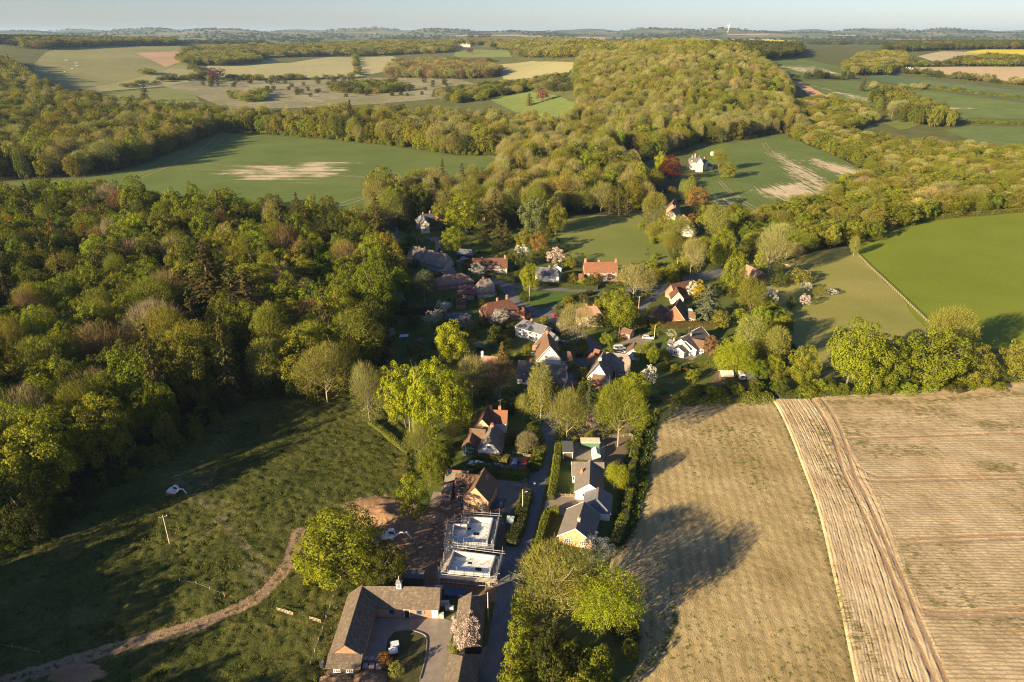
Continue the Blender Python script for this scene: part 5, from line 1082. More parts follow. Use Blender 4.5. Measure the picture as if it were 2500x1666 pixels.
class House:
    def __init__(s, name, label, cat='house', group=None, base=None):
        s.name = name; s.label = label; s.cat = cat; s.root = None; s.group = group or {'house': 'houses of the village', 'shed': 'garden sheds', 'barn': 'barns', 'garage': 'garages', 'outhouse': 'outhouses'}.get(cat)
    def _root(s, p):
        if s.root is None: s.root = empty(s.name, (p.x, p.y, float(hgt(p.x, p.y))), s.label, s.cat, s.group)
        return s.root
    def vol(s, A, B, r, W, e, wall, roof, ends='gg', ov=.3, th=.16, wins=(), doors=(), chims=(), world=False, ridge=None, barge=None, hip=None, yoff=0.0, wall2=None, ext=(0, 0), ovx=None, hk=.55, zb=0.0):
        """one wing: ridge from A to B (photograph positions at ridge height r), width W, eaves height e"""
        pa = Vector(A) if world else P(*A, r); pb = Vector(B) if world else P(*B, r); pa = pa.to_2d(); pb = pb.to_2d()
        d = pb - pa; L = d.length; mid = (pa + pb) / 2; ang = math.atan2(d.y, d.x); root = s._root(mid); g = root.location.z
        loc = (mid.x - root.location.x, mid.y - root.location.y, float(hgt(mid.x, mid.y)) - g + zb); rot = (0, 0, ang); R_ = Matrix.Rotation(ang, 4, 'Z')
        slope = (r - e) / (W / 2); hp = hip if hip is not None else W / 2 * .85; ovx = ov if ovx is None else ovx
        x0 = -L / 2 - ext[0]; x1 = L / 2 + ext[1]
        xa = x0 - hp + ov if ends[0] == 'h' else x0 + ovx; xb = x1 + hp - ov if ends[1] == 'h' else x1 - ovx
        y = W / 2; v = []; f = []
        # walls with their gables as one shell
        prof = {'g': [(-y, e), (0, r - .04), (y, e)], 'h': [(-y, e), (y, e)], 'k': [(-y, e), (-y * (1 - hk), e + (r - e) * hk), (y * (1 - hk), e + (r - e) * hk), (y, e)]}
        mb = MB()
        pl = [(xa, -y), (xb, -y), (xb, y), (xa, y)]
        for (px_, t, sg) in ((xa, ends[0], -1), (xb, ends[1], 1)):
            q = [(px_, -y, 0)] + [(px_, yy, zz - .03) for yy, zz in prof[t]] + [(px_, y, 0)]; q = q if sg < 0 else q[::-1]
            mb.add(q, [tuple(range(len(q)))[::-1]])
        mb.add([(xa, -y, 0), (xb, -y, 0), (xb, -y, e - .03), (xa, -y, e - .03)], [(0, 1, 2, 3)]).add([(xa, y, 0), (xb, y, 0), (xb, y, e - .03), (xa, y, e - .03)], [(3, 2, 1, 0)])
        wo = link('wall', mb.mesh('wall', wall, uv=True), root, None, loc, rot)
        # roof
        yo = y + ov; ze = e - ov * slope; top = []; V = []
        def vi(p): V.append(p); return len(V) - 1
        E0 = x0 - hp - .0 if ends[0] == 'h' else x0; E1 = x1 + hp if ends[1] == 'h' else x1
        zk = e + (r - e) * hk; yk = y * (1 - hk); ins = yk * .8
        a0 = [vi((E0, -yo, ze))]; b0 = [vi((E0, yo, ze))]; a1 = [vi((E1, -yo, ze))]; b1 = [vi((E1, yo, ze))]
        if ends[0] == 'k': ka, kb_ = vi((E0, -yk, zk)), vi((E0, yk, zk)); r0 = vi((x0 + ins, 0, r))
        else: r0 = vi((x0, 0, r))
        if ends[1] == 'k': kc, kd = vi((E1, -yk, zk)), vi((E1, yk, zk)); r1 = vi((x1 - ins, 0, r))
        else: r1 = vi((x1, 0, r))
        front = [a0[0], a1[0]] + ([kc] if ends[1] == 'k' else []) + [r1, r0] + ([ka] if ends[0] == 'k' else [])
        back = [b1[0], b0[0]] + ([kb_] if ends[0] == 'k' else []) + [r0, r1] + ([kd] if ends[1] == 'k' else [])
        top = [front, back]
        if ends[0] == 'h': top.append([b0[0], a0[0], r0])
        if ends[1] == 'h': top.append([a1[0], b1[0], r1])
        if ends[0] == 'k': top.append([kb_, ka, r0])
        if ends[1] == 'k': top.append([kc, kd, r1])
        n = len(V); VV = [(p[0], p[1], p[2] + th * .5) for p in V] + [(p[0], p[1], p[2] - th * .5) for p in V]; F_ = [tuple(q) for q in top] + [tuple(i + n for i in q[::-1]) for q in top]
        ec = {}
        for q in top:
            for i in range(len(q)):
                ed = (q[i], q[(i + 1) % len(q)]); ec[ed] = 1
        for (i, j) in ec:
            if (j, i) not in ec: F_.append((i, i + n, j + n, j))
        thatch = 'thatch' in roof.name
        rm = MB().add(VV, F_); me = rm.mesh('roof', roof, uv=not thatch, bevel=(.22 if thatch else 0), segs=2)
        if thatch: face_uv(me); me.polygons.foreach_set('use_smooth', [True] * len(me.polygons))
        ro = link('roof', me, root, None, loc, rot)
        rr0 = V[r0]; rr1 = V[r1]; rm_ = ridge or roof
        if thatch: m2 = MB().prism([(-.55, -.4), (0, .13), (.55, -.4), (.4, -.5), (0, -.1), (-.4, -.5)], 0, rr1[0] - rr0[0]).mesh('ridge', rm_, uv=True)
        else: m2 = MB().prism([(-.17, -.12 * slope), (-.06, .05), (.06, .05), (.17, -.12 * slope)], 0, rr1[0] - rr0[0]).mesh('ridge', rm_, uv=True)
        ri = link('ridge_tiles' if not thatch else 'ridge_thatch', m2, ro, None, (rr0[0], 0, r + th * .5), (0, 0, -math.pi / 2))
        if barge:
            for ex, t in ((E0, ends[0]), (E1, ends[1])):
                if t != 'g': continue
                o_ = .04 if ex > 0 else -.04
                for sg in (-1, 1):
                    mbb = MB().add([(ex - abs(o_) / 2 + o_, sg * yo, ze - .12), (ex + abs(o_) / 2 + o_, sg * yo, ze - .12), (ex + abs(o_) / 2 + o_, 0, r - .12), (ex - abs(o_) / 2 + o_, 0, r - .12), (ex - abs(o_) / 2 + o_, sg * yo, ze + .14), (ex + abs(o_) / 2 + o_, sg * yo, ze + .14), (ex + abs(o_) / 2 + o_, 0, r + .14), (ex - abs(o_) / 2 + o_, 0, r + .14)], [(0, 1, 2, 3), (7, 6, 5, 4), (0, 4, 5, 1), (3, 2, 6, 7), (1, 5, 6, 2), (0, 3, 7, 4)])
                    link('bargeboard', mbb.mesh('bargeboard', barge), root, None, loc, rot)
        def place(face, u, z):
            if face == 'f': return Vector((u, -y - .02, z)), 0
            if face == 'b': return Vector((u, y + .02, z)), math.pi
            if face == 'a': return Vector((xa - .02, u, z)), -math.pi / 2
            return Vector((xb + .02, u, z)), math.pi / 2
        for w in wins:
            face, u, z, ww, hh = w[:5]; nv, nh = (w[5], w[6]) if len(w) > 6 else (max(1, round(ww / .55)), 2 if hh > .8 else 1); fm = w[7] if len(w) > 7 else M_WHITE
            p, a = place(face, u, z); fr, pn = window_mesh(ww, hh, nv, nh, fm)
            o = link('window', fr, root, None, Vector(loc) + R_ @ p, (0, 0, ang + a)); link('pane', pn, o)
        for dspec in doors:
            face, u, ww, hh, dm = dspec; p, a = place(face, u, hh / 2)
            o = link('door', MB().box(-ww / 2, ww / 2, -.03, .02, -hh / 2, hh / 2).mesh('door', dm), root, None, Vector(loc) + R_ @ p, (0, 0, ang + a))
            link('door_frame', MB().box(-ww / 2 - .1, -ww / 2, -.06, .02, -hh / 2, hh / 2).box(ww / 2, ww / 2 + .1, -.06, .02, -hh / 2, hh / 2).box(-ww / 2 - .1, ww / 2 + .1, -.06, .02, hh / 2, hh / 2 + .1).mesh('door_frame', M_WHITE), o)
        for c in chims:
            cx, cy, top_, cw, cd, cm, pots = c
            zb_ = r - abs(cy) * slope - .7
            mbc = MB().box(-cw / 2, cw / 2, -cd / 2, cd / 2, 0, top_ + .7 - .22).box(-cw / 2 - .06, cw / 2 + .06, -cd / 2 - .06, cd / 2 + .06, top_ + .7 - .22, top_ + .7)
            o = link('chimney', mbc.mesh('chimney', cm, uv=True), root, None, Vector(loc) + R_ @ Vector((cx, cy, zb_)), rot)
            for i in range(pots):
                xx = (i - (pots - 1) / 2) * .42
                link('chimney_pot', MB().tube([(xx, 0, top_ + .7), (xx, 0, top_ + 1.1)], [.13, .1], 8).mesh('chimney_pot', M_POT), o)
        s.last = (loc, ang, R_, L, W); return s
    def dormer(s, x, side, z, w, h, wall, roof, depth=1.6, flat=False):
        """gabled dormer on the wing built last: x along ridge, side -1 front / +1 back, z sill"""
        loc, ang, R_, L, W = s.last; rise = w * .42 if not flat else .12
        yy = side * 1.0
        mb = MB().prism([(-w / 2, 0), (w / 2, 0), (w / 2, h), (0, h + rise), (-w / 2, h)], 0, depth * 1.4)
        base = Vector((x, side * (W / 2 - .45), z)); a = 0 if side < 0 else math.pi
        d = link('dormer', mb.mesh('dormer', wall, uv=True), s.root, None, Vector(loc) + R_ @ base, (0, 0, ang + a))
        o = .14
        rf = MB().add([(-w / 2 - o, -o, h - o * .8), (0, -o, h + rise + .04), (0, depth * 1.6, h + rise + .04), (-w / 2 - o, depth * 1.6, h - o * .8), (w / 2 + o, -o, h - o * .8), (w / 2 + o, depth * 1.6, h - o * .8),
                       (-w / 2 - o, -o, h - o * .8 + .12), (0, -o, h + rise + .17), (0, depth * 1.6, h + rise + .17), (-w / 2 - o, depth * 1.6, h - o * .8 + .12), (w / 2 + o, -o, h - o * .8 + .12), (w / 2 + o, depth * 1.6, h - o * .8 + .12)],
                      [(9, 6, 7, 8), (8, 7, 10, 11), (0, 1, 7, 6), (1, 4, 10, 7), (3, 0, 6, 9), (4, 5, 11, 10), (0, 3, 2, 1), (1, 2, 5, 4)])
        link('dormer_roof', rf.mesh('dormer_roof', roof, uv=True), d)
        fr, pn = window_mesh(w * .72, h * .72, 2, 2, M_WHITE); q = link('window', fr, d, None, (0, -.02, h * .52))
        return s
    def box(s, name, x0, x1, y0, y1, z0, z1, mat, px=None, rz=0, bevel=0):
        """extra part at world offset from a photograph position"""
        p = P(*px) if px else s.root.location; p = Vector(p); root = s._root(p)
        return link(name, MB().box(x0, x1, y0, y1, z0, z1).mesh(name, mat, uv=True, bevel=bevel), root, None, (p.x - root.location.x, p.y - root.location.y, p.z - root.location.z), (0, 0, rz))
def w_row(face, z, w, h, us): return [(face, u, z, w, h) for u in us]
BR = Wm['brick']; BO = Wm['brickorange']; WH = Wm['white']; CR = Wm['cream']
# --- L-shaped barn round the courtyard
h = House('courtyard_barn', 'long L-shaped brick barn with dark tiled roofs and a white cupola', 'barn')
h.vol((884, 1433), (840, 1576), 5.2, 6.0, 2.7, BR, R['barn'], 'gg', .25, .2, ext=(.6, .0), barge=None,
      wins=[('z', 0, 3.9, .01, .01)] if 0 else (), ridge=R['barn'])
h.vol((884, 1433), (1073, 1436), 5.2, 6.0, 2.7, BR, R['barn'], 'gg', .25, .2, ext=(0, .2),
      wins=[('f', -1.6, 1.55, 1.0, 1.1, 1, 1, M_LEAD), ('f', 4.1, 1.5, 1.0, 1.1, 1, 1, M_LEAD)], doors=[('f', 1.5, 1.0, 2.1, Wm['darkwood']), ('f', 7.3, 1.1, 2.1, M_WHITE)])
loc, ang, R_, L, W = h.last
for u in (-1.6, 4.1):
    for sg in (-1, 1):
        link('shutter', MB().box(-.22, .22, -.05, 0, -.5, .5).mesh('shutter', M_BLUEGREY), h.root, None, Vector(loc) + R_ @ Vector((u + sg * .78, -3.03, 1.55)), (0, 0, ang))
link('raised_ridge', MB().prism([(-.75, -.62), (0, .24), (.75, -.62)], 0, 12.4).mesh('raised_ridge', R['barn'], uv=True), h.root, None, Vector(loc) + R_ @ Vector((-7.2, 0, 5.25)), (0, 0, ang - math.pi / 2))
cup = link('cupola', MB().box(-.5, .5, -.5, .5, 0, 1.3).mesh('cupola', M_WHITE), h.root, None, Vector(loc) + R_ @ Vector((-.3, 0, 5.2)), (0, 0, ang))
link('cupola_roof', MB().add([(-.68, -.68, 1.3), (.68, -.68, 1.3), (.68, .68, 1.3), (-.68, .68, 1.3), (0, 0, 2.3)], [(0, 1, 4), (1, 2, 4), (2, 3, 4), (3, 0, 4), (3, 2, 1, 0)]).mesh('cupola_roof', M_LEAD), cup)
link('finial', MB().tube([(0, 0, 2.2), (0, 0, 3.0)], [.05, .02], 6).mesh('finial', M_WHITE), cup)
for sg in (-1, 1): link('louvre', MB().box(-.3, .3, sg * .5 - .02 if sg > 0 else -.53, sg * .53 if sg > 0 else -.5 + .0, .35, 1.05).mesh('louvre', M_LEAD), cup)
# lean-to porch end of the long wing
pe = P(840, 1576, 5.2); pf = P(884, 1433, 5.2); dd = (pe - pf).to_2d().normalized(); ex = Vector((pe.x, pe.y, 0)) - h.root.location; az = math.atan2(dd.y, dd.x)
lt = MB().add([(-.25, -3.3, 2.75), (2.4, -3.3, 1.75), (2.4, 3.3, 1.75), (-.25, 3.3, 2.75), (-.25, -3.3, 2.9), (2.4, -3.3, 1.9), (2.4, 3.3, 1.9), (-.25, 3.3, 2.9)], [(7, 6, 5, 4)[::-1], (0, 3, 2, 1)[::-1], (0, 1, 5, 4), (1, 2, 6, 5), (2, 3, 7, 6), (3, 0, 4, 7)])
link('porch_roof', lt.mesh('porch_roof', R['barn'], uv=True), h.root, None, ex, (0, 0, az))
link('porch_wall', MB().box(-.2, 2.2, -2.9, 2.9, 0, 1.8).mesh('porch_wall', Wm['darkwood'], uv=True), h.root, None, ex, (0, 0, az))
for u in (-1.2, 1.2):
    fr, pn = window_mesh(1.3, .75, 3, 2, M_WHITE); q = Matrix.Rotation(az, 4, 'Z') @ Vector((2.22, u, 1.2)); o = link('window', fr, h.root, None, ex + q, (0, 0, az + math.pi / 2)); link('pane', pn, o)
# --- ivy covered barn and the shed at the bottom edge
House('ivy_barn', 'ivy topped brown tiled barn behind the pink blossom tree', 'barn').vol((1152, 1446), (1140, 1560), 4.2, 5.2, 2.3, Wm['darkwood'], R['barn'], 'gg', .25, .2, doors=[('b', 0, 2.2, 2, Wm['wood'])])
House('bottom_barn', 'dark tiled barn cut by the bottom edge of the picture', 'barn').vol((1130, 1603), (1112, 1700), 4.4, 5.6, 2.4, Wm['darkwood'], R['barn'], 'hg', .25, .2)
# --- timbered brick house
h = House('brick_timber_house', 'brick house with brown tiled roofs and timbered side facing the gravel drive')
h.vol((1182, 1146), (1159, 1190), 7.6, 6.6, 4.0, BO, R['brown'], 'gg', .35, .18, ext=(.6, 0), wins=[('z', -1.5, 1.5, .7, 1.2, 1, 2), ('z', 1.5, 1.5, .7, 1.2, 1, 2), ('f', -2, 1.4, 1.2, 1.2), ('f', 1.5, 1.4, 1.2, 1.2), ('b', 1, 1.4, 1.2, 1.2)], ridge=R['orange'], chims=[(-2.2, 1.2, .5, .7, .7, BR, 1)])
loc, ang, R_, L, W = h.last
for i in range(7): link('timber', MB().box(-.07, .07, -.06, 0, .2, 3.7).mesh('timber', Wm['darkwood']), h.root, None, Vector(loc) + R_ @ Vector((-3.1 + i * 1.0, -3.32, 0)), (0, 0, ang))
for z in (1.9, 3.6): link('timber', MB().box(-3.2, 3.1, -.07, 0, z, z + .14).mesh('timber', Wm['darkwood']), h.root, None, Vector(loc) + R_ @ Vector((0, -3.32, 0)), (0, 0, ang))
h.dormer(-1.6, -1, 3.6, 1.3, 1.2, Wm['darkwood'], R['brown']).dormer(1.4, -1, 3.6, 1.3, 1.2, Wm['darkwood'], R['brown'])
h.vol((1112, 1156), (1170, 1160), 6.9, 5.4, 3.6, BR, R['brown'], 'gg', .3, .18, wins=[('f', -1.2, 1.15, 1.9, 2.1, 4, 1)])
h.dormer(-.9, -1, 3.2, 1.5, 1.3, Wm['darkwood'], R['brown'])
h.vol((1088, 1147), (1144, 1151), 5.0, 3.6, 3.0, BR, R['grey'], 'gg', .25, .14, ridge=R['orange'])
h.vol((1081, 1177), (1106, 1179), 4.3, 4.2, 2.6, BR, R['grey'], 'gg', .2, .14, wins=[('f', .2, 1.2, 1.4, 1.1)], ridge=R['orange'])
h2 = House('garden_room', 'small dark shed with a white edged roof behind the timbered brick house', 'shed'); h2.vol((1083, 1132), (1088, 1140), 3.4, 3.0, 2.3, Wm['darkwood'], R['slate'], 'gg', .2, .12, barge=M_WHITE, ext=(1, 1))
# --- thatched white cottage with glazed gable
h = House('thatched_white_cottage', 'white cottage with dark thatch and a blue glazed gable')
h.vol((1204, 1035), (1193, 1072), 7.0, 6.2, 3.0, WH, R['thatchdark'], 'kk', .45, .42, wins=[('z', 0, 4.3, 1.0, .7, 2, 1, M_BLUEGREY), ('z', -1.6, 1.6, 1.5, 1.0, 3, 1, M_BLUEGREY), ('z', 1.6, 1.6, 1.3, 1.0, 2, 1, M_BLUEGREY)], chims=[(-2.2, 0, 1.0, .8, .8, BR, 2)], ext=(1.2, .2), hk=.62)
h.vol((1146, 1046), (1186, 1050), 5.6, 5.6, 2.6, WH, R['brown'], 'gg', .3, .2)
h.vol((1152, 1056), (1146, 1078), 4.7, 4.2, 2.6, Wm['darkwood'], R['brown'], 'gg', .25, .16, ext=(.5, 0))
loc, ang, R_, L, W = h.last
gm = MB(); xg = L / 2 - .1
for u in (-1.9, -1.15, -.4, .4, 1.15, 1.9):
    zt = 2.6 + (1 - abs(u) / 2.1) * 1.9; gm.box(xg, xg + .12, u - .06, u + .06, 0, zt)
gm.box(xg, xg + .11, -2.0, 2.0, 2.35, 2.5).box(xg, xg + .11, -2.0, 2.0, 0, .15).box(xg, xg + .11, -2.0, 2.0, 1.1, 1.2)
gf = link('glazed_gable', gm.mesh('glazed_gable', M_TEAL), h.root, None, Vector(loc), (0, 0, ang)); link('pane', MB().zprism([(xg + .03, -1.95), (xg + .06, -1.95), (xg + .06, 1.95), (xg + .03, 1.95)], .1, 2.6).mesh('pane', M_GLASS), gf)
# --- house behind it
h = House('orange_roofed_house', 'house with red-brown and orange tiled roofs behind the thatched white cottage')
h.vol((1190, 995), (1177, 1022), 6.8, 5.6, 3.8, Wm['buff'], R['red'], 'gg', .35, .18, ext=(.5, .4))
h.vol((1196, 1001), (1240, 1003), 6.3, 5.0, 3.6, WH, R['orange'], 'gg', .3, .18, chims=[(-2.4, .3, 1.6, .7, .7, BR, 1), (.2, .8, 1.7, .8, .7, BR, 2)], wins=[('z', 0, 2.6, 1.0, 1.0)])
# --- white bungalow on the lane
h = House('white_bungalow', 'white walled bungalow with grey-brown tiled T-shaped roof beside the lane')
h.vol((1441, 1127), (1439, 1182), 5.2, 7.0, 2.6, WH, R['grey'], 'gg', .35, .16, ext=(.3, .2), wins=[('z', -1.2, 1.6, 1.0, 1.0, 2, 1), ('z', 1.6, 1.7, .5, .5, 1, 1), ('f', 1, 1.4, 1.2, 1.0)], chims=[(-1.8, -2.2, 1.2, .6, .6, BR, 1)], barge=M_WHITE)
h.vol((1396, 1128), (1474, 1130), 4.9, 5.0, 2.6, WH, R['grey'], 'gg', .3, .16, wins=[('f', -3.2, 1.4, 1.6, 1.1, 3, 1)], barge=M_WHITE)
h = House('grey_garage', 'grey hipped roof garage between the two bungalows', 'garage'); h.vol((1462, 1192), (1459, 1220), 4.4, 6.6, 2.5, WH, R['slate'], 'gh', .3, .16, ridge=R['orange'], hip=2.6, ext=(.4, 0))
h = House('brick_bungalow', 'brick gabled bungalow with brown tiled roof and white bargeboards')
h.vol((1426, 1226), (1405, 1292), 5.4, 7.8, 2.6, BO, R['grey'], 'gg', .4, .18, barge=M_WHITE, chims=[(2.2, .2, 1.0, .6, .6, CR, 1)], wins=[('z', -1.8, 1.4, 1.4, 1.1), ('z', 1.8, 1.4, 1.4, 1.1), ('b', 0, 1.4, 1.6, 1.1)])
h = House('flat_garage', 'flat roofed garage with brown door at the top of the lane hedge', 'garage'); p = P(1386, 1121); b = h.box('wall', -1.4, 1.4, 0, 5.4, 0, 2.3, WH, (1386, 1121), -.03); h.box('roof', -1.6, 1.6, -.25, 5.6, 2.3, 2.5, R['felt'], (1386, 1121), -.03); h.box('door', -1.1, 1.1, -.06, -.005, 0, 2.0, Wm['wood'], (1386, 1121), -.03)
tag(h.root, h.label)
h = House('garden_shelter', 'green walled garden shelter with pale flat roof in the back yard', 'shed'); G_ = plain('paint_green', (.09, .17, .11), .7, .15, 2); h.box('wall', -2.6, 2.6, 0, 2.4, 0, 2.0, G_, (1441, 1096), -.02); h.box('roof', -2.8, 2.8, -.2, 2.6, 2.0, 2.18, Wm['cream'], (1441, 1096), -.02)
# --- red brick hipped house
h = House('red_brick_hipped_house', 'red brick two storey house with dark red hipped roof and tall chimneys')
h.vol((1190, 740), (1245, 731), 8.2, 7.4, 5.0, BR, R['red'], 'hh', .35, .18, hip=2.6, chims=[(-.6, .2, 1.4, .7, .7, BR, 2), (4.0, .6, 2.2, .8, .7, BR, 2)],
      wins=w_row('f', 1.5, 1.1, 1.3, (-5, -1.6, 4.6)) + w_row('f', 4.0, 1.1, 1.1, (-5, -2.4, 1.6, 4.6)) + [('a', -1.5, 4.0, 1.0, 1.1), ('a', -1.5, 1.4, 1.0, 1.2)], doors=[('f', 2.2, 1.0, 2.0, M_WHITE)])
loc, ang, R_, L, W = h.last
link('porch', MB().prism([(-1.0, 0), (1.0, 0), (1.0, 2.2), (0, 3.2), (-1.0, 2.2)], 0, 1.3).mesh('porch', R['red'], uv=True), h.root, None, Vector(loc) + R_ @ Vector((2.2, -5.1, 0)), (0, 0, ang))
h.vol((1262, 748), (1280, 752), 4.9, 5.2, 2.7, BR, R['red'], 'hh', .3, .16, hip=2.0, wins=[('f', .8, 1.3, 1.3, 1.3), ('f', -1.6, 1.3, 1.0, 1.0)])
# --- white timber framed cottage with slate roof
h = House('white_slate_cottage', 'white painted cottage with dark slate roof and lean-to end')
h.vol((1278, 780), (1336, 797), 6.4, 6.4, 4.2, WH, R['slate'], 'hg', .3, .16, hip=1.8, chims=[(-2.5, 1.2, 1.4, .8, .7, BR, 1)], wins=w_row('f', 3.2, 1.2, .9, (-5.2, -3.4, 0, 3)) + w_row('f', 1.3, 1.5, 1.2, (-5, -2.4, .4, 3.6)), barge=M_WHITE)
loc, ang, R_, L, W = h.last
for i in range(9): link('timber', MB().box(-.06, .06, -.05, 0, .1, 2.3).mesh('timber', BR), h.root, None, Vector(loc) + R_ @ Vector((-2.6 + i * 1.05, -3.22, 0)), (0, 0, ang))
h.vol((1338, 806), (1356, 817), 4.2, 3.2, 2.6, WH, R['slate'], 'gg', .25, .14)
# --- white gable house
h = House('white_gable_house', 'white house with a steep gable and long brown catslide roof')
h.vol((1334, 808), (1342, 846), 8.8, 8.6, 3.6, WH, R['brown'], 'gg', .35, .18, wins=[('z', -1.2, 4.6, 1.0, .9), ('z', -2.6, 1.4, .8, .9), ('z', 1.2, 1.4, .7, .6)], chims=[(-4.2, 0, 1.3, .8, .8, BR, 2)], barge=M_WHITE)
h.vol((1360, 857), (1392, 859), 4.9, 4.8, 2.6, WH, R['brown'], 'hh', .3, .16, hip=1.6, wins=w_row('f', 1.4, 1.5, 1.2, (-1.6, 1.6)))
h.vol((1300, 843), (1316, 844), 4.6, 4.4, 3.2, WH, R['pink'], 'gg', .25, .16, wins=[('f', -.8, 2.2, 1.0, .9)])
# --- long thatch
h = House('long_thatched_cottage', 'long low white cottage under dark thatch behind the tall birch')
h.vol((1268, 881), (1384, 896), 7.0, 7.0, 2.7, WH, R['thatchdark'], 'gg', .5, .45, wins=w_row('f', 1.4, 1.5, 1.2, (-5.8, -1, 4.6)) + [('z', 0, 3.4, 1.0, 1.0)], doors=[('f', 2, 1, 2, Wm['wood'])], chims=[(-4.2, 0, 1.1, .9, .8, BR, 2), (6.9, .2, 1.2, .8, .8, BR, 1)], ext=(.3, .2))
h.dormer(-5.6, -1, 3.0, 1.4, 1.0, R['thatchdark'], R['thatchdark'], 1.5).dormer(4.2, -1, 3.0, 1.4, 1.0, R['thatchdark'], R['thatchdark'], 1.5)
h = House('small_white_cottage', 'small white cottage with faded brown roof behind the brown bare tree')
h.vol((1174, 869), (1216, 872), 6.6, 6.4, 3.3, WH, R['pink'], 'gg', .35, .2, wins=w_row('f', 1.9, 1.8, 1.0, (-.9,)), chims=[(-2.5, .0, 1.7, .7, .7, WH, 1)])
loc, ang, R_, L, W = h.last
for sg in (-1, 1): link('shutter', MB().box(-.28, .28, -.05, 0, -.5, .5).mesh('shutter', M_PALEWOOD), h.root, None, Vector(loc) + R_ @ Vector((-.9 + sg * 1.25, -3.23, 1.9)), (0, 0, ang))
# --- thatched L on the right of the lane
h = House('thatched_cross_house', 'thatched house with white gable end and crossing dark thatch roofs')
h.vol((1474, 860), (1462, 888), 8.4, 7.4, 3.2, WH, R['thatchdark'], 'kg', .5, .45, chims=[(2.3, .0, 1.0, .9, .9, WH, 1)], ext=(.8, .4), hk=.6)
h.vol((1480, 862), (1542, 868), 7.0, 7.2, 3.0, BR, R['thatch'], 'gk', .5, .45, wins=w_row('f', 1.5, 1.3, 1.1, (1.2, 3.6)), doors=[('f', -1.0, 1.0, 2.0, Wm['wood'])], hk=.6)
h.vol((1447, 914), (1478, 918), 4.3, 5.0, 2.3, BR, R['brown'], 'gg', .3, .18)
h = House('orange_roofed_outhouse', 'small orange tiled outhouse beside the thatched house on the lane', 'outhouse'); h.vol((1452, 852), (1466, 856), 3.9, 4.0, 2.3, BR, R['orange'], 'gg', .25, .16).vol((1444, 862), (1452, 868), 3.6, 3.4, 2.2, BR, R['orange'], 'gg', .25, .16)
h = House('white_garage', 'white gabled garage with brown roof beside the parked cars', 'garage'); h.vol((1550, 838), (1546, 851), 4.6, 5.0, 2.5, WH, R['brown'], 'gg', .3, .16, ext=(.8, .4))
h = House('cream_house', 'cream house with faded hipped roof behind the pale bare tree'); h.vol((1428, 748), (1452, 748), 7.6, 7.4, 4.6, CR, R['pink'], 'hh', .35, .18, hip=2.8, wins=w_row('f', 3.6, 1.0, 1.1, (-.6, 3.4)) + w_row('f', 1.4, 1.2, 1.2, (0, 3)), chims=[(-1.4, .3, 1.0, .7, .7, BR, 2), (1.6, .5, .8, .6, .6, BR, 1)], ext=(.8, .8))
h = House('pink_shed', 'low brown roofed shed with a pinkish wall by the pale drive', 'shed'); h.vol((1520, 800), (1545, 806), 3.4, 4.0, 2.2, plain('render_pink', (.45, .24, .2), .9, .15, 1), R['brown'], 'gg', .25, .15)
# --- white bungalow with conservatory
h = House('conservatory_bungalow', 'white bungalow with dark roofs and a white conservatory facing the lawn')
h.vol((1712, 798), (1664, 829), 5.6, 7.4, 2.7, WH, R['grey'], 'gg', .4, .16, barge=M_WHITE, wins=[('f', 1, 1.4, 1.4, 1.0), ('z', -1, 1.4, 1.2, 1.0)], chims=[(1.5, .6, .9, .6, .6, BO, 1)], ext=(.3, .2))
h.vol((1688, 818), (1674, 833), 5.0, 8.4, 2.6, WH, R['grey'], 'gg', .4, .16, barge=M_WHITE, wins=[('z', 2.2, 1.4, 1.6, 1.1), ('z', -2.4, 1.4, 1.2, 1.1)], ext=(1.5, .3))
h.vol((1690, 827), (1722, 833), 4.5, 5.0, 2.6, WH, R['brown'], 'gg', .35, .16, wins=[('f', 0, 1.4, 1.6, 1.2), ('f', 2.2, 1.4, 1.2, 1.2)])
h.vol((1668, 838), (1657, 850), 3.7, 4.2, 2.4, WH, R['grey'], 'gg', .2, .12, wins=[('z', u, 1.25, .6, 1.6, 1, 2) for u in (-1.5, -.75, 0, .75, 1.5)] + [('b', u, 1.25, .6, 1.6, 1, 2) for u in (-.8, .2)] + [('f', u, 1.25, .6, 1.6, 1, 2) for u in (-.8, .2)], barge=M_WHITE, ext=(.5, .1))
h.vol((1634, 828), (1648, 832), 3.6, 3.4, 2.6, WH, R['grey'], 'gg', .2, .14, wins=[('f', -.6, 1.3, .8, 1.1, 1, 2)], chims=[(.8, 0, .9, .5, .5, BO, 1)])
# --- tile hung house group
h = House('tile_hung_house', 'red tile hung house with a steep gable and glazed lantern above the brown hedge')
h.vol((1659, 730), (1649, 748), 7.8, 8.2, 2.8, Wm['tilehung'], R['brown'], 'gg', .4, .2, ridge=R['red'], wins=[('z', 2.0, 1.2, 1.6, 1.3, 3, 1)], ext=(1.0, .2), barge=M_PALEWOOD)
h.dormer(-.8, -1, 3.6, 1.5, 1.2, Wm['tilehung'], R['brown'])
h.vol((1680, 760), (1698, 764), 4.2, 4.6, 2.6, BO, R['brown'], 'hh', .3, .16, hip=1.4, wins=[('f', u, 1.2, .8, 1.7, 1, 2) for u in (-1.5, -.5, .5, 1.5)])
lp = P(1684, 758, 4.2); link('glass_lantern', MB().add([(-1.3, -1, 0), (1.3, -1, 0), (1.3, 1, 0), (-1.3, 1, 0), (-.7, 0, .9), (.7, 0, .9)], [(0, 1, 5, 4), (1, 2, 5), (2, 3, 4, 5), (3, 0, 4)]).mesh('glass_lantern', plain('lantern_glass', (.3, .36, .42), .15, .1, 2, 0, .6)), h.root, None, lp - h.root.location + Vector((0, 0, -.1)))
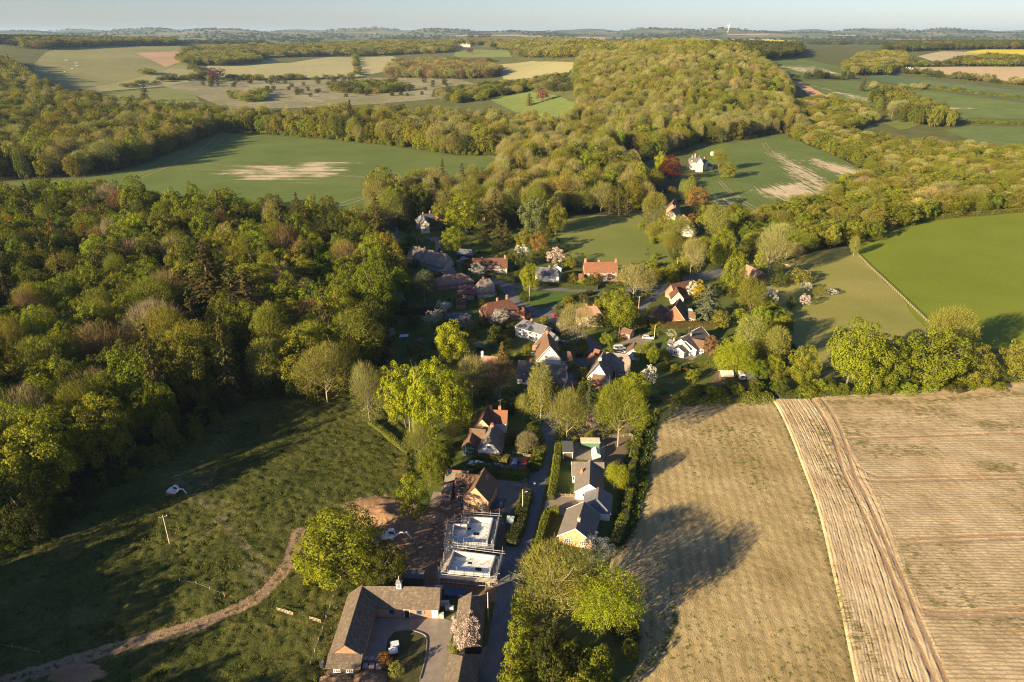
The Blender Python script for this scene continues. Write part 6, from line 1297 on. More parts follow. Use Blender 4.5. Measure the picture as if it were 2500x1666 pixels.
h = House('dark_cart_barn', 'dark brown hipped barn left of the tile hung house', 'barn'); h.vol((1612, 744), (1604, 758), 5.4, 7.0, 2.6, Wm['tilehung'], R['brown'], 'hg', .35, .18, hip=2.2, ext=(.4, .8), doors=[('z', 0, 4.5, 2.2, Wm['darkwood'])])
h = House('dark_red_roofed_cottage', 'cottage with a long dark red roof left of the yellow cypress'); h.vol((1640, 694), (1688, 684), 7.0, 7.0, 3.0, BR, R['red'], 'gg', .4, .2, ext=(.6, .6)); h.vol((1652, 702), (1656, 712), 6.0, 5.4, 2.8, CR, R['red'], 'gg', .35, .18, ext=(1, .4), wins=[('z', 0, 1.5, 1.4, 1.1)])
# --- sheds by the ploughed field
h = House('pale_roofed_shed', 'pale boarded shed at the end of the garden above the ploughed field', 'shed'); h.vol((1758, 905), (1790, 906), 3.2, 4.4, 2.2, Wm['wood'], Wm['cream'], 'gg', .2, .12)
h = House('green_lean_to', 'low flat shed in front of the pale boarded shed', 'shed'); h.box('wall', -2, 2, 0, 1.6, 0, 1.5, G_, (1782, 945)); h.box('roof', -2.2, 2.2, -.2, 1.8, 1.5, 1.62, R['felt'], (1782, 945))
h = House('black_shed', 'black shed with a small roof light among the trees above the ploughed field', 'shed'); h.vol((1838, 902), (1840, 918), 3.6, 3.8, 2.3, Wm['darkwood'], R['felt'], 'gg', .2, .14, ext=(.5, .5)); lp = P(1838, 906, 3.3); link('roof_light', MB().box(-1.3, -.7, -.5, .5, 0, .06).mesh('roof_light', plain('roof_light', (.5, .58, .66), .2, .05, 2)), h.root, None, lp - h.root.location + Vector((0, 0, -.35)), (0, -.55, 0))
h = House('caravan', 'small white caravan among the trees by the black shed', 'caravan'); b = MB().prism([(-1.0, .4), (1.0, .4), (1.0, 1.9), (.7, 2.4), (-.7, 2.4), (-1.0, 1.9)], 0, 3.6); p = P(1812, 930); r_ = h._root(p); link('body', b.mesh('body', M_WHITE, bevel=.12, segs=2), r_); fr, pn = window_mesh(1.2, .6, 1, 1, M_LEAD); o = link('window', fr, r_, None, (0, -.02, 1.6)); link('pane', pn, o)
for sg in (-1, 1): link('wheel', MB().tube([(sg * .85, 1.8, .32), (sg * 1.02, 1.8, .32)], .32, 12).mesh('wheel', plain('rubber', (.02, .02, .02), .8, .1, 4)), r_)
# --- cream villa
h = House('cream_villa', 'cream villa with slate gables and tall chimneys beside the copper beech')
h.vol((1708, 380), (1710, 387), 11.6, 5.6, 7.4, CR, R['slate'], 'gg', .4, .2, ext=(4, .6), wins=[('z', -1.2, 6.4, 1.0, 1.5), ('z', 1.2, 6.4, 1.0, 1.5), ('z', -1.2, 3.0, 1.0, 1.7), ('z', 1.2, 3.0, 1.0, 1.7), ('z', 0, 9.0, .8, 1.1)], barge=M_WHITE)
h.vol((1682, 386), (1702, 386), 9.6, 6.4, 6.6, CR, R['slate'], 'gg', .4, .2, wins=[('f', -1.6, 2.2, 1.6, 2.0), ('f', -1.6, 5.6, 1.2, 1.6)], chims=[(-.5, .6, 2.4, 1.0, .8, BO, 3), (2.0, 1.4, 4.6, 1.0, .8, BO, 3)])
h.dormer(-1.6, -1, 5.6, 2.0, 1.8, CR, R['slate'])
h.vol((1718, 390), (1726, 391), 9.0, 5.4, 6.4, CR, R['slate'], 'gg', .3, .18, chims=[(-1.2, .5, 2.4, .9, .8, BO, 2)])
h.vol((1724, 399), (1736, 400), 5.2, 4.6, 3.4, CR, R['slate'], 'gh', .3, .18, hip=1.8, wins=[('f', 0, 1.6, 1.4, 1.2)])
h = House('white_shed', 'tiny white shed above the cream villa', 'shed'); h.vol((1736, 371), (1742, 371), 3.4, 3.4, 2.4, WH, Wm['white'], 'gg', .2, .14)
h = House('long_red_barn', 'long dark barn with a red tiled roof below the copper beech', 'barn'); h.vol((1596, 450), (1648, 448), 6.2, 8.0, 3.0, Wm['darkwood'], R['red'], 'gg', .4, .2, wins=[('f', -5.5, 1.7, 1.8, 1.3, 3, 2, M_TEAL), ('f', -2.6, 1.7, 2.0, 1.3)])
h = House('farmhouse', 'farmhouse with steep orange tiled roofs beyond the paddock'); h.vol((1647, 487), (1641, 497), 7.8, 7.0, 4.0, BR, R['orange'], 'gg', .4, .2, ext=(1.5, .5)); h.vol((1652, 506), (1640, 512), 6.6, 6.0, 3.6, CR, R['pink'], 'gg', .35, .18, chims=[(-1.5, 0, 1.6, .7, .7, WH, 1)], ext=(.5, .5)); h.vol((1668, 524), (1676, 530), 5.2, 5.0, 3.0, CR, R['pink'], 'gg', .3, .18)
h = House('white_gabled_cottage', 'white gabled cottage half hidden by trees below the farmhouse'); h.vol((1692, 537), (1680, 548), 7.4, 8.2, 3.0, WH, R['red'], 'gg', .4, .2, ext=(.5, .5), wins=[('z', 0, 3.8, 1.2, 1.0)], barge=M_WHITE)
h = House('red_garden_shed', 'small red-brown garden shed right of the farmhouse', 'shed'); h.vol((1735, 524), (1744, 523), 2.9, 3.6, 2.0, Wm['wood'], R['orange'], 'gg', .2, .14)
h = House('hidden_roof_barn', 'faded roofed barn mostly hidden by trees above the orchard meadow', 'barn'); h.vol((1822, 646), (1862, 664), 5.4, 7.0, 2.8, Wm['wood'], R['pink'], 'gg', .3, .18)
# --- red brick terrace
h = House('red_brick_terrace', 'orange-red brick terrace with white windows below the paddock')
h.vol((1425, 641), (1507, 640), 8.6, 7.6, 5.0, BR, R['orange'], 'gg', .3, .18, wins=w_row('f', 4.1, 1.7, 1.1, (-5.4, -1.7, 2.2, 6)) + w_row('f', 1.5, 1.8, 1.3, (-5.6, -1.8, 6)) , doors=[('f', 2.0, 1.6, 2.1, M_WHITE)], chims=[(-7.4, 0, 1.8, 1.0, .8, BR, 2), (-.8, .5, 1.4, 1.0, .8, BR, 2), (7.4, 0, 1.4, .8, .8, BR, 2)])
h.vol((1412, 669), (1424, 669), 4.4, 5.0, 2.8, BR, R['orange'], 'gg', .25, .16, wins=[('f', 0, 1.4, 1.2, 1.0)])
# --- white house
h = House('white_painted_house', 'white painted two storey house with slate roof and porch'); h.vol((1308, 652), (1360, 655), 7.8, 6.6, 5.0, WH, R['slate'], 'gh', .3, .16, hip=1.6, wins=w_row('f', 4.0, 1.1, 1.0, (-3.4, -.8, 2.2, 4.8)) + w_row('f', 1.4, 1.2, 1.2, (-.9, 2.1, 4.8)), doors=[('f', -3.6, 1.0, 2.0, M_WHITE)], chims=[(1.4, .3, 1.0, .8, .7, BR, 2)])
loc, ang, R_, L, W = h.last; link('porch', MB().prism([(-1.0, 0), (1.0, 0), (1.0, 2.2), (0, 3.3), (-1.0, 2.2)], 0, 1.4).mesh('porch', R['slate'], uv=True), h.root, None, Vector(loc) + R_ @ Vector((-3.6, -4.75, 0)), (0, 0, ang))
h = House('white_gable_outhouse', 'tiny white gabled outhouse behind the white painted house', 'outhouse'); h.vol((1361, 646), (1362, 650), 3.4, 3.4, 2.2, WH, R['slate'], 'gg', .2, .12, ext=(1.2, .4), barge=M_WHITE)
# --- red tiled cottage with eyebrow dormers
h = House('red_tiled_cottage', 'long cottage with red tiled roof and three arched eyebrow dormers'); h.vol((1152, 631), (1239, 630), 7.0, 7.4, 3.2, Wm['flint'], R['red'], 'gg', .35, .2, wins=w_row('f', 1.5, 1.5, 1.3, (-3.4, 3.6)) + w_row('f', 1.6, 1.0, .9, (-6.6,)), doors=[('f', .2, 1, 2, Wm['wood'])], chims=[(7.6, 0, 1.4, .8, .8, BR, 1), (-3.8, .8, .9, .7, .7, BR, 1)])
loc, ang, R_, L, W = h.last
for u in (-3.4, 0.2, 3.6):
    arc = [(-1.5, 0)] + [(1.5 * math.cos(math.pi - math.pi * i / 8), .75 * math.sin(math.pi * i / 8) + .55) for i in range(9)] + [(1.5, 0)]
    d_ = link('eyebrow_dormer', MB().prism(arc, 0, 2.2).mesh('eyebrow_dormer', Wm['flint'], uv=True), h.root, None, Vector(loc) + R_ @ Vector((u, -3.72, 3.05)), (0, 0, ang))
    link('dormer_roof', MB().prism([(x * 1.12, z * 1.1) for x, z in arc[1:-1]] + [(x, z) for x, z in arc[1:-1]][::-1], -.15, 2.2).mesh('dormer_roof', R['red'], uv=True), d_); fr, pn = window_mesh(1.2, .7, 3, 1, M_WHITE); o = link('window', fr, d_, None, (0, -.02, .62))
link('porch', MB().prism([(-.9, 0), (.9, 0), (.9, 2.0), (0, 2.9), (-.9, 2.0)], 0, 1.2).mesh('porch', R['red'], uv=True), h.root, None, Vector(loc) + R_ @ Vector((.2, -4.9, 0)), (0, 0, ang))
# --- long thatched row
h = House('long_thatched_row', 'long row of cottages under a curved grey thatch roof'); h.vol((1004, 601), (1098, 624), 8.0, 8.4, 3.0, Wm['flint'], R['thatch'], 'kk', .6, .5, wins=w_row('f', 1.5, 1.4, 1.2, (-8, -5, 2, 5)), chims=[(-7.4, 0, 1.2, .8, .8, BR, 1), (-3.6, 0, 1.2, .8, .8, BR, 1), (8.0, 0, 1.2, .8, .8, BR, 1)], hk=.5)
h.vol((1046, 652), (1080, 658), 3.4, 3.2, 2.6, BR, R['slate'], 'gg', .2, .12); h.vol((1076, 660), (1106, 652), 4.6, 5.0, 2.6, Wm['darkwood'], R['slate'], 'gg', .3, .16, wins=[('f', u, 1.3, 1.2, 1.4) for u in (-3, -1, 1)])
h = House('faded_tiled_bungalow', 'low bungalow with a wide faded pink tiled hipped roof'); h.vol((1085, 672), (1127, 667), 5.8, 9.0, 2.7, BR, R['pink'], 'hh', .4, .18, hip=5.0, wins=w_row('f', 1.4, 2.0, 1.1, (-1.2, 2.6)))
h = House('small_thatched_cottage', 'small flint cottage with rounded grey thatch beside the mauve blossom'); h.vol((1172, 684), (1204, 681), 7.4, 7.4, 3.0, Wm['flint'], R['thatch'], 'hk', .55, .48, hip=2.6, wins=w_row('f', 1.5, 1.4, 1.2, (-1.5, 1.2, 3.0)), chims=[(-1.6, 0, 1.8, .8, .8, BR, 1)], hk=.5)
h = House('mauve_cottage_wing', 'dark red roofed wing half hidden by the mauve blossom', 'outhouse'); h.vol((1128, 702), (1150, 702), 5.0, 5.0, 2.6, Wm['flint'], R['red'], 'hh', .3, .18, hip=1.5)
h = House('red_shed', 'red tiled shed beside the small greenhouse', 'shed'); h.vol((1112, 730), (1138, 729), 3.8, 5.0, 2.2, BR, R['red'], 'gg', .25, .15)
h = House('grey_stone_house', 'grey stone house with slate hipped roof among dark trees'); h.vol((1028, 525), (1052, 521), 9.0, 7.0, 6.0, Wm['flint'], R['slate'], 'hh', .4, .2, hip=2.4, wins=w_row('f', 4.6, 1.0, 1.4, (-2.6, 2.8)) + w_row('f', 1.8, 1.1, 1.5, (-2.6, 2.8)), chims=[(-1.6, .5, 1.4, .8, .8, BR, 2), (3.2, .5, 1.8, .9, .8, BR, 2)]); h.vol((1035, 528), (1037, 537), 8.2, 5.0, 6.0, Wm['flint'], R['slate'], 'gg', .3, .18, ext=(1.5, .5), wins=[('z', 0, 4.6, 1.2, 1.5), ('z', 0, 1.8, 1.4, 1.5)]); h.vol((1064, 528), (1070, 531), 7.4, 5.0, 5.4, BR, R['orange'], 'gg', .3, .18, ext=(.5, .5))
h = House('slate_roofed_lodge', 'small slate roofed lodge with a chimney above the long thatched row', 'lodge'); h.vol((956, 568), (968, 567), 5.4, 5.4, 3.0, Wm['flint'], R['slate'], 'hh', .3, .18, hip=1.6, chims=[(1.8, 0, 2.2, .8, .7, BR, 1)])
h = House('cart_shed', 'open fronted cart shed with a blue-grey slate roof', 'shed'); h.vol((1122, 608), (1152, 610), 4.6, 6.0, 2.6, Wm['darkwood'], R['slate'], 'hh', .35, .18, hip=1.2)
# --- solar panel carport
h = House('solar_carport', 'dark open shed roofed with a row of solar panels', 'shed'); p = P(1117, 785); r_ = h._root(p); az = math.radians(6)
SOL = plain('solar_glass', (.02, .03, .07), .15, .1, 2, 0, .6)
link('wall', MB().box(-4.6, 4.6, 1.6, 1.75, 0, 2.6).box(-4.6, -4.45, -1.6, 1.6, 0, 2.0).box(4.45, 4.6, -1.6, 1.6, 0, 2.0).mesh('wall', Wm['darkwood'], uv=True), r_, None, None, (0, 0, az))
rf = link('roof', MB().prism([(-2.1, 1.95), (2.0, 3.0), (2.0, 3.12), (-2.1, 2.07)], -4.8, 4.8).mesh('roof', R['felt']), r_, None, None, (0, 0, az + math.pi / 2)); rf.rotation_euler = (0, 0, az + math.pi / 2)
for i in range(9):
    o = link('solar_panel', MB().box(-.48, .48, -1.0, 1.0, 0, .05).mesh('solar_panel', SOL), r_, None, Matrix.Rotation(az, 4, 'Z') @ Vector((-4.1 + i * 1.02, -.1, 2.66)), (math.radians(14.4), 0, az))
    link('panel_frame', MB().box(-.5, -.46, -1.02, 1.02, .0, .07).box(.46, .5, -1.02, 1.02, .0, .07).box(-.46, .46, .98, 1.02, 0, .07).box(-.46, .46, -1.02, -.98, 0, .07).mesh('panel_frame', M_STEEL), o)
# --- greenhouses
def greenhouse(px, L, W, label, rz=0):
    p = P(*px); t = empty('greenhouse', p, label, 'greenhouse', 'greenhouses', rz); gl = plain('greenhouse_glass', (.42, .46, .42), .25, .08, 3, 0, .5)
    link('glazing', MB().prism([(-W / 2, 0), (W / 2, 0), (W / 2, 1.5), (0, 2.3), (-W / 2, 1.5)], 0, L).mesh('glazing', gl), t)
    for i in range(int(L / .6) + 1):
        y = min(L, i * .6); link('glazing_bar', MB().tube([(-W / 2 - .02, y, 0), (-W / 2 - .02, y, 1.5), (0, y, 2.33), (W / 2 + .02, y, 1.5), (W / 2 + .02, y, 0)], .035, 4).mesh('glazing_bar', M_WHITE), t)
    link('ridge_bar', MB().box(-.04, .04, -.03, L + .03, 2.3, 2.38).mesh('ridge_bar', M_WHITE), t)
greenhouse((1456, 1123), 3.4, 2.2, 'small greenhouse in the back yard of the white bungalow'); greenhouse((1098, 752), 3.2, 2.6, 'small pale greenhouse beside the red tiled shed', .9)
h = House('garden_canopy', 'small white roofed garden canopy in the shaded garden', 'canopy'); p = P(987, 833); r_ = h._root(p)
link('roof', MB().prism([(-1.7, 2.1), (1.7, 2.4), (1.7, 2.5), (-1.7, 2.2)], -1.2, 1.2).mesh('roof', M_BLUEGREY if 0 else plain('canopy_white', (.6, .66, .7), .5, .05, 1)), r_)
for x in (-1.5, 1.5):
    for y in (-1, 1): link('post', MB().box(x - .06, x + .06, y - .06, y + .06, 0, 2.15).mesh('post', M_POST), r_)
h = House('tool_shed', 'small pale tool shed right of the white roofed canopy', 'shed'); h.vol((1027, 824), (1032, 826), 2.6, 2.8, 1.9, Wm['wood'], M_BLUEGREY if 0 else R['grey'], 'gg', .2, .1, ext=(.8, .8))
h = House('brown_hutch', 'small brown hutch beside the tool shed', 'shed'); h.vol((1014, 829), (1019, 829), 2.0, 2.0, 1.5, Wm['wood'], R['brown'], 'gg', .15, .1, ext=(.4, .4))
h = House('teal_roofed_hut', 'small teal roofed garden hut beside the lime green tree', 'shed'); h.vol((1163, 838), (1176, 838), 2.9, 3.2, 2.1, Wm['darkwood'], plain('teal_roof', (.08, .16, .17), .7, .1, 2), 'gg', .2, .12, ext=(.4, .4))
h = House('green_shed_roof', 'small blue-grey shed behind the lane hedge by the unfinished houses', 'shed'); h.vol((1240, 1260), (1254, 1262), 2.8, 2.8, 2.0, G_, plain('shed_felt', (.2, .25, .26), .8, .1, 2), 'gg', .15, .1, ext=(.2, .2))
# --- far buildings
h = House('far_mansion', 'pale stone mansion on the far hillside', 'mansion'); h.vol((1122, 107), (1148, 107), 12, 14, 9, Wm['buff'], R['slate'], 'hh', .5, .3, hip=6, wins=[('f', u, z, 1.4, 2.2) for u in (-16, -12, -8, -4, 0, 4, 8, 12, 16) for z in (3, 7.5)], chims=[(-10, 0, 3, 2, 1.2, CR, 0), (10, 0, 3, 2, 1.2, CR, 0)])
h = House('far_orangery', 'low pale garden building left of the far mansion', 'outhouse'); h.vol((1002, 108), (1012, 108), 7, 8, 5, CR, R['slate'], 'hh', .5, .3, hip=3)
h = House('far_farm_shed', 'long low farm shed with a pale roof by the far copse', 'barn'); h.vol((656, 134), (694, 134), 7, 14, 4.5, Wm['darkwood'], plain('sheet_roof', (.55, .54, .5), .6, .1, .3), 'gg', .4, .25); h.vol((700, 134), (722, 131), 6, 10, 4, Wm['darkwood'], R['slate'], 'gg', .4, .25)

# ------------------------------------------------------------------ unfinished houses with scaffolding
def poly_local(pts, o): return [Vector((p.x - o.x, p.y - o.y)) for p in pts]
_unit_pole = MB().tube([(0, 0, 0), (0, 0, 1)], .05, 6).mesh('scaffold_pole', M_STEEL)
_unit_board = MB().box(0, 1, -.11, .11, 0, .04).mesh('scaffold_board', M_PALEWOOD)
def pole_obj(root, a, b, name='pole', me=None, r=1.0):
    a = Vector(a); b = Vector(b); d = b - a; o = link(name, me or _unit_pole, root, None, a); o.rotation_euler = d.to_track_quat('Z', 'Y').to_euler(); o.scale = (r, r, d.length); return o
def site_house(name, label, corners, inner, zf=2.4, zt=3.75, fresh=0):
    """corners: photograph positions of the wall tops at height zt, anticlockwise from front left; inner: extra partition lines"""
    pw = [P(*c, zt) for c in corners]; cen = sum(pw, Vector()) / len(pw); o = Vector((cen.x, cen.y, 0)); root = empty(name, o, label, 'house', 'unfinished houses')
    pl = [Vector((p.x - o.x, p.y - o.y)) for p in pw]; n = len(pl); th = .32
    def wall_seg(a, b, z0, z1, mat, nm, t=th, inward=True):
        d = (b - a); L = d.length; u = d / L; nn = Vector((-u.y, u.x)) if inward else Vector((u.y, -u.x))
        return link(nm, MB().box(0, L, 0, t, z0, z1).mesh(nm, mat, uv=True), root, None, (a.x, a.y, 0), (0, 0, math.atan2(d.y, d.x)))
    for i in range(n):
        a, b = pl[i], pl[(i + 1) % n]; d = b - a; u = d.normalized(); wall_seg(a, b, 0, zf - .05, BO, 'brick_wall', .36); wall_seg(a + u * .005, b - u * .33, zf - .05, zt if i != 0 else zt - .45, Wm['block'], 'block_wall', .3)
    # near-black panels on the lower brick front, painted shade of unglazed openings
    a, b = pl[0], pl[1]; d = b - a; u = d.normalized(); nv = Vector((u.y, -u.x))
    for k in range(4):
        q = a + d * ((k + .6) / 4.2) + nv * .012; link('opening_shade_panel', MB().box(-.55, .55, -.02, .02, 1.0, 2.1).mesh('opening_shade_panel', plain('void_shade_black', (.012, .011, .01), .9, .1, 2)), root, None, (q.x, q.y, 0), (0, 0, math.atan2(d.y, d.x)))
    fl = link('floor_deck', MB().zprism([(p.x * .97, p.y * .97) for p in pl], zf - .12, zf).mesh('floor_deck', M_CONC, uv=True), root)
    # floor panels, clipped to the rooms
    ang = math.atan2(d.y, d.x); c_, s_ = math.cos(ang), math.sin(ang); W_ = 1.22; H_ = .62
    me = [MB().box(.012, W_ - .012, .012, H_ - .012, 0, .03).mesh('floor_panel', plain('floor_panel_%d' % k, ((.62, .62, .6), (.7, .69, .66), (.55, .56, .56))[k], .8, .1, 1.5)) for k in range(3)]
    pp = [tuple(p * .93) for p in pl]
    for i in range(-9, 10):
        for j in range(-14, 15):
            x = i * W_ + (j % 2) * W_ / 2; y = j * H_; q = [(x + a_ * c_ * 0 + 0, y) for a_ in (0,)]
            cs = [((x + dx) * c_ - (y + dy) * s_, (x + dx) * s_ + (y + dy) * c_) for dx in (0, W_) for dy in (0, H_)]
            if all(bool(inside(pp, np.array(a_), np.array(b_))) for a_, b_ in cs):
                if rng.random() < .03: continue
                link('floor_panel', me[int(rng.integers(3))], root, None, (cs[0][0], cs[0][1], zf + rng.uniform(0, .012)), (0, 0, ang))
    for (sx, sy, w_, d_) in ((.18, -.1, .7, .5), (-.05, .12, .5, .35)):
        q = pl[0] * 0 + Vector((sx * d.length, sy * 8)); link('stairwell_shade_panel', MB().box(-w_, w_, -d_, d_, 0, .05).mesh('stairwell_shade_panel', plain('void_shade_black', (.012, .011, .01), .9, .1, 2)), root, None, (q.x * c_ - q.y * s_, q.x * s_ + q.y * c_, zf + .01), (0, 0, ang))  # flat near-black slabs on the deck, shade of the stair openings as colour
    for (a, b) in inner:
        A = P(*a, zt); B = P(*b, zt); wall_seg(Vector((A.x - o.x, A.y - o.y)), Vector((B.x - o.x, B.y - o.y)), zf - .05, zt - .1, Wm['block'], 'partition_wall', .12)
    # scaffold
    off = []
    for i in range(n):
        p = pl[i]; a = (pl[i] - pl[i - 1]).normalized(); b = (pl[(i + 1) % n] - pl[i]).normalized(); off.append((Vector((a.y, -a.x)) + Vector((b.y, -b.x))))
    for ring, wd in ((0, .35), (1, 1.35)):
        rp = [pl[i] + off[i] * wd for i in range(n)]
        for i in range(n):
            a, b = rp[i], rp[(i + 1) % n]; L = (b - a).length; k = max(2, round(L / 2.2))
            for j in range(k):
                q = a.lerp(b, j / k); pole_obj(root, (q.x, q.y, 0), (q.x + rng.normal() * .03, q.y + rng.normal() * .03, rng.uniform(4.6, 5.9) if ring else rng.uniform(2.6, 3.4)))
            for z in ((1.25, 2.35, 3.35, 4.0) if ring else (2.35,)):
                u = (b - a).normalized() * rng.uniform(.2, .9); pole_obj(root, (a.x - u.x, a.y - u.y, z), (b.x + u.x, b.y + u.y, z))
    for i in range(n):
        for t in range(4):
            wd = .46 + .25 * t; a = pl[i] + off[i] * wd; b = pl[(i + 1) % n] + off[(i + 1) % n] * wd; d = b - a; k = max(1, round(d.length / 3.2))
            for j in range(k):
                q = a.lerp(b, j / k); ob = link('scaffold_board', _unit_board, root, None, (q.x, q.y, 2.3 + rng.uniform(0, .02)), (0, 0, math.atan2(d.y, d.x) + rng.normal() * .012)); ob.scale = (d.length / k * rng.uniform(.97, 1.05), 1, 1)
        k = max(2, round((pl[(i + 1) % n] - pl[i]).length / 2.2))
        for j in range(k):
            a = (pl[i] + off[i] * .1).lerp(pl[(i + 1) % n] + off[(i + 1) % n] * .1, (j + .1) / k); b = (pl[i] + off[i] * 1.75).lerp(pl[(i + 1) % n] + off[(i + 1) % n] * 1.75, (j + .1) / k); pole_obj(root, (a.x, a.y, 2.3), (b.x, b.y, 2.3))
    return root, pl, off
rA, plA, offA = site_house('unfinished_house_with_step', 'farther unfinished house with block walls and a stepped white floor in scaffolding', [(1101, 1319), (1190, 1322), (1204, 1264), (1146, 1261), (1140, 1279), (1106, 1279)], [((1140, 1280), (1137, 1300))])
rB, plB, offB = site_house('unfinished_house', 'nearer unfinished house with a white floor deck and brick front in scaffolding', [(1088, 1389), (1196, 1398), (1210, 1356), (1106, 1343)], [])
def stack(name, label, px, nx, ny, nz, sz, mat, gap=.06, rz=0, z0=0.0, group=None, cat='pallet', wrap=None, at=None):
    p = Vector(at) if at else P(*px); t = empty(name, (p.x, p.y, p.z + z0), label, cat, group or 'stacks of bricks and blocks', rz); me = MB().box(0, sz[0] - .02, 0, sz[1] - .02, 0, sz[2] - .02).mesh('pack', mat, uv=True, bevel=.02)
    for i in range(nx):
        for j in range(ny):
            for k in range(nz): link('pack', me, t, None, ((i - nx / 2) * (sz[0] + gap) + rng.normal() * .02, (j - ny / 2) * (sz[1] + gap), k * sz[2] + .12), (0, 0, rng.normal() * .02))
    link('pallet_base', MB().box(-nx / 2 * (sz[0] + gap), nx / 2 * (sz[0] + gap), -ny / 2 * (sz[1] + gap), ny / 2 * (sz[1] + gap), 0, .12).mesh('pallet_base', M_PALEWOOD), t); return t
M_PINK = brick_mat('pack_brick', (.42, .28, .26), (.5, .35, .32)); M_BLKP = brick_mat('pack_block', (.48, .47, .45), (.55, .54, .5))
for i, (x, y) in enumerate([(893, 1615), (908, 1615), (924, 1617), (893, 1632), (909, 1633), (926, 1634)]): stack('brick_pallet', 'wrapped pallet of pinkish bricks, %s of the six beside the barn' % ['back left', 'back middle', 'back right', 'front left', 'front middle', 'front right'][i], (x, y), 1, 1, 1, (.95, .95, .9), M_PINK)
for i, (x, y) in enumerate([(1081, 1478), (1092, 1478), (1103, 1490), (1079, 1507), (1093, 1488)]): stack('block_pallet', 'pallet of pale blocks at the barn gable, ' + ['far left one', 'far right one', 'rightmost one', 'nearest one', 'middle one'][i], (x, y), 1, 1, 1, (.9, .8, 1.0), M_BLKP)
_sb = Vector((-9.5, 122)); pA = plA; oA = rA.location
for (root_, nm, lab, q, mt, nn) in [(rA, 'brick_stack', 'stack of red bricks on the left scaffold of the farther unfinished house', plA[0] + offA[0] * .8 + Vector((.8, 2.0)), BR, 3), (rA, 'block_stack', 'stack of blocks on the right scaffold of the farther unfinished house', plA[1] + offA[1] * .8 + Vector((.3, 2.2)), M_BLKP, 2), (rB, 'brick_stack', 'stack of pink bricks on the right scaffold of the nearer unfinished house', plB[1] + offB[1] * .8 + Vector((.2, 2.6)), M_PINK, 2)]:
    stack(nm, lab, None, 1, nn, 2, (.5, .6, .35), mt, rz=.1, at=(root_.location.x + q.x, root_.location.y + q.y, 2.46))
TARP = plain('tarpaulin_blue', (.03, .07, .16), .5, .15, 1.5)
def mound(name, label, px, rx, ry, hh, mat, seed, cat='heap', step=.35):
    p = P(*px); n = 36; v = []; f = []
    for i in range(n):
        for j in range(n):
            a = (i / (n - 1) * 2 - 1); b = (j / (n - 1) * 2 - 1); r2 = a * a + b * b
            z = hh * max(0, 1 - r2) ** 1.1 * (.75 + .5 * float(vnoise(a * 3 + seed, b * 3, seed))) + .16 * hh * (float(vnoise(a * 5 + seed, b * 5, seed + 1)) - .5) + .03 * rng.normal() * (r2 < 1) - .05
            v.append((a * rx, b * ry, z))
    f = [(i * n + j, (i + 1) * n + j, (i + 1) * n + j + 1, i * n + j + 1) for i in range(n - 1) for j in range(n - 1)]
    o = link(name, pydata(name, v, f, mat), None, None, (p.x, p.y, p.z + .05)); return tag(o, label, cat, 'heaps')
M_ORANGE = ground_mat('dug_earth', [(.2, .115, .06), (.3, .18, .1), (.4, .26, .15)], .4, 2.5, .7, .15)
mound('earth_heap', 'wide heap of orange dug earth beside the farther excavator', (935, 1262), 8, 5.5, 2.0, M_ORANGE, 3); mound('earth_heap', 'low heap of dug earth against the scaffolding', (1030, 1262), 6, 3.2, 1.1, M_ORANGE, 5); mound('earth_heap', 'small earth heap in front of the farther excavator', (985, 1345), 3.0, 2.0, .8, M_ORANGE, 8)
_dg = sheet('dug_ground', W2([(838, 1238), (880, 1216), (940, 1208), (1000, 1216), (1052, 1240), (1040, 1290), (1000, 1330), (940, 1345), (890, 1310)]), M_ORANGE, .6, .1, None, lambda x, y: .5 * (vnoise(x * .5, y * .5, 71) - .5) + .3 * (vnoise(x * 1.3, y * 1.3, 72) - .5), wob=1.0, lift=.62, edge=2.0, label='churned orange earth behind the big tree')
mound('gravel_heap', 'heap of pale gravel behind the brick pallets', (905, 1655), 3.4, 2.4, 1.0, M_EARTH, 11); mound('gravel_heap', 'low heap of grey gravel before the barn porch', (822, 1660), 3.6, 1.6, .6, M_EARTH, 12); mound('spoil_heap', 'low mound of tan spoil at the lower left corner', (190, 1650), 7, 3, 1.0, M_ORANGE, 14)
t = House('site_container', 'dark brown flat topped site container behind the barn', 'container'); t.box('body', -2.3, 2.3, -1.2, 1.2, .1, 2.4, Wm['wood'], (1010, 1424), -.03, .03); t.box('roof', -2.35, 2.35, -1.25, 1.25, 2.4, 2.5, R['felt'], (1010, 1424), -.03)
o = MB().box(-2.3, 2.3, -1, 1, 0, .9).obj('covered_stack', TARP, None, bevel=.15, segs=2, loc=P(1112, 1452), rot=(0, 0, .03)); tag(o, 'low stack covered with a blue tarpaulin beside the ivy barn', 'tarpaulin')
for i, (x, l) in enumerate(((994, 'left'), (1009, 'right'))): tag(MB().box(-.45, .45, -1.1, 1.1, 0, .15).obj('blue_board', plain('blue_board', (.07, .2, .3), .5, .1, 2), None, loc=P(x, 1400), rot=(.0, 0, -.25)), 'flat teal board lying on the site, the %s one of two' % l, 'board')
tag(MB().box(-.8, .8, -.5, .5, 0, .5).obj('white_crate', M_WHITE, None, bevel=.04, loc=P(1071, 1437)), 'small white crate behind the barn gable', 'crate')
for i, (x, y, l) in enumerate(((964, 1582, 'farther'), (961, 1598, 'nearer'))):
    t = empty('cold_frame', P(x, y), '%s of two dark boxes with a tilted white lid on the grass island' % l, 'box', rz=.3); link('box', MB().box(-.75, .75, -.55, .55, 0, .9).mesh('box', Wm['darkwood']), t); link('lid', MB().box(-.85, .85, -.65, .65, 0, .06).mesh('lid', plain('lid_white', (.62, .66, .68), .4, .05, 2)), t, None, (0, 0, 1.0), (.25, .1, 0))
pts = [(1.5 * math.cos(a), 1.5 * math.sin(a), .15 + .12 * math.sin(3 * a)) for a in np.linspace(.2, 5.6, 30)]
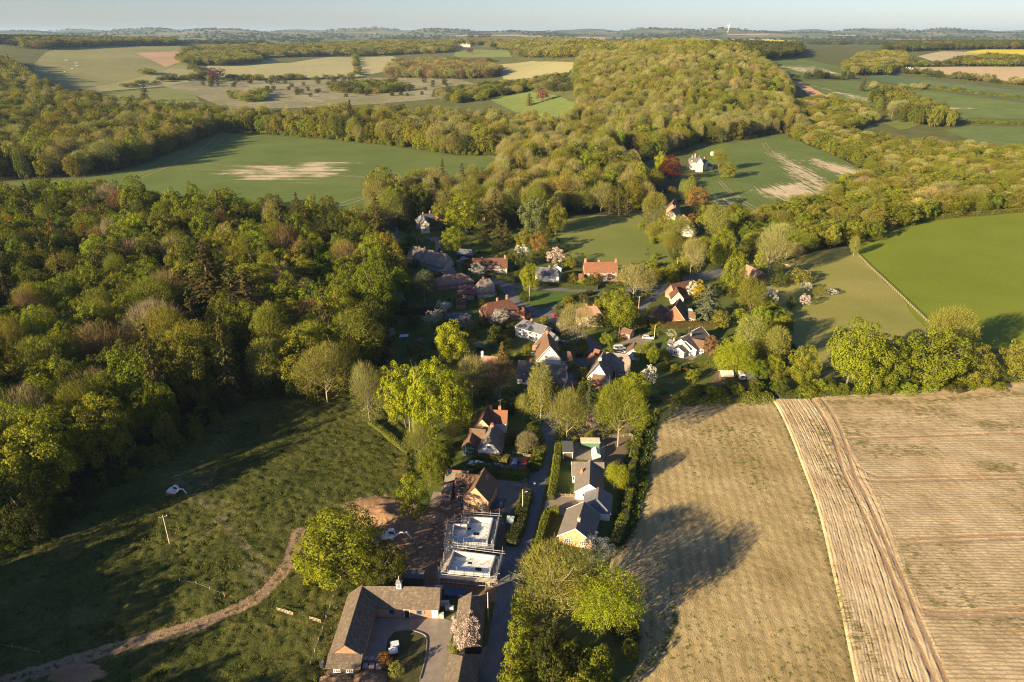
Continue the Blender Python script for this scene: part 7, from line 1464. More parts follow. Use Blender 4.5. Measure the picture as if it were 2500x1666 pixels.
tag(MB().tube(pts, .09, 6).obj('pipe_coil', plain('pipe_blue', (.35, .45, .52), .4, .1, 2), None, loc=P(812, 1418)), 'loop of pale blue water pipe lying by the big tree', 'pipe')
t = empty('water_tank', P(790, 1628), 'dark plastic water tank against the barn porch', 'tank'); link('tank', MB().tube([(0, 0, 0), (0, 0, 1.2), (0, 0, 1.35)], [.65, .65, .3], 14).mesh('tank', plain('black_plastic', (.03, .035, .04), .5, .1, 3), smooth=False), t); link('lid', MB().tube([(0, 0, 1.35), (0, 0, 1.42)], .25, 10).mesh('lid', M_LEAD), t)

# ------------------------------------------------------------------ excavators
def excavator(px, rz, label, sc=1.0, boom=(1.0, 1.0)):
    p = P(*px); t = empty('excavator', p, label, 'excavator', 'excavators', rz); t.scale = (sc,) * 3
    wm_ = plain('machine_white', (.72, .71, .68), .4, .08, 2); rd = plain('machine_red', (.45, .05, .03), .4, .1, 2); bk = plain('rubber', (.02, .02, .02), .8, .1, 4)
    for sg in (-1, 1):
        tr = link('track', MB().prism([(-1.7, .1), (-1.45, 0), (1.45, 0), (1.7, .1), (1.8, .38), (1.6, .7), (-1.6, .7), (-1.8, .38)], sg * 1.0 - .25, sg * 1.0 + .25).mesh('track', bk, bevel=.04), t)
        for x in (-1.3, -.45, .45, 1.3): link('track_roller', MB().tube([(x, sg * 1.0 - .28, .36), (x, sg * 1.0 + .28, .36)], .24, 10).mesh('track_roller', M_LEAD), tr)
    link('undercarriage', MB().box(-1.0, 1.0, -.76, .76, .3, .72).mesh('undercarriage', bk), t)
    link('body', MB().prism([(-1.9, .95), (1.1, .95), (1.1, 1.5), (-.2, 1.55), (-.4, 1.9), (-1.6, 1.9), (-2.0, 1.6)], -1.1, 1.1).mesh('body', wm_, bevel=.1, segs=2), t)
    link('counterweight', MB().prism([(-2.05, .8), (-1.3, .8), (-1.3, 1.2), (-2.1, 1.3)], -1.12, 1.12).mesh('counterweight', rd, bevel=.06), t); link('skirt', MB().box(-1.25, 1.12, -1.13, 1.13, .78, .98).mesh('skirt', rd), t)
    cb = link('cab', MB().prism([(-.35, 1.5), (1.15, 1.2), (1.2, 1.9), (.95, 2.75), (-.35, 2.8)], .1, 1.08).mesh('cab', wm_, bevel=.06), t)
    link('cab_window', MB().prism([(-.2, 1.85), (1.08, 1.75), (1.12, 1.95), (.9, 2.6), (-.2, 2.62)], .08, 1.1).mesh('cab_window', M_GLASS), cb); link('windscreen', MB().add([(1.19, .2, 1.5), (1.19, .98, 1.5), (1.0, .98, 2.65), (1.0, .2, 2.65)], [(0, 1, 2, 3)]).mesh('windscreen', M_GLASS), cb)
    b0 = Vector((1.0, -.35, 1.3)); b1 = Vector((2.4 * boom[0], -.35, 3.1 * boom[1])); b2 = Vector((3.9 * boom[0], -.35, 3.0 * boom[1])); b3 = Vector((4.7 * boom[0], -.35, 1.0))
    def beam(nm, pts, w):
        poly = []; 
        for i, q in enumerate(pts):
            d = (pts[min(i + 1, len(pts) - 1)] - pts[max(i - 1, 0)]).normalized(); k = w * (1, 1.25, .8)[min(i, 2)]; poly.append(((q.x - d.z * k, q.z + d.x * k), (q.x + d.z * k, q.z - d.x * k)))
        return link(nm, MB().prism([a for a, b in poly] + [b for a, b in poly][::-1], -.5, -.2).mesh(nm, wm_, bevel=.03), t)
    beam('boom', [b0, b1, b2], .16); beam('dipper_arm', [b2 + Vector((-.25, 0, .25)), b2.lerp(b3, .5), b3], .12)
    link('hydraulic_ram', MB().tube([(1.3, -.35, 1.2), (2.3 * boom[0], -.35, 2.5 * boom[1])], .07, 8).mesh('hydraulic_ram', M_STEEL), t)
    link('bucket', MB().prism([(b3.x - .1, b3.z + .1), (b3.x + .25, b3.z - .1), (b3.x + .1, b3.z - .75), (b3.x - .55, b3.z - .85), (b3.x - .65, b3.z - .5), (b3.x - .2, b3.z - .35)], -.8, .1).mesh('bucket', plain('bucket_steel', (.12, .115, .11), .6, .2, 3), bevel=.02), t)
    return t
excavator((952, 1320), math.radians(-4), 'white and red excavator digging beside the orange earth heap', 1.0, (1.15, .95)); excavator((427, 1207), math.radians(-8), 'small white excavator parked in the shaded meadow', .85, (.9, .8))

# ------------------------------------------------------------------ cars
TY = plain('rubber', (.02, .02, .02), .8, .1, 4); RIM = plain('alloy', (.5, .5, .52), .35, .05, 4, .8)
def paint(nm, c): return plain('car_paint_' + nm, c, .28, .05, 1, .1, .6)
def car(px, rz, pm, label, style='hatch', sc=1.0, cat='car', at=None):
    p = P(*px); t = empty('parked_car', (p.x, p.y, p.z + .05), label, cat, 'cars parked in the village', math.radians(rz)); t.scale = (sc,) * 3
    if style == 'hatch': L = 2.05; prof = [(-L, .35), (L, .35), (L + .05, .62), (L - .1, .82), (.95, .98), (-1.9, 1.0), (-L - .03, .7)]; cab = [(1.0, .96), (.35, 1.48), (-1.4, 1.5), (-2.0, .98)]
    elif style == 'pickup': L = 2.5; prof = [(-L, .45), (L, .45), (L, .95), (L - .2, 1.12), (1.1, 1.2), (-L, 1.2)]; cab = [(1.2, 1.18), (.7, 1.85), (-.9, 1.88), (-1.1, 1.18)]
    elif style == 'van': L = 2.2; prof = [(-L, .42), (L, .42), (L, .9), (L - .15, 1.1), (1.2, 1.18), (-L, 1.18)]; cab = [(1.25, 1.16), (.9, 1.95), (-2.15, 1.98), (-2.2, 1.16)]
    else: L = 2.25; prof = [(-L, .33), (L, .33), (L + .04, .6), (L - .1, .78), (1.0, .92), (-2.0, .95), (-L, .7)]; cab = [(1.05, .9), (.3, 1.4), (-1.7, 1.42), (-2.15, .93)]
    link('body', MB().prism(prof, -.86, .86).mesh('body', pm, bevel=.09, segs=2), t)
    z0 = min(c[1] for c in cab); z1 = max(c[1] for c in cab)
    mb = MB(); v = [(x, s_ * (.8 if z < z0 + .1 else .66), z) for s_ in (-1, 1) for x, z in cab]; mb.add(v, [(0, 1, 2, 3), (7, 6, 5, 4), (0, 4, 5, 1), (1, 5, 6, 2), (2, 6, 7, 3), (3, 7, 4, 0)])
    cb = link('cabin', mb.mesh('cabin', M_GLASS, bevel=.05), t)
    x1, x2 = cab[1][0], cab[2][0]; link('roof', MB().box(x2 - .02, x1 + .02, -.68, .68, z1 - .05, z1 + .03).mesh('roof', pm, bevel=.03), cb)
    for s_ in (-1, 1):
        for xx, zz in ((cab[0], cab[1]), (((cab[0][0] + cab[3][0]) / 2, z0), ((x1 + x2) / 2, z1)), (cab[3], cab[2])): link('pillar', MB().tube([(xx[0], s_ * .81, xx[1]), (zz[0], s_ * .67, zz[1])], .05, 4).mesh('pillar', pm), cb)
        for x in (L - .75, -L + .75):
            w = link('wheel', MB().tube([(x, s_ * .68, .33), (x, s_ * .9, .33)], .33, 14).mesh('wheel', TY), t); link('rim', MB().tube([(x, s_ * .88, .33), (x, s_ * .915, .33)], .2, 10).mesh('rim', RIM), w)
        link('headlight', MB().box(L - .12, L + .03, s_ * .62 - .17, s_ * .62 + .17, .62, .78).mesh('headlight', plain('lamp_clear', (.7, .7, .68), .2, .05, 3), bevel=.02), t); link('tail_light', MB().box(-L - .04, -L + .08, s_ * .7 - .1, s_ * .7 + .1, .65, .88).mesh('tail_light', plain('lamp_red', (.35, .02, .02), .3, .05, 3)), t)
    return t
NAVY = paint('navy', (.015, .03, .09)); RED = paint('red', (.4, .03, .03)); WHT = paint('white', (.75, .75, .73)); BLK = paint('black', (.015, .017, .022)); SIL = paint('silver', (.5, .52, .54)); BLU = paint('blue', (.02, .06, .2))
car((1257, 1140), -103, BLU, 'blue pickup parked beside the yellow-green hedge', 'pickup', .95, 'pickup'); car((1281, 1140), -101, RED, 'red estate car parked next to the blue pickup', 'van', .9); car((1163, 1138), 158, WHT, 'white classic car behind the yellow-green hedge', 'saloon'); car((1210, 1144), 165, NAVY, 'dark blue car between the two garden hedges', 'saloon', .95)
car((1223, 1232), 80, NAVY, 'dark blue car on the gravel drive by the timbered house'); car((1321, 1083), -100, BLK, 'black car parked under trees at the lane edge'); car((1354, 773), 105, RED, 'red car parked by the village green'); car((1366, 839), 10, NAVY, 'navy car beside the white gable house'); car((1384, 842), 80, BLK, 'black car right of the navy car by the white gable house')
car((1582, 828), -12, WHT, 'white car on the pale drive by the white bungalow', 'saloon'); car((1513, 855), 8, WHT, 'white off-roader behind the thatched house', 'van', 1.0); car((1518, 862), -6, SIL, 'silver car behind the thatched house, beside the white off-roader', 'saloon'); car((1134, 634), 20, WHT, 'white car in front of the cart shed'); car((1602, 787), 5, NAVY, 'dark blue car in front of the dark brown barn'); car((1046, 588), -10, BLU, 'blue car on the drive above the long thatched row'); car((1619, 508), 10, WHT, 'white van beside the farmhouse', 'van', 1.1, 'van'); car((1722, 553), 40, BLU, 'dark blue car beside the white gabled cottage')

# ------------------------------------------------------------------ hedges, fences, poles
def hedge(px, w, hh, tint, label, dens=26, ls=.11, world=None, name='hedge', rough=.25):
    l = resample(smooth_line(world or W2(px), 6), .5, False); c = l[len(l) // 2]; z0 = float(hgt(c.x, c.y)); t = empty(name, (c.x, c.y, z0), label, 'hedge', 'hedges of the village and fields')
    L = sum((b - a).length for a, b in zip(l[:-1], l[1:])); n = int(L * (2 * hh + w) * dens); r = np.random.default_rng(int(abs(c.x * 7 + c.y * 13)) % 9999)
    P_ = np.array([list(q) for q in l]); k = r.random(n) * (len(l) - 1); i = k.astype(int); f = (k - i)[:, None]; pos = P_[i] * (1 - f) + P_[i + 1] * f; d = P_[i + 1] - P_[i]; d = d / (np.linalg.norm(d, axis=1, keepdims=True) + 1e-9); nn = np.stack([-d[:, 1], d[:, 0]], 1)
    q = r.random(n) * (2 * hh + w); lump = vnoise(pos[:, 0] * .8, pos[:, 1] * .8, 5) - .5; hw = w / 2 * (1 + rough * lump); H_ = hh * (1 + rough * 1.2 * lump)
    side = np.where(q < hh, -1., np.where(q > hh + w, 1., 0.)); off = np.where(side == 0, (q - hh) / w * 2 - 1, side); zz = np.where(side < 0, q / hh, np.where(side > 0, (q - hh - w) / hh, 1.0)); off = off * (1 - .18 * (zz > .85)) + r.normal(size=n) * .07; zz = zz + r.normal(size=n) * .05
    X = np.stack([pos[:, 0] + nn[:, 0] * off * hw - c.x, pos[:, 1] + nn[:, 1] * off * hw - c.y, np.maximum(.03, zz * H_) + hgt(pos[:, 0], pos[:, 1]) - z0], 1)
    N_ = unit(np.stack([nn[:, 0] * np.where(side == 0, off * .4, side), nn[:, 1] * np.where(side == 0, off * .4, side), np.where(side == 0, 1., .35)], 1) + r.normal(size=(n, 3)) * .5)
    o = link('foliage', quads_mesh('hedge_leaves', leaves_at(X, N_, ls * r.uniform(.6, 1.4, n), r), M_LEAF, np.clip(r.normal(.5, .2, n) + lump * .4, 0, 1)), t); o['tint'] = TINT[tint] if isinstance(tint, str) else tint
    v = []; m = len(l)
    for a in range(m):
        dd = (l[min(a + 1, m - 1)] - l[max(a - 1, 0)]).normalized(); s_ = Vector((-dd.y, dd.x)) * w * .38; g = float(hgt(l[a].x, l[a].y)) - z0
        for sg, z in ((-1, 0), (-1, hh * .85), (1, hh * .85), (1, 0)): v.append((l[a].x + s_.x * sg - c.x, l[a].y + s_.y * sg - c.y, z + g))
    ff = [(a * 4 + b, a * 4 + b + 1, a * 4 + b + 5, a * 4 + b + 4) for a in range(m - 1) for b in range(3)] + [(0, 1, 2, 3), tuple(range(4 * m - 4, 4 * m))]
    link('branches', pydata('hedge_core', v, ff, plain('hedge_wood', (.03, .035, .012), .95, .2, 2)), t); return t  # solid core behind the leaves, its dark colour stands for shade inside the hedge
hedge([(1366, 1074), (1360, 1120), (1354, 1170), (1345, 1222)], 2.0, 1.9, 'fresh', 'clipped green hedge on the right of the lane above the shared drive', 40)
hedge([(1362, 1254), (1338, 1260), (1325, 1296), (1311, 1350), (1293, 1402)], 2.0, 1.9, 'fresh', 'clipped green hedge along the lane beside the brick bungalow', 40)
hedge([(1158, 1118), (1200, 1122), (1242, 1132)], 2.4, 2.2, (.2, .18, .03), 'rounded yellow-green hedge behind the parked cars', 60, .08, rough=.1)
hedge([(1160, 1146), (1217, 1160), (1290, 1168)], 3.4, 1.9, 'fresh', 'thick green hedge between the two drives', 40)
hedge([(1320, 1094), (1314, 1124), (1302, 1150)], 3.4, 2.0, 'fresh', 'bulging green hedge on the left of the lane by the red car', 36)
hedge([(1287, 1207), (1281, 1233), (1268, 1285), (1248, 1335)], 3.2, 2.2, 'deep', 'dark green hedge on the left of the lane by the unfinished houses', 32)
hedge([(1421, 838), (1427, 852), (1411, 874)], 2.4, 2.0, 'lime', 'bright green hedge at the lane junction', 36)
hedge([(1254, 876), (1320, 884), (1388, 892)], 1.8, 1.8, 'fresh', 'straight green hedge behind the long thatched cottage', 36)
hedge([(1574, 795), (1620, 800), (1690, 798), (1768, 803)], 3.0, 2.2, (.14, .1, .03), 'bronze beech hedge in front of the tile hung house', 30)
hedge([(1620, 902), (1652, 904), (1684, 908)], 1.2, 1.3, 'rust', 'low red-brown hedge on the bungalow lawn', 40)
hedge([(1680, 897), (1720, 894), (1756, 892)], 2.2, 1.6, 'fresh', 'fresh green hedge beyond the bungalow lawn', 32)
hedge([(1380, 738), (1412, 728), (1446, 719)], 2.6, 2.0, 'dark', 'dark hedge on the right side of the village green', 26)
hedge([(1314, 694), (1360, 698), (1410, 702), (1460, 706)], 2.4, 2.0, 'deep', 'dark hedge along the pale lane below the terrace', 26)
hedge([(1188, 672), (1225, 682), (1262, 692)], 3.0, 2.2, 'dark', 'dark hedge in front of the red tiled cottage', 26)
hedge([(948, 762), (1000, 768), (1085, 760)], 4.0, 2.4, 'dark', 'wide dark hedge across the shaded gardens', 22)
hedge([(1140, 690), (1180, 700), (1150, 712)], 2.0, 1.6, 'deep', 'dark hedge beside the small thatched cottage', 26)
hedge([(1190, 812), (1240, 800), (1290, 800)], 2.0, 2.0, 'dark', 'dark hedge left of the white slate cottage', 26)
hedge([(2105, 578), (2180, 556), (2250, 540), (2380, 527), (2520, 516)], 3.4, 2.6, 'olive', 'long olive hedge along the top of the bright green field', 12, .18)
hedge([(905, 1036), (940, 1062), (975, 1092), (1000, 1112)], 2.0, 1.6, 'fresh', 'light green hedge along the corner of the rough meadow', 26)
hedge([(1640, 986), (1700, 984), (1760, 978), (1850, 974), (1885, 974)], 4.5, 1.6, 'fresh', 'low bramble hedge along the top of the dry grass field', 22, .14, rough=.6)
hedge([(1900, 972), (2000, 966), (2100, 960), (2250, 950), (2400, 938), (2520, 928)], 4.0, 1.5, 'oak', 'low grassy hedge along the top of the ploughed field', 18, .14, rough=.6)
hedge([(1560, 985), (1600, 980), (1650, 978)], 2.0, 1.2, (.13, .09, .04), 'low brown hedge at the foot of the gardens', 26, rough=.4)
hedge([(1560, 1060), (1545, 1130), (1538, 1200), (1520, 1280), (1500, 1330)], 2.6, 1.5, 'fresh', 'ragged green hedge along the left side of the dry grass field', 24, .13, rough=.7)
_post = MB().box(-.06, .06, -.06, .06, 0, 1.25).mesh('post', M_POST); _rail = MB().box(0, 1, -.02, .02, -.055, .055).mesh('rail', M_POST); _postw = MB().box(-.05, .05, -.05, .05, 0, 1.2).mesh('post', M_PALEWOOD); _railw = MB().box(0, 1, -.02, .02, -.05, .05).mesh('rail', M_PALEWOOD)
def fence(px, label, step=2.0, rails=(.4, .75, 1.1), pm=_post, rm=_rail, name='post_fence', hs=1.0, cat='fence'):
    l = resample(W2(px), .25, False); L = [l[0]]; acc = 0
    for a, b in zip(l[:-1], l[1:]):
        acc += (b - a).length
        if acc >= step: L.append(b); acc = 0
    t = empty(name, (L[0].x, L[0].y, 0), label, cat, 'fences'); o0 = L[0]
    for i, p in enumerate(L):
        q = link('post', pm, t, None, (p.x - o0.x, p.y - o0.y, .0), (rng.normal() * .02, rng.normal() * .02, rng.uniform(0, .4))); q.scale = (hs, hs, hs)
        if i + 1 < len(L):
            d = L[i + 1] - p
            for z in rails: k = link('rail', rm, t, None, (p.x - o0.x, p.y - o0.y, z * hs + rng.normal() * .015), (0, rng.normal() * .006, math.atan2(d.y, d.x))); k.scale = (d.length, hs, hs)
    return t
fence([(2072, 602), (2120, 651), (2180, 707), (2268, 792)], 'long post and rail fence between the orchard meadow and the bright green field', 2.4, hs=1.05)
fence([(678, 1494), (718, 1506)], 'short rail hurdle standing alone in the meadow', 1.2, pm=_postw, rm=_railw); fence([(757, 1516), (795, 1527)], 'short rail hurdle against the barn fence line', 1.3, pm=_postw, rm=_railw)
fence([(832, 1418), (812, 1470), (793, 1525), (772, 1585), (752, 1645)], 'thin wire fence beside the L-shaped barn', 2.6, (.5, .95), rm=MB().box(0, 1, -.012, .012, -.012, .012).mesh('rail', M_STEEL))
fence([(1251, 1110), (1301, 1120)], 'low rail fence in front of the creamy budding bush', 1.6); fence([(1276, 1181), (1291, 1176)], 'short rail fence beside the gravel drive', 1.2)
fence([(1355, 1213), (1395, 1215), (1412, 1214)], 'low wooden fence at the front lawn of the white bungalow', 1.2, (.3, .6, .9)); fence([(440, 1423), (480, 1430), (520, 1447), (560, 1462)], 'broken wire fence across the rough meadow', 4, (.8,), rm=MB().box(0, 1, -.012, .012, -.012, .012).mesh('rail', M_STEEL)); fence([(0, 1580), (50, 1588), (100, 1600)], 'short wire fence near the lower left corner', 3, (.8,), rm=MB().box(0, 1, -.012, .012, -.012, .012).mesh('rail', M_STEEL))
fence([(1475, 1075), (1545, 1065), (1540, 1110), (1530, 1135)], 'wooden fence round the dug vegetable plot', 1.8); fence([(1880, 640), (1940, 656), (1985, 672)], 'pale rail fence above the orchard meadow', 2.2, pm=_postw, rm=_railw)
POLES = {}
def utility_pole(key, px, hh, label, lamp=False, cross=True, rz=.4):
    p = P(*px); t = empty('utility_pole', p, label, 'pole', 'wooden utility poles', rz); link('mast', MB().tube([(0, 0, 0), (0, 0, hh)], [.14, .1], 8).mesh('mast', M_PALEWOOD), t)
    if cross:
        link('crossarm', MB().box(-.9, .9, -.06, .06, hh - .5, hh - .36).mesh('crossarm', M_POST), t)
        for x in (-.8, 0, .8): link('insulator', MB().tube([(x, 0, hh - .36), (x, 0, hh - .15)], .05, 6).mesh('insulator', M_WHITE), t)
    if lamp: a = link('lamp_arm', MB().tube([(0, 0, hh - 1.2), (.9, 0, hh - .9)], .04, 6).mesh('lamp_arm', M_STEEL), t); link('lamp_head', MB().box(.8, 1.3, -.12, .12, hh - .98, hh - .84).mesh('lamp_head', plain('lamp_white', (.7, .7, .68), .4, .05, 2), bevel=.03), a)
    POLES[key] = Vector((p.x, p.y, p.z + hh - .2)); return t
utility_pole('lane', (1276, 1252), 7.0, 'wooden pole with a street lamp in the lane hedge', True, False); utility_pole('meadow', (415, 1330), 8.5, 'lone wooden pole in the shaded meadow'); utility_pole('barn', (1192, 1512), 7.2, 'pale wooden pole beside the ivy barn', cross=False); utility_pole('green', (1292, 738), 8, 'dark wooden pole on the village green'); utility_pole('hip', (1558, 766), 8, 'wooden pole right of the big fresh green tree'); utility_pole('pad', (1650, 680), 9, 'wooden pole by the lane at the paddock corner', cross=False); utility_pole('drive', (1597, 828), 6, 'thin pole beside the white car on the pale drive', cross=False)
for x, l in ((1001, 'left'), (1010, 'right')): utility_pole('h' + l, (x, 1056), 8, '%s pole of the pair in front of the lime green trees' % l, cross=False)
def wire(a, b, label, sag=1.2):
    A = POLES[a]; B = POLES[b] if isinstance(b, str) else Vector(b); pts = [A.lerp(B, k / 14) - Vector((0, 0, sag * 4 * (k / 14) * (1 - k / 14))) for k in range(15)]; m = A.lerp(B, .5)
    tag(MB().tube([q - m for q in pts], .018, 4).obj('overhead_wire', M_LEAD, None, loc=m), label, 'wire')
wire('barn', P(1120, 1455, 4.0), 'overhead wire from the pale pole to the ivy barn', .4); wire('meadow', 'hleft', 'long overhead wire crossing the rough meadow', 2.5)

# planting in the gardens
gx, gy = hexpts(VILL, 4.6, .45, 71); rows = []; _clear = [[tuple(q) for q in W2(p)] for p in ([(1350, 1150), (1395, 1150), (1395, 1215), (1345, 1215)], [(985, 1200), (1240, 1200), (1240, 1460), (985, 1460)], [(1110, 1120), (1330, 1120), (1300, 1260), (1040, 1260)], [(1375, 1080), (1480, 1080), (1480, 1330), (1390, 1330)], [(1250, 705), (1430, 716), (1325, 766)], [(1330, 1180), (1420, 1180), (1400, 1260), (1320, 1260)], [(1600, 860), (1760, 860), (1740, 960), (1590, 960)])]
_roads = [[tuple(q) for q in smooth_line(W2(l), 3)] for l in (LANE, [(1447, 850), (1405, 815), (1345, 775), (1290, 755), (1245, 715), (1205, 683)], [(1228, 694), (1340, 706), (1460, 713), (1580, 705), (1690, 684), (1770, 660)])]
bpy.context.view_layer.update(); _hs = []
for o in list(COL.objects):
    if o.name.split('.')[0] in ('wall', 'brick_wall', 'body'):
        bb = [o.matrix_world @ Vector(c) for c in o.bound_box]; c = sum(bb, Vector()) / 8; _hs.append((c.x, c.y - 2.0, max((q - c).xy.length for q in bb) + 1.2))
_hs = np.array(_hs)
for x, y in zip(gx, gy):
    if np.any((_hs[:, 0] - x) ** 2 + (_hs[:, 1] - y) ** 2 < _hs[:, 2] ** 2): continue
    a_, b_ = proj(x, y, 0)
    if any(inside(p, np.array(x), np.array(y)) for p in _clear) or min(float(dist_line(l, np.array(x), np.array(y))) for l in _roads) < 5.5: continue
    if rng.random() > .1 + .7 * float(vnoise(x * .05, y * .05, 44)): continue
    big = rng.random() < .07; s_ = rng.uniform(3, 4.6) if big else rng.uniform(.8, 2.2)
    rows.append(('u', 'shrub', ('deep', 'oak', 'olive', 'dark', 'fresh', 'deep')[int(rng.integers(6))], x, y, s_, s_ * rng.uniform(.8, 1.3), '', 900))
scat(rows, 'garden_planting', 'low planting and bushes filling the village gardens')

# ------------------------------------------------------------------ garden furniture, horse, far landmarks
t = empty('patio_set', P(1690, 868), 'white garden table with parasol and chairs on the bungalow terrace', 'table'); link('table_top', MB().tube([(0, 0, .7), (0, 0, .75)], .7, 14).mesh('table_top', M_WHITE), t); link('parasol_pole', MB().tube([(0, 0, 0), (0, 0, 2.3)], .03, 6).mesh('parasol_pole', M_WHITE), t)
cv = [(1.4 * math.cos(a), 1.4 * math.sin(a), 1.95) for a in np.linspace(0, 2 * math.pi, 8, endpoint=False)] + [(0, 0, 2.45)]; link('parasol_canopy', pydata('parasol_canopy', cv, [(i, (i + 1) % 8, 8) for i in range(8)], M_WHITE), t)
for k in range(4):
    a = k * math.pi / 2 + .4; x, y = 1.25 * math.cos(a), 1.25 * math.sin(a); c = empty('garden_chair', P(1690, 868) + Vector((x, y, .05)), 'white garden chair beside the terrace table', 'chair', 'chairs of the terrace table', a); link('seat', MB().box(-.25, .25, -.25, .25, .4, .45).mesh('seat', M_WHITE), c); link('backrest', MB().box(.2, .25, -.25, .25, .45, .9).mesh('backrest', M_WHITE), c)
    for sx in (-.2, .2):
        for sy in (-.2, .2): link('leg', MB().box(sx - .02, sx + .02, sy - .02, sy + .02, 0, .4).mesh('leg', M_WHITE), c)
def picnic(px, label, rz):
    t = empty('picnic_table', P(*px), label, 'table', 'picnic tables', rz)
    for i in range(5): link('table_plank', MB().box(-.9, .9, -.38 + i * .155, -.25 + i * .155, .7, .75).mesh('table_plank', M_POST), t)
    for s_ in (-1, 1):
        link('bench_plank', MB().box(-.9, .9, s_ * .75 - .13, s_ * .75 + .13, .42, .46).mesh('bench_plank', M_POST), t)
        for x in (-.65, .65): link('leg', MB().tube([(x, s_ * .7, 0), (x, s_ * .25, .7)], .05, 4).mesh('leg', M_POST), t)
picnic((1115, 1238), 'wooden picnic table on the stone patio', .3); picnic((1265, 1190), 'wooden picnic table on the gravel drive', .1)
t = empty('wheelie_bin', P(1304, 1186), 'pale grey bin at the gravel drive entrance', 'bin'); link('bin_body', MB().add([(-.25, -.25, .05), (.25, -.25, .05), (.25, .25, .05), (-.25, .25, .05), (-.3, -.33, 1), (.3, -.33, 1), (.3, .33, 1), (-.3, .33, 1)], [(3, 2, 1, 0), (4, 5, 6, 7), (0, 1, 5, 4), (1, 2, 6, 5), (2, 3, 7, 6), (3, 0, 4, 7)]).mesh('bin_body', plain('bin_grey', (.5, .5, .5), .5, .08, 3)), t); link('lid', MB().box(-.32, .32, -.36, .36, 1, 1.07).mesh('lid', M_LEAD, bevel=.02), t)
def aerial(px, z, label):
    p = P(*px, z); t = empty('television_aerial', p, label, 'aerial', 'television aerials', .5); link('mast', MB().tube([(0, 0, -1.2), (0, 0, 1.6)], .035, 5).mesh('mast', M_STEEL), t); link('boom', MB().tube([(-.8, 0, 1.5), (.8, 0, 1.5)], .025, 4).mesh('boom', M_STEEL), t)
    for x in np.linspace(-.7, .7, 7): link('rod', MB().tube([(x, -.3, 1.5), (x, .3, 1.5)], .015, 4).mesh('rod', M_STEEL), t)
aerial((1427, 742), 8.6, 'television aerial above the cream house'); aerial((1221, 988), 8.2, 'television aerial on the orange roofed house'); aerial((1682, 809), 6.5, 'television aerial on the conservatory bungalow')
hv = [(0, 0, 1.25), (.45, 0, 1.3), (.85, 0, 1.3), (1.2, 0, 1.1), (1.5, 0, .7), (1.75, 0, .3), (-.5, 0, 1.3), (-.8, 0, 1.3), (-1.0, 0, 1.1), (-1.1, 0, .6), (.75, .18, .95), (.75, .18, .5), (.78, .18, .05), (.75, -.18, .95), (.65, -.18, .5), (.68, -.18, .05), (-.7, .2, .95), (-.85, .2, .5), (-.78, .2, .05), (-.7, -.2, .95), (-.75, -.2, .5), (-.68, -.2, .05)]
he = [(0, 1), (1, 2), (2, 3), (3, 4), (4, 5), (0, 6), (6, 7), (7, 8), (8, 9), (2, 10), (10, 11), (11, 12), (2, 13), (13, 14), (14, 15), (7, 16), (16, 17), (17, 18), (7, 19), (19, 20), (20, 21)]
hr_ = [.34, .33, .3, .2, .15, .09, .33, .3, .06, .05] + [.13, .08, .07] * 4
me = bpy.data.meshes.new('horse'); me.from_pydata(hv, he, []); me.materials.append(plain('horse_coat', (.018, .014, .012), .6, .1, 2)); ho = link('horse', me, None, None, P(1409, 624)); ho.rotation_euler = (0, 0, 2.2)
md = ho.modifiers.new('skin', 'SKIN'); sv = me.skin_vertices[0].data
for i, q in enumerate(hr_): sv[i].radius = (q, q * .85)
sv[0].use_root = True; ho.modifiers.new('sub', 'SUBSURF').levels = 1; ho.modifiers['sub'].render_levels = 1; tag(ho, 'black horse grazing in the paddock', 'horse')
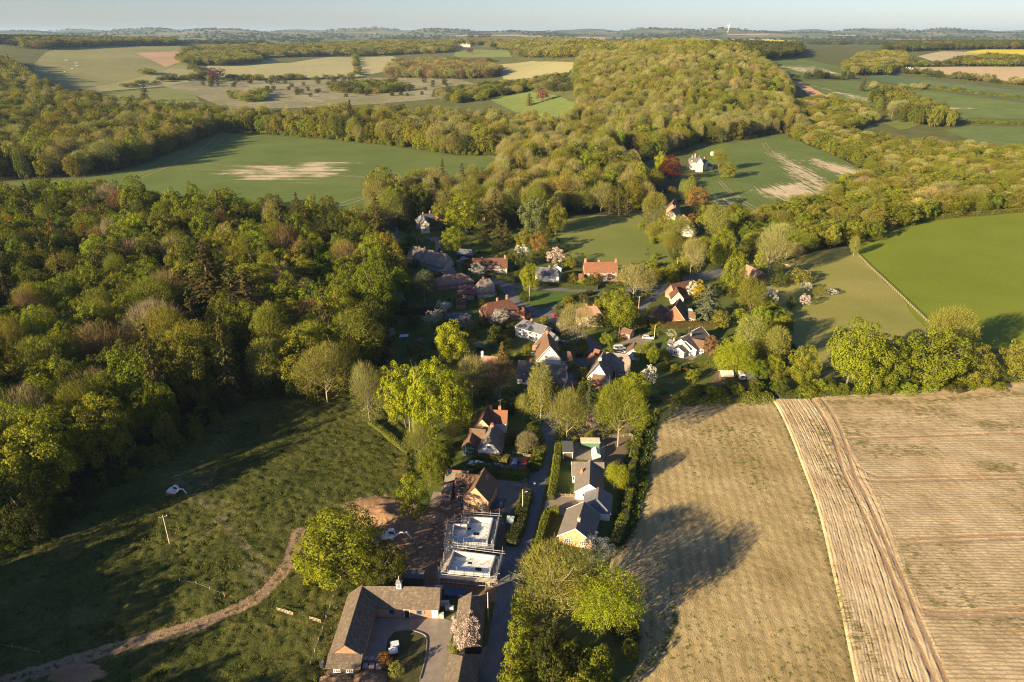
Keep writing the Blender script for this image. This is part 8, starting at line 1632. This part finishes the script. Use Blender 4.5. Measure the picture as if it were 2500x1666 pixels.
tp = P(1777, 80); t = empty('wind_turbine', tp, 'white wind turbine on the far skyline', 'turbine'); link('tower', MB().tube([(0, 0, 0), (0, 0, 62)], [2.2, 1.3], 10).mesh('tower', M_WHITE), t); link('nacelle', MB().box(-1.6, 1.6, -4, 3, 61, 64).mesh('nacelle', M_WHITE), t)
for k in range(3):
    a = .5 + k * 2.094; link('blade', MB().add([(-1.1, -4.3, 0), (1.1, -4.3, 0), (.3, -4.3, 30), (-.3, -4.3, 30), (-1.1, -4.0, 0), (1.1, -4.0, 0), (.3, -4.1, 30), (-.3, -4.1, 30)], [(0, 1, 2, 3), (7, 6, 5, 4), (0, 4, 5, 1), (1, 5, 6, 2), (2, 6, 7, 3), (3, 7, 4, 0)]).mesh('blade', M_WHITE), t, None, (0, 0, 62.5), (0, a, 0))
gu = MB(); pg = W2([(1805, 240), (1850, 232), (1925, 238), (1935, 262), (1880, 275), (1830, 270)]); gx, gy = hexpts(pg, 4.5, .3, 5)
for x, y in zip(gx, gy): z = float(hgt(x, y)); gu.box(x - .18, x + .18, y - .18, y + .18, z - .1, z + 1.9)
tag(gu.obj('tree_guards', M_WHITE), 'rows of white tree guards on the cleared hillside', 'tree guards', kind='stuff')
gu = MB()
for px_ in ([(2190, 165), (2200, 162), (2270, 174), (2262, 178)],):
    gx, gy = hexpts(W2(px_), 9, .2, 6)
    for x, y in zip(gx, gy): z = float(hgt(x, y)); gu.box(x - .25, x + .25, y - .25, y + .25, z - .1, z + 2.0)
tag(gu.obj('vine_guards', M_WHITE), 'rows of white guards on the far slope', 'tree guards', kind='stuff')

# ------------------------------------------------------------------ evening haze
hb = MB().box(-16000, 16000, -700, 22500, -1.0, 235).obj('haze', None) if 0 else None
hm, nt, out = newmat('haze_air'); n_ = N(nt); pv = nt.nodes.new('ShaderNodeVolumePrincipled'); pv.inputs['Color'].default_value = (.46, .68, 1.0, 1); pv.inputs['Density'].default_value = 3.4e-5; pv.inputs['Anisotropy'].default_value = 0.1; nt.links.new(pv.outputs[0], out.inputs['Volume'])
hz = link('haze', MB().box(-33000, 33000, -700, 24500, -1.0, 235).mesh('haze', hm)); tag(hz, 'thin blue evening haze over the valley', 'haze', kind='stuff')
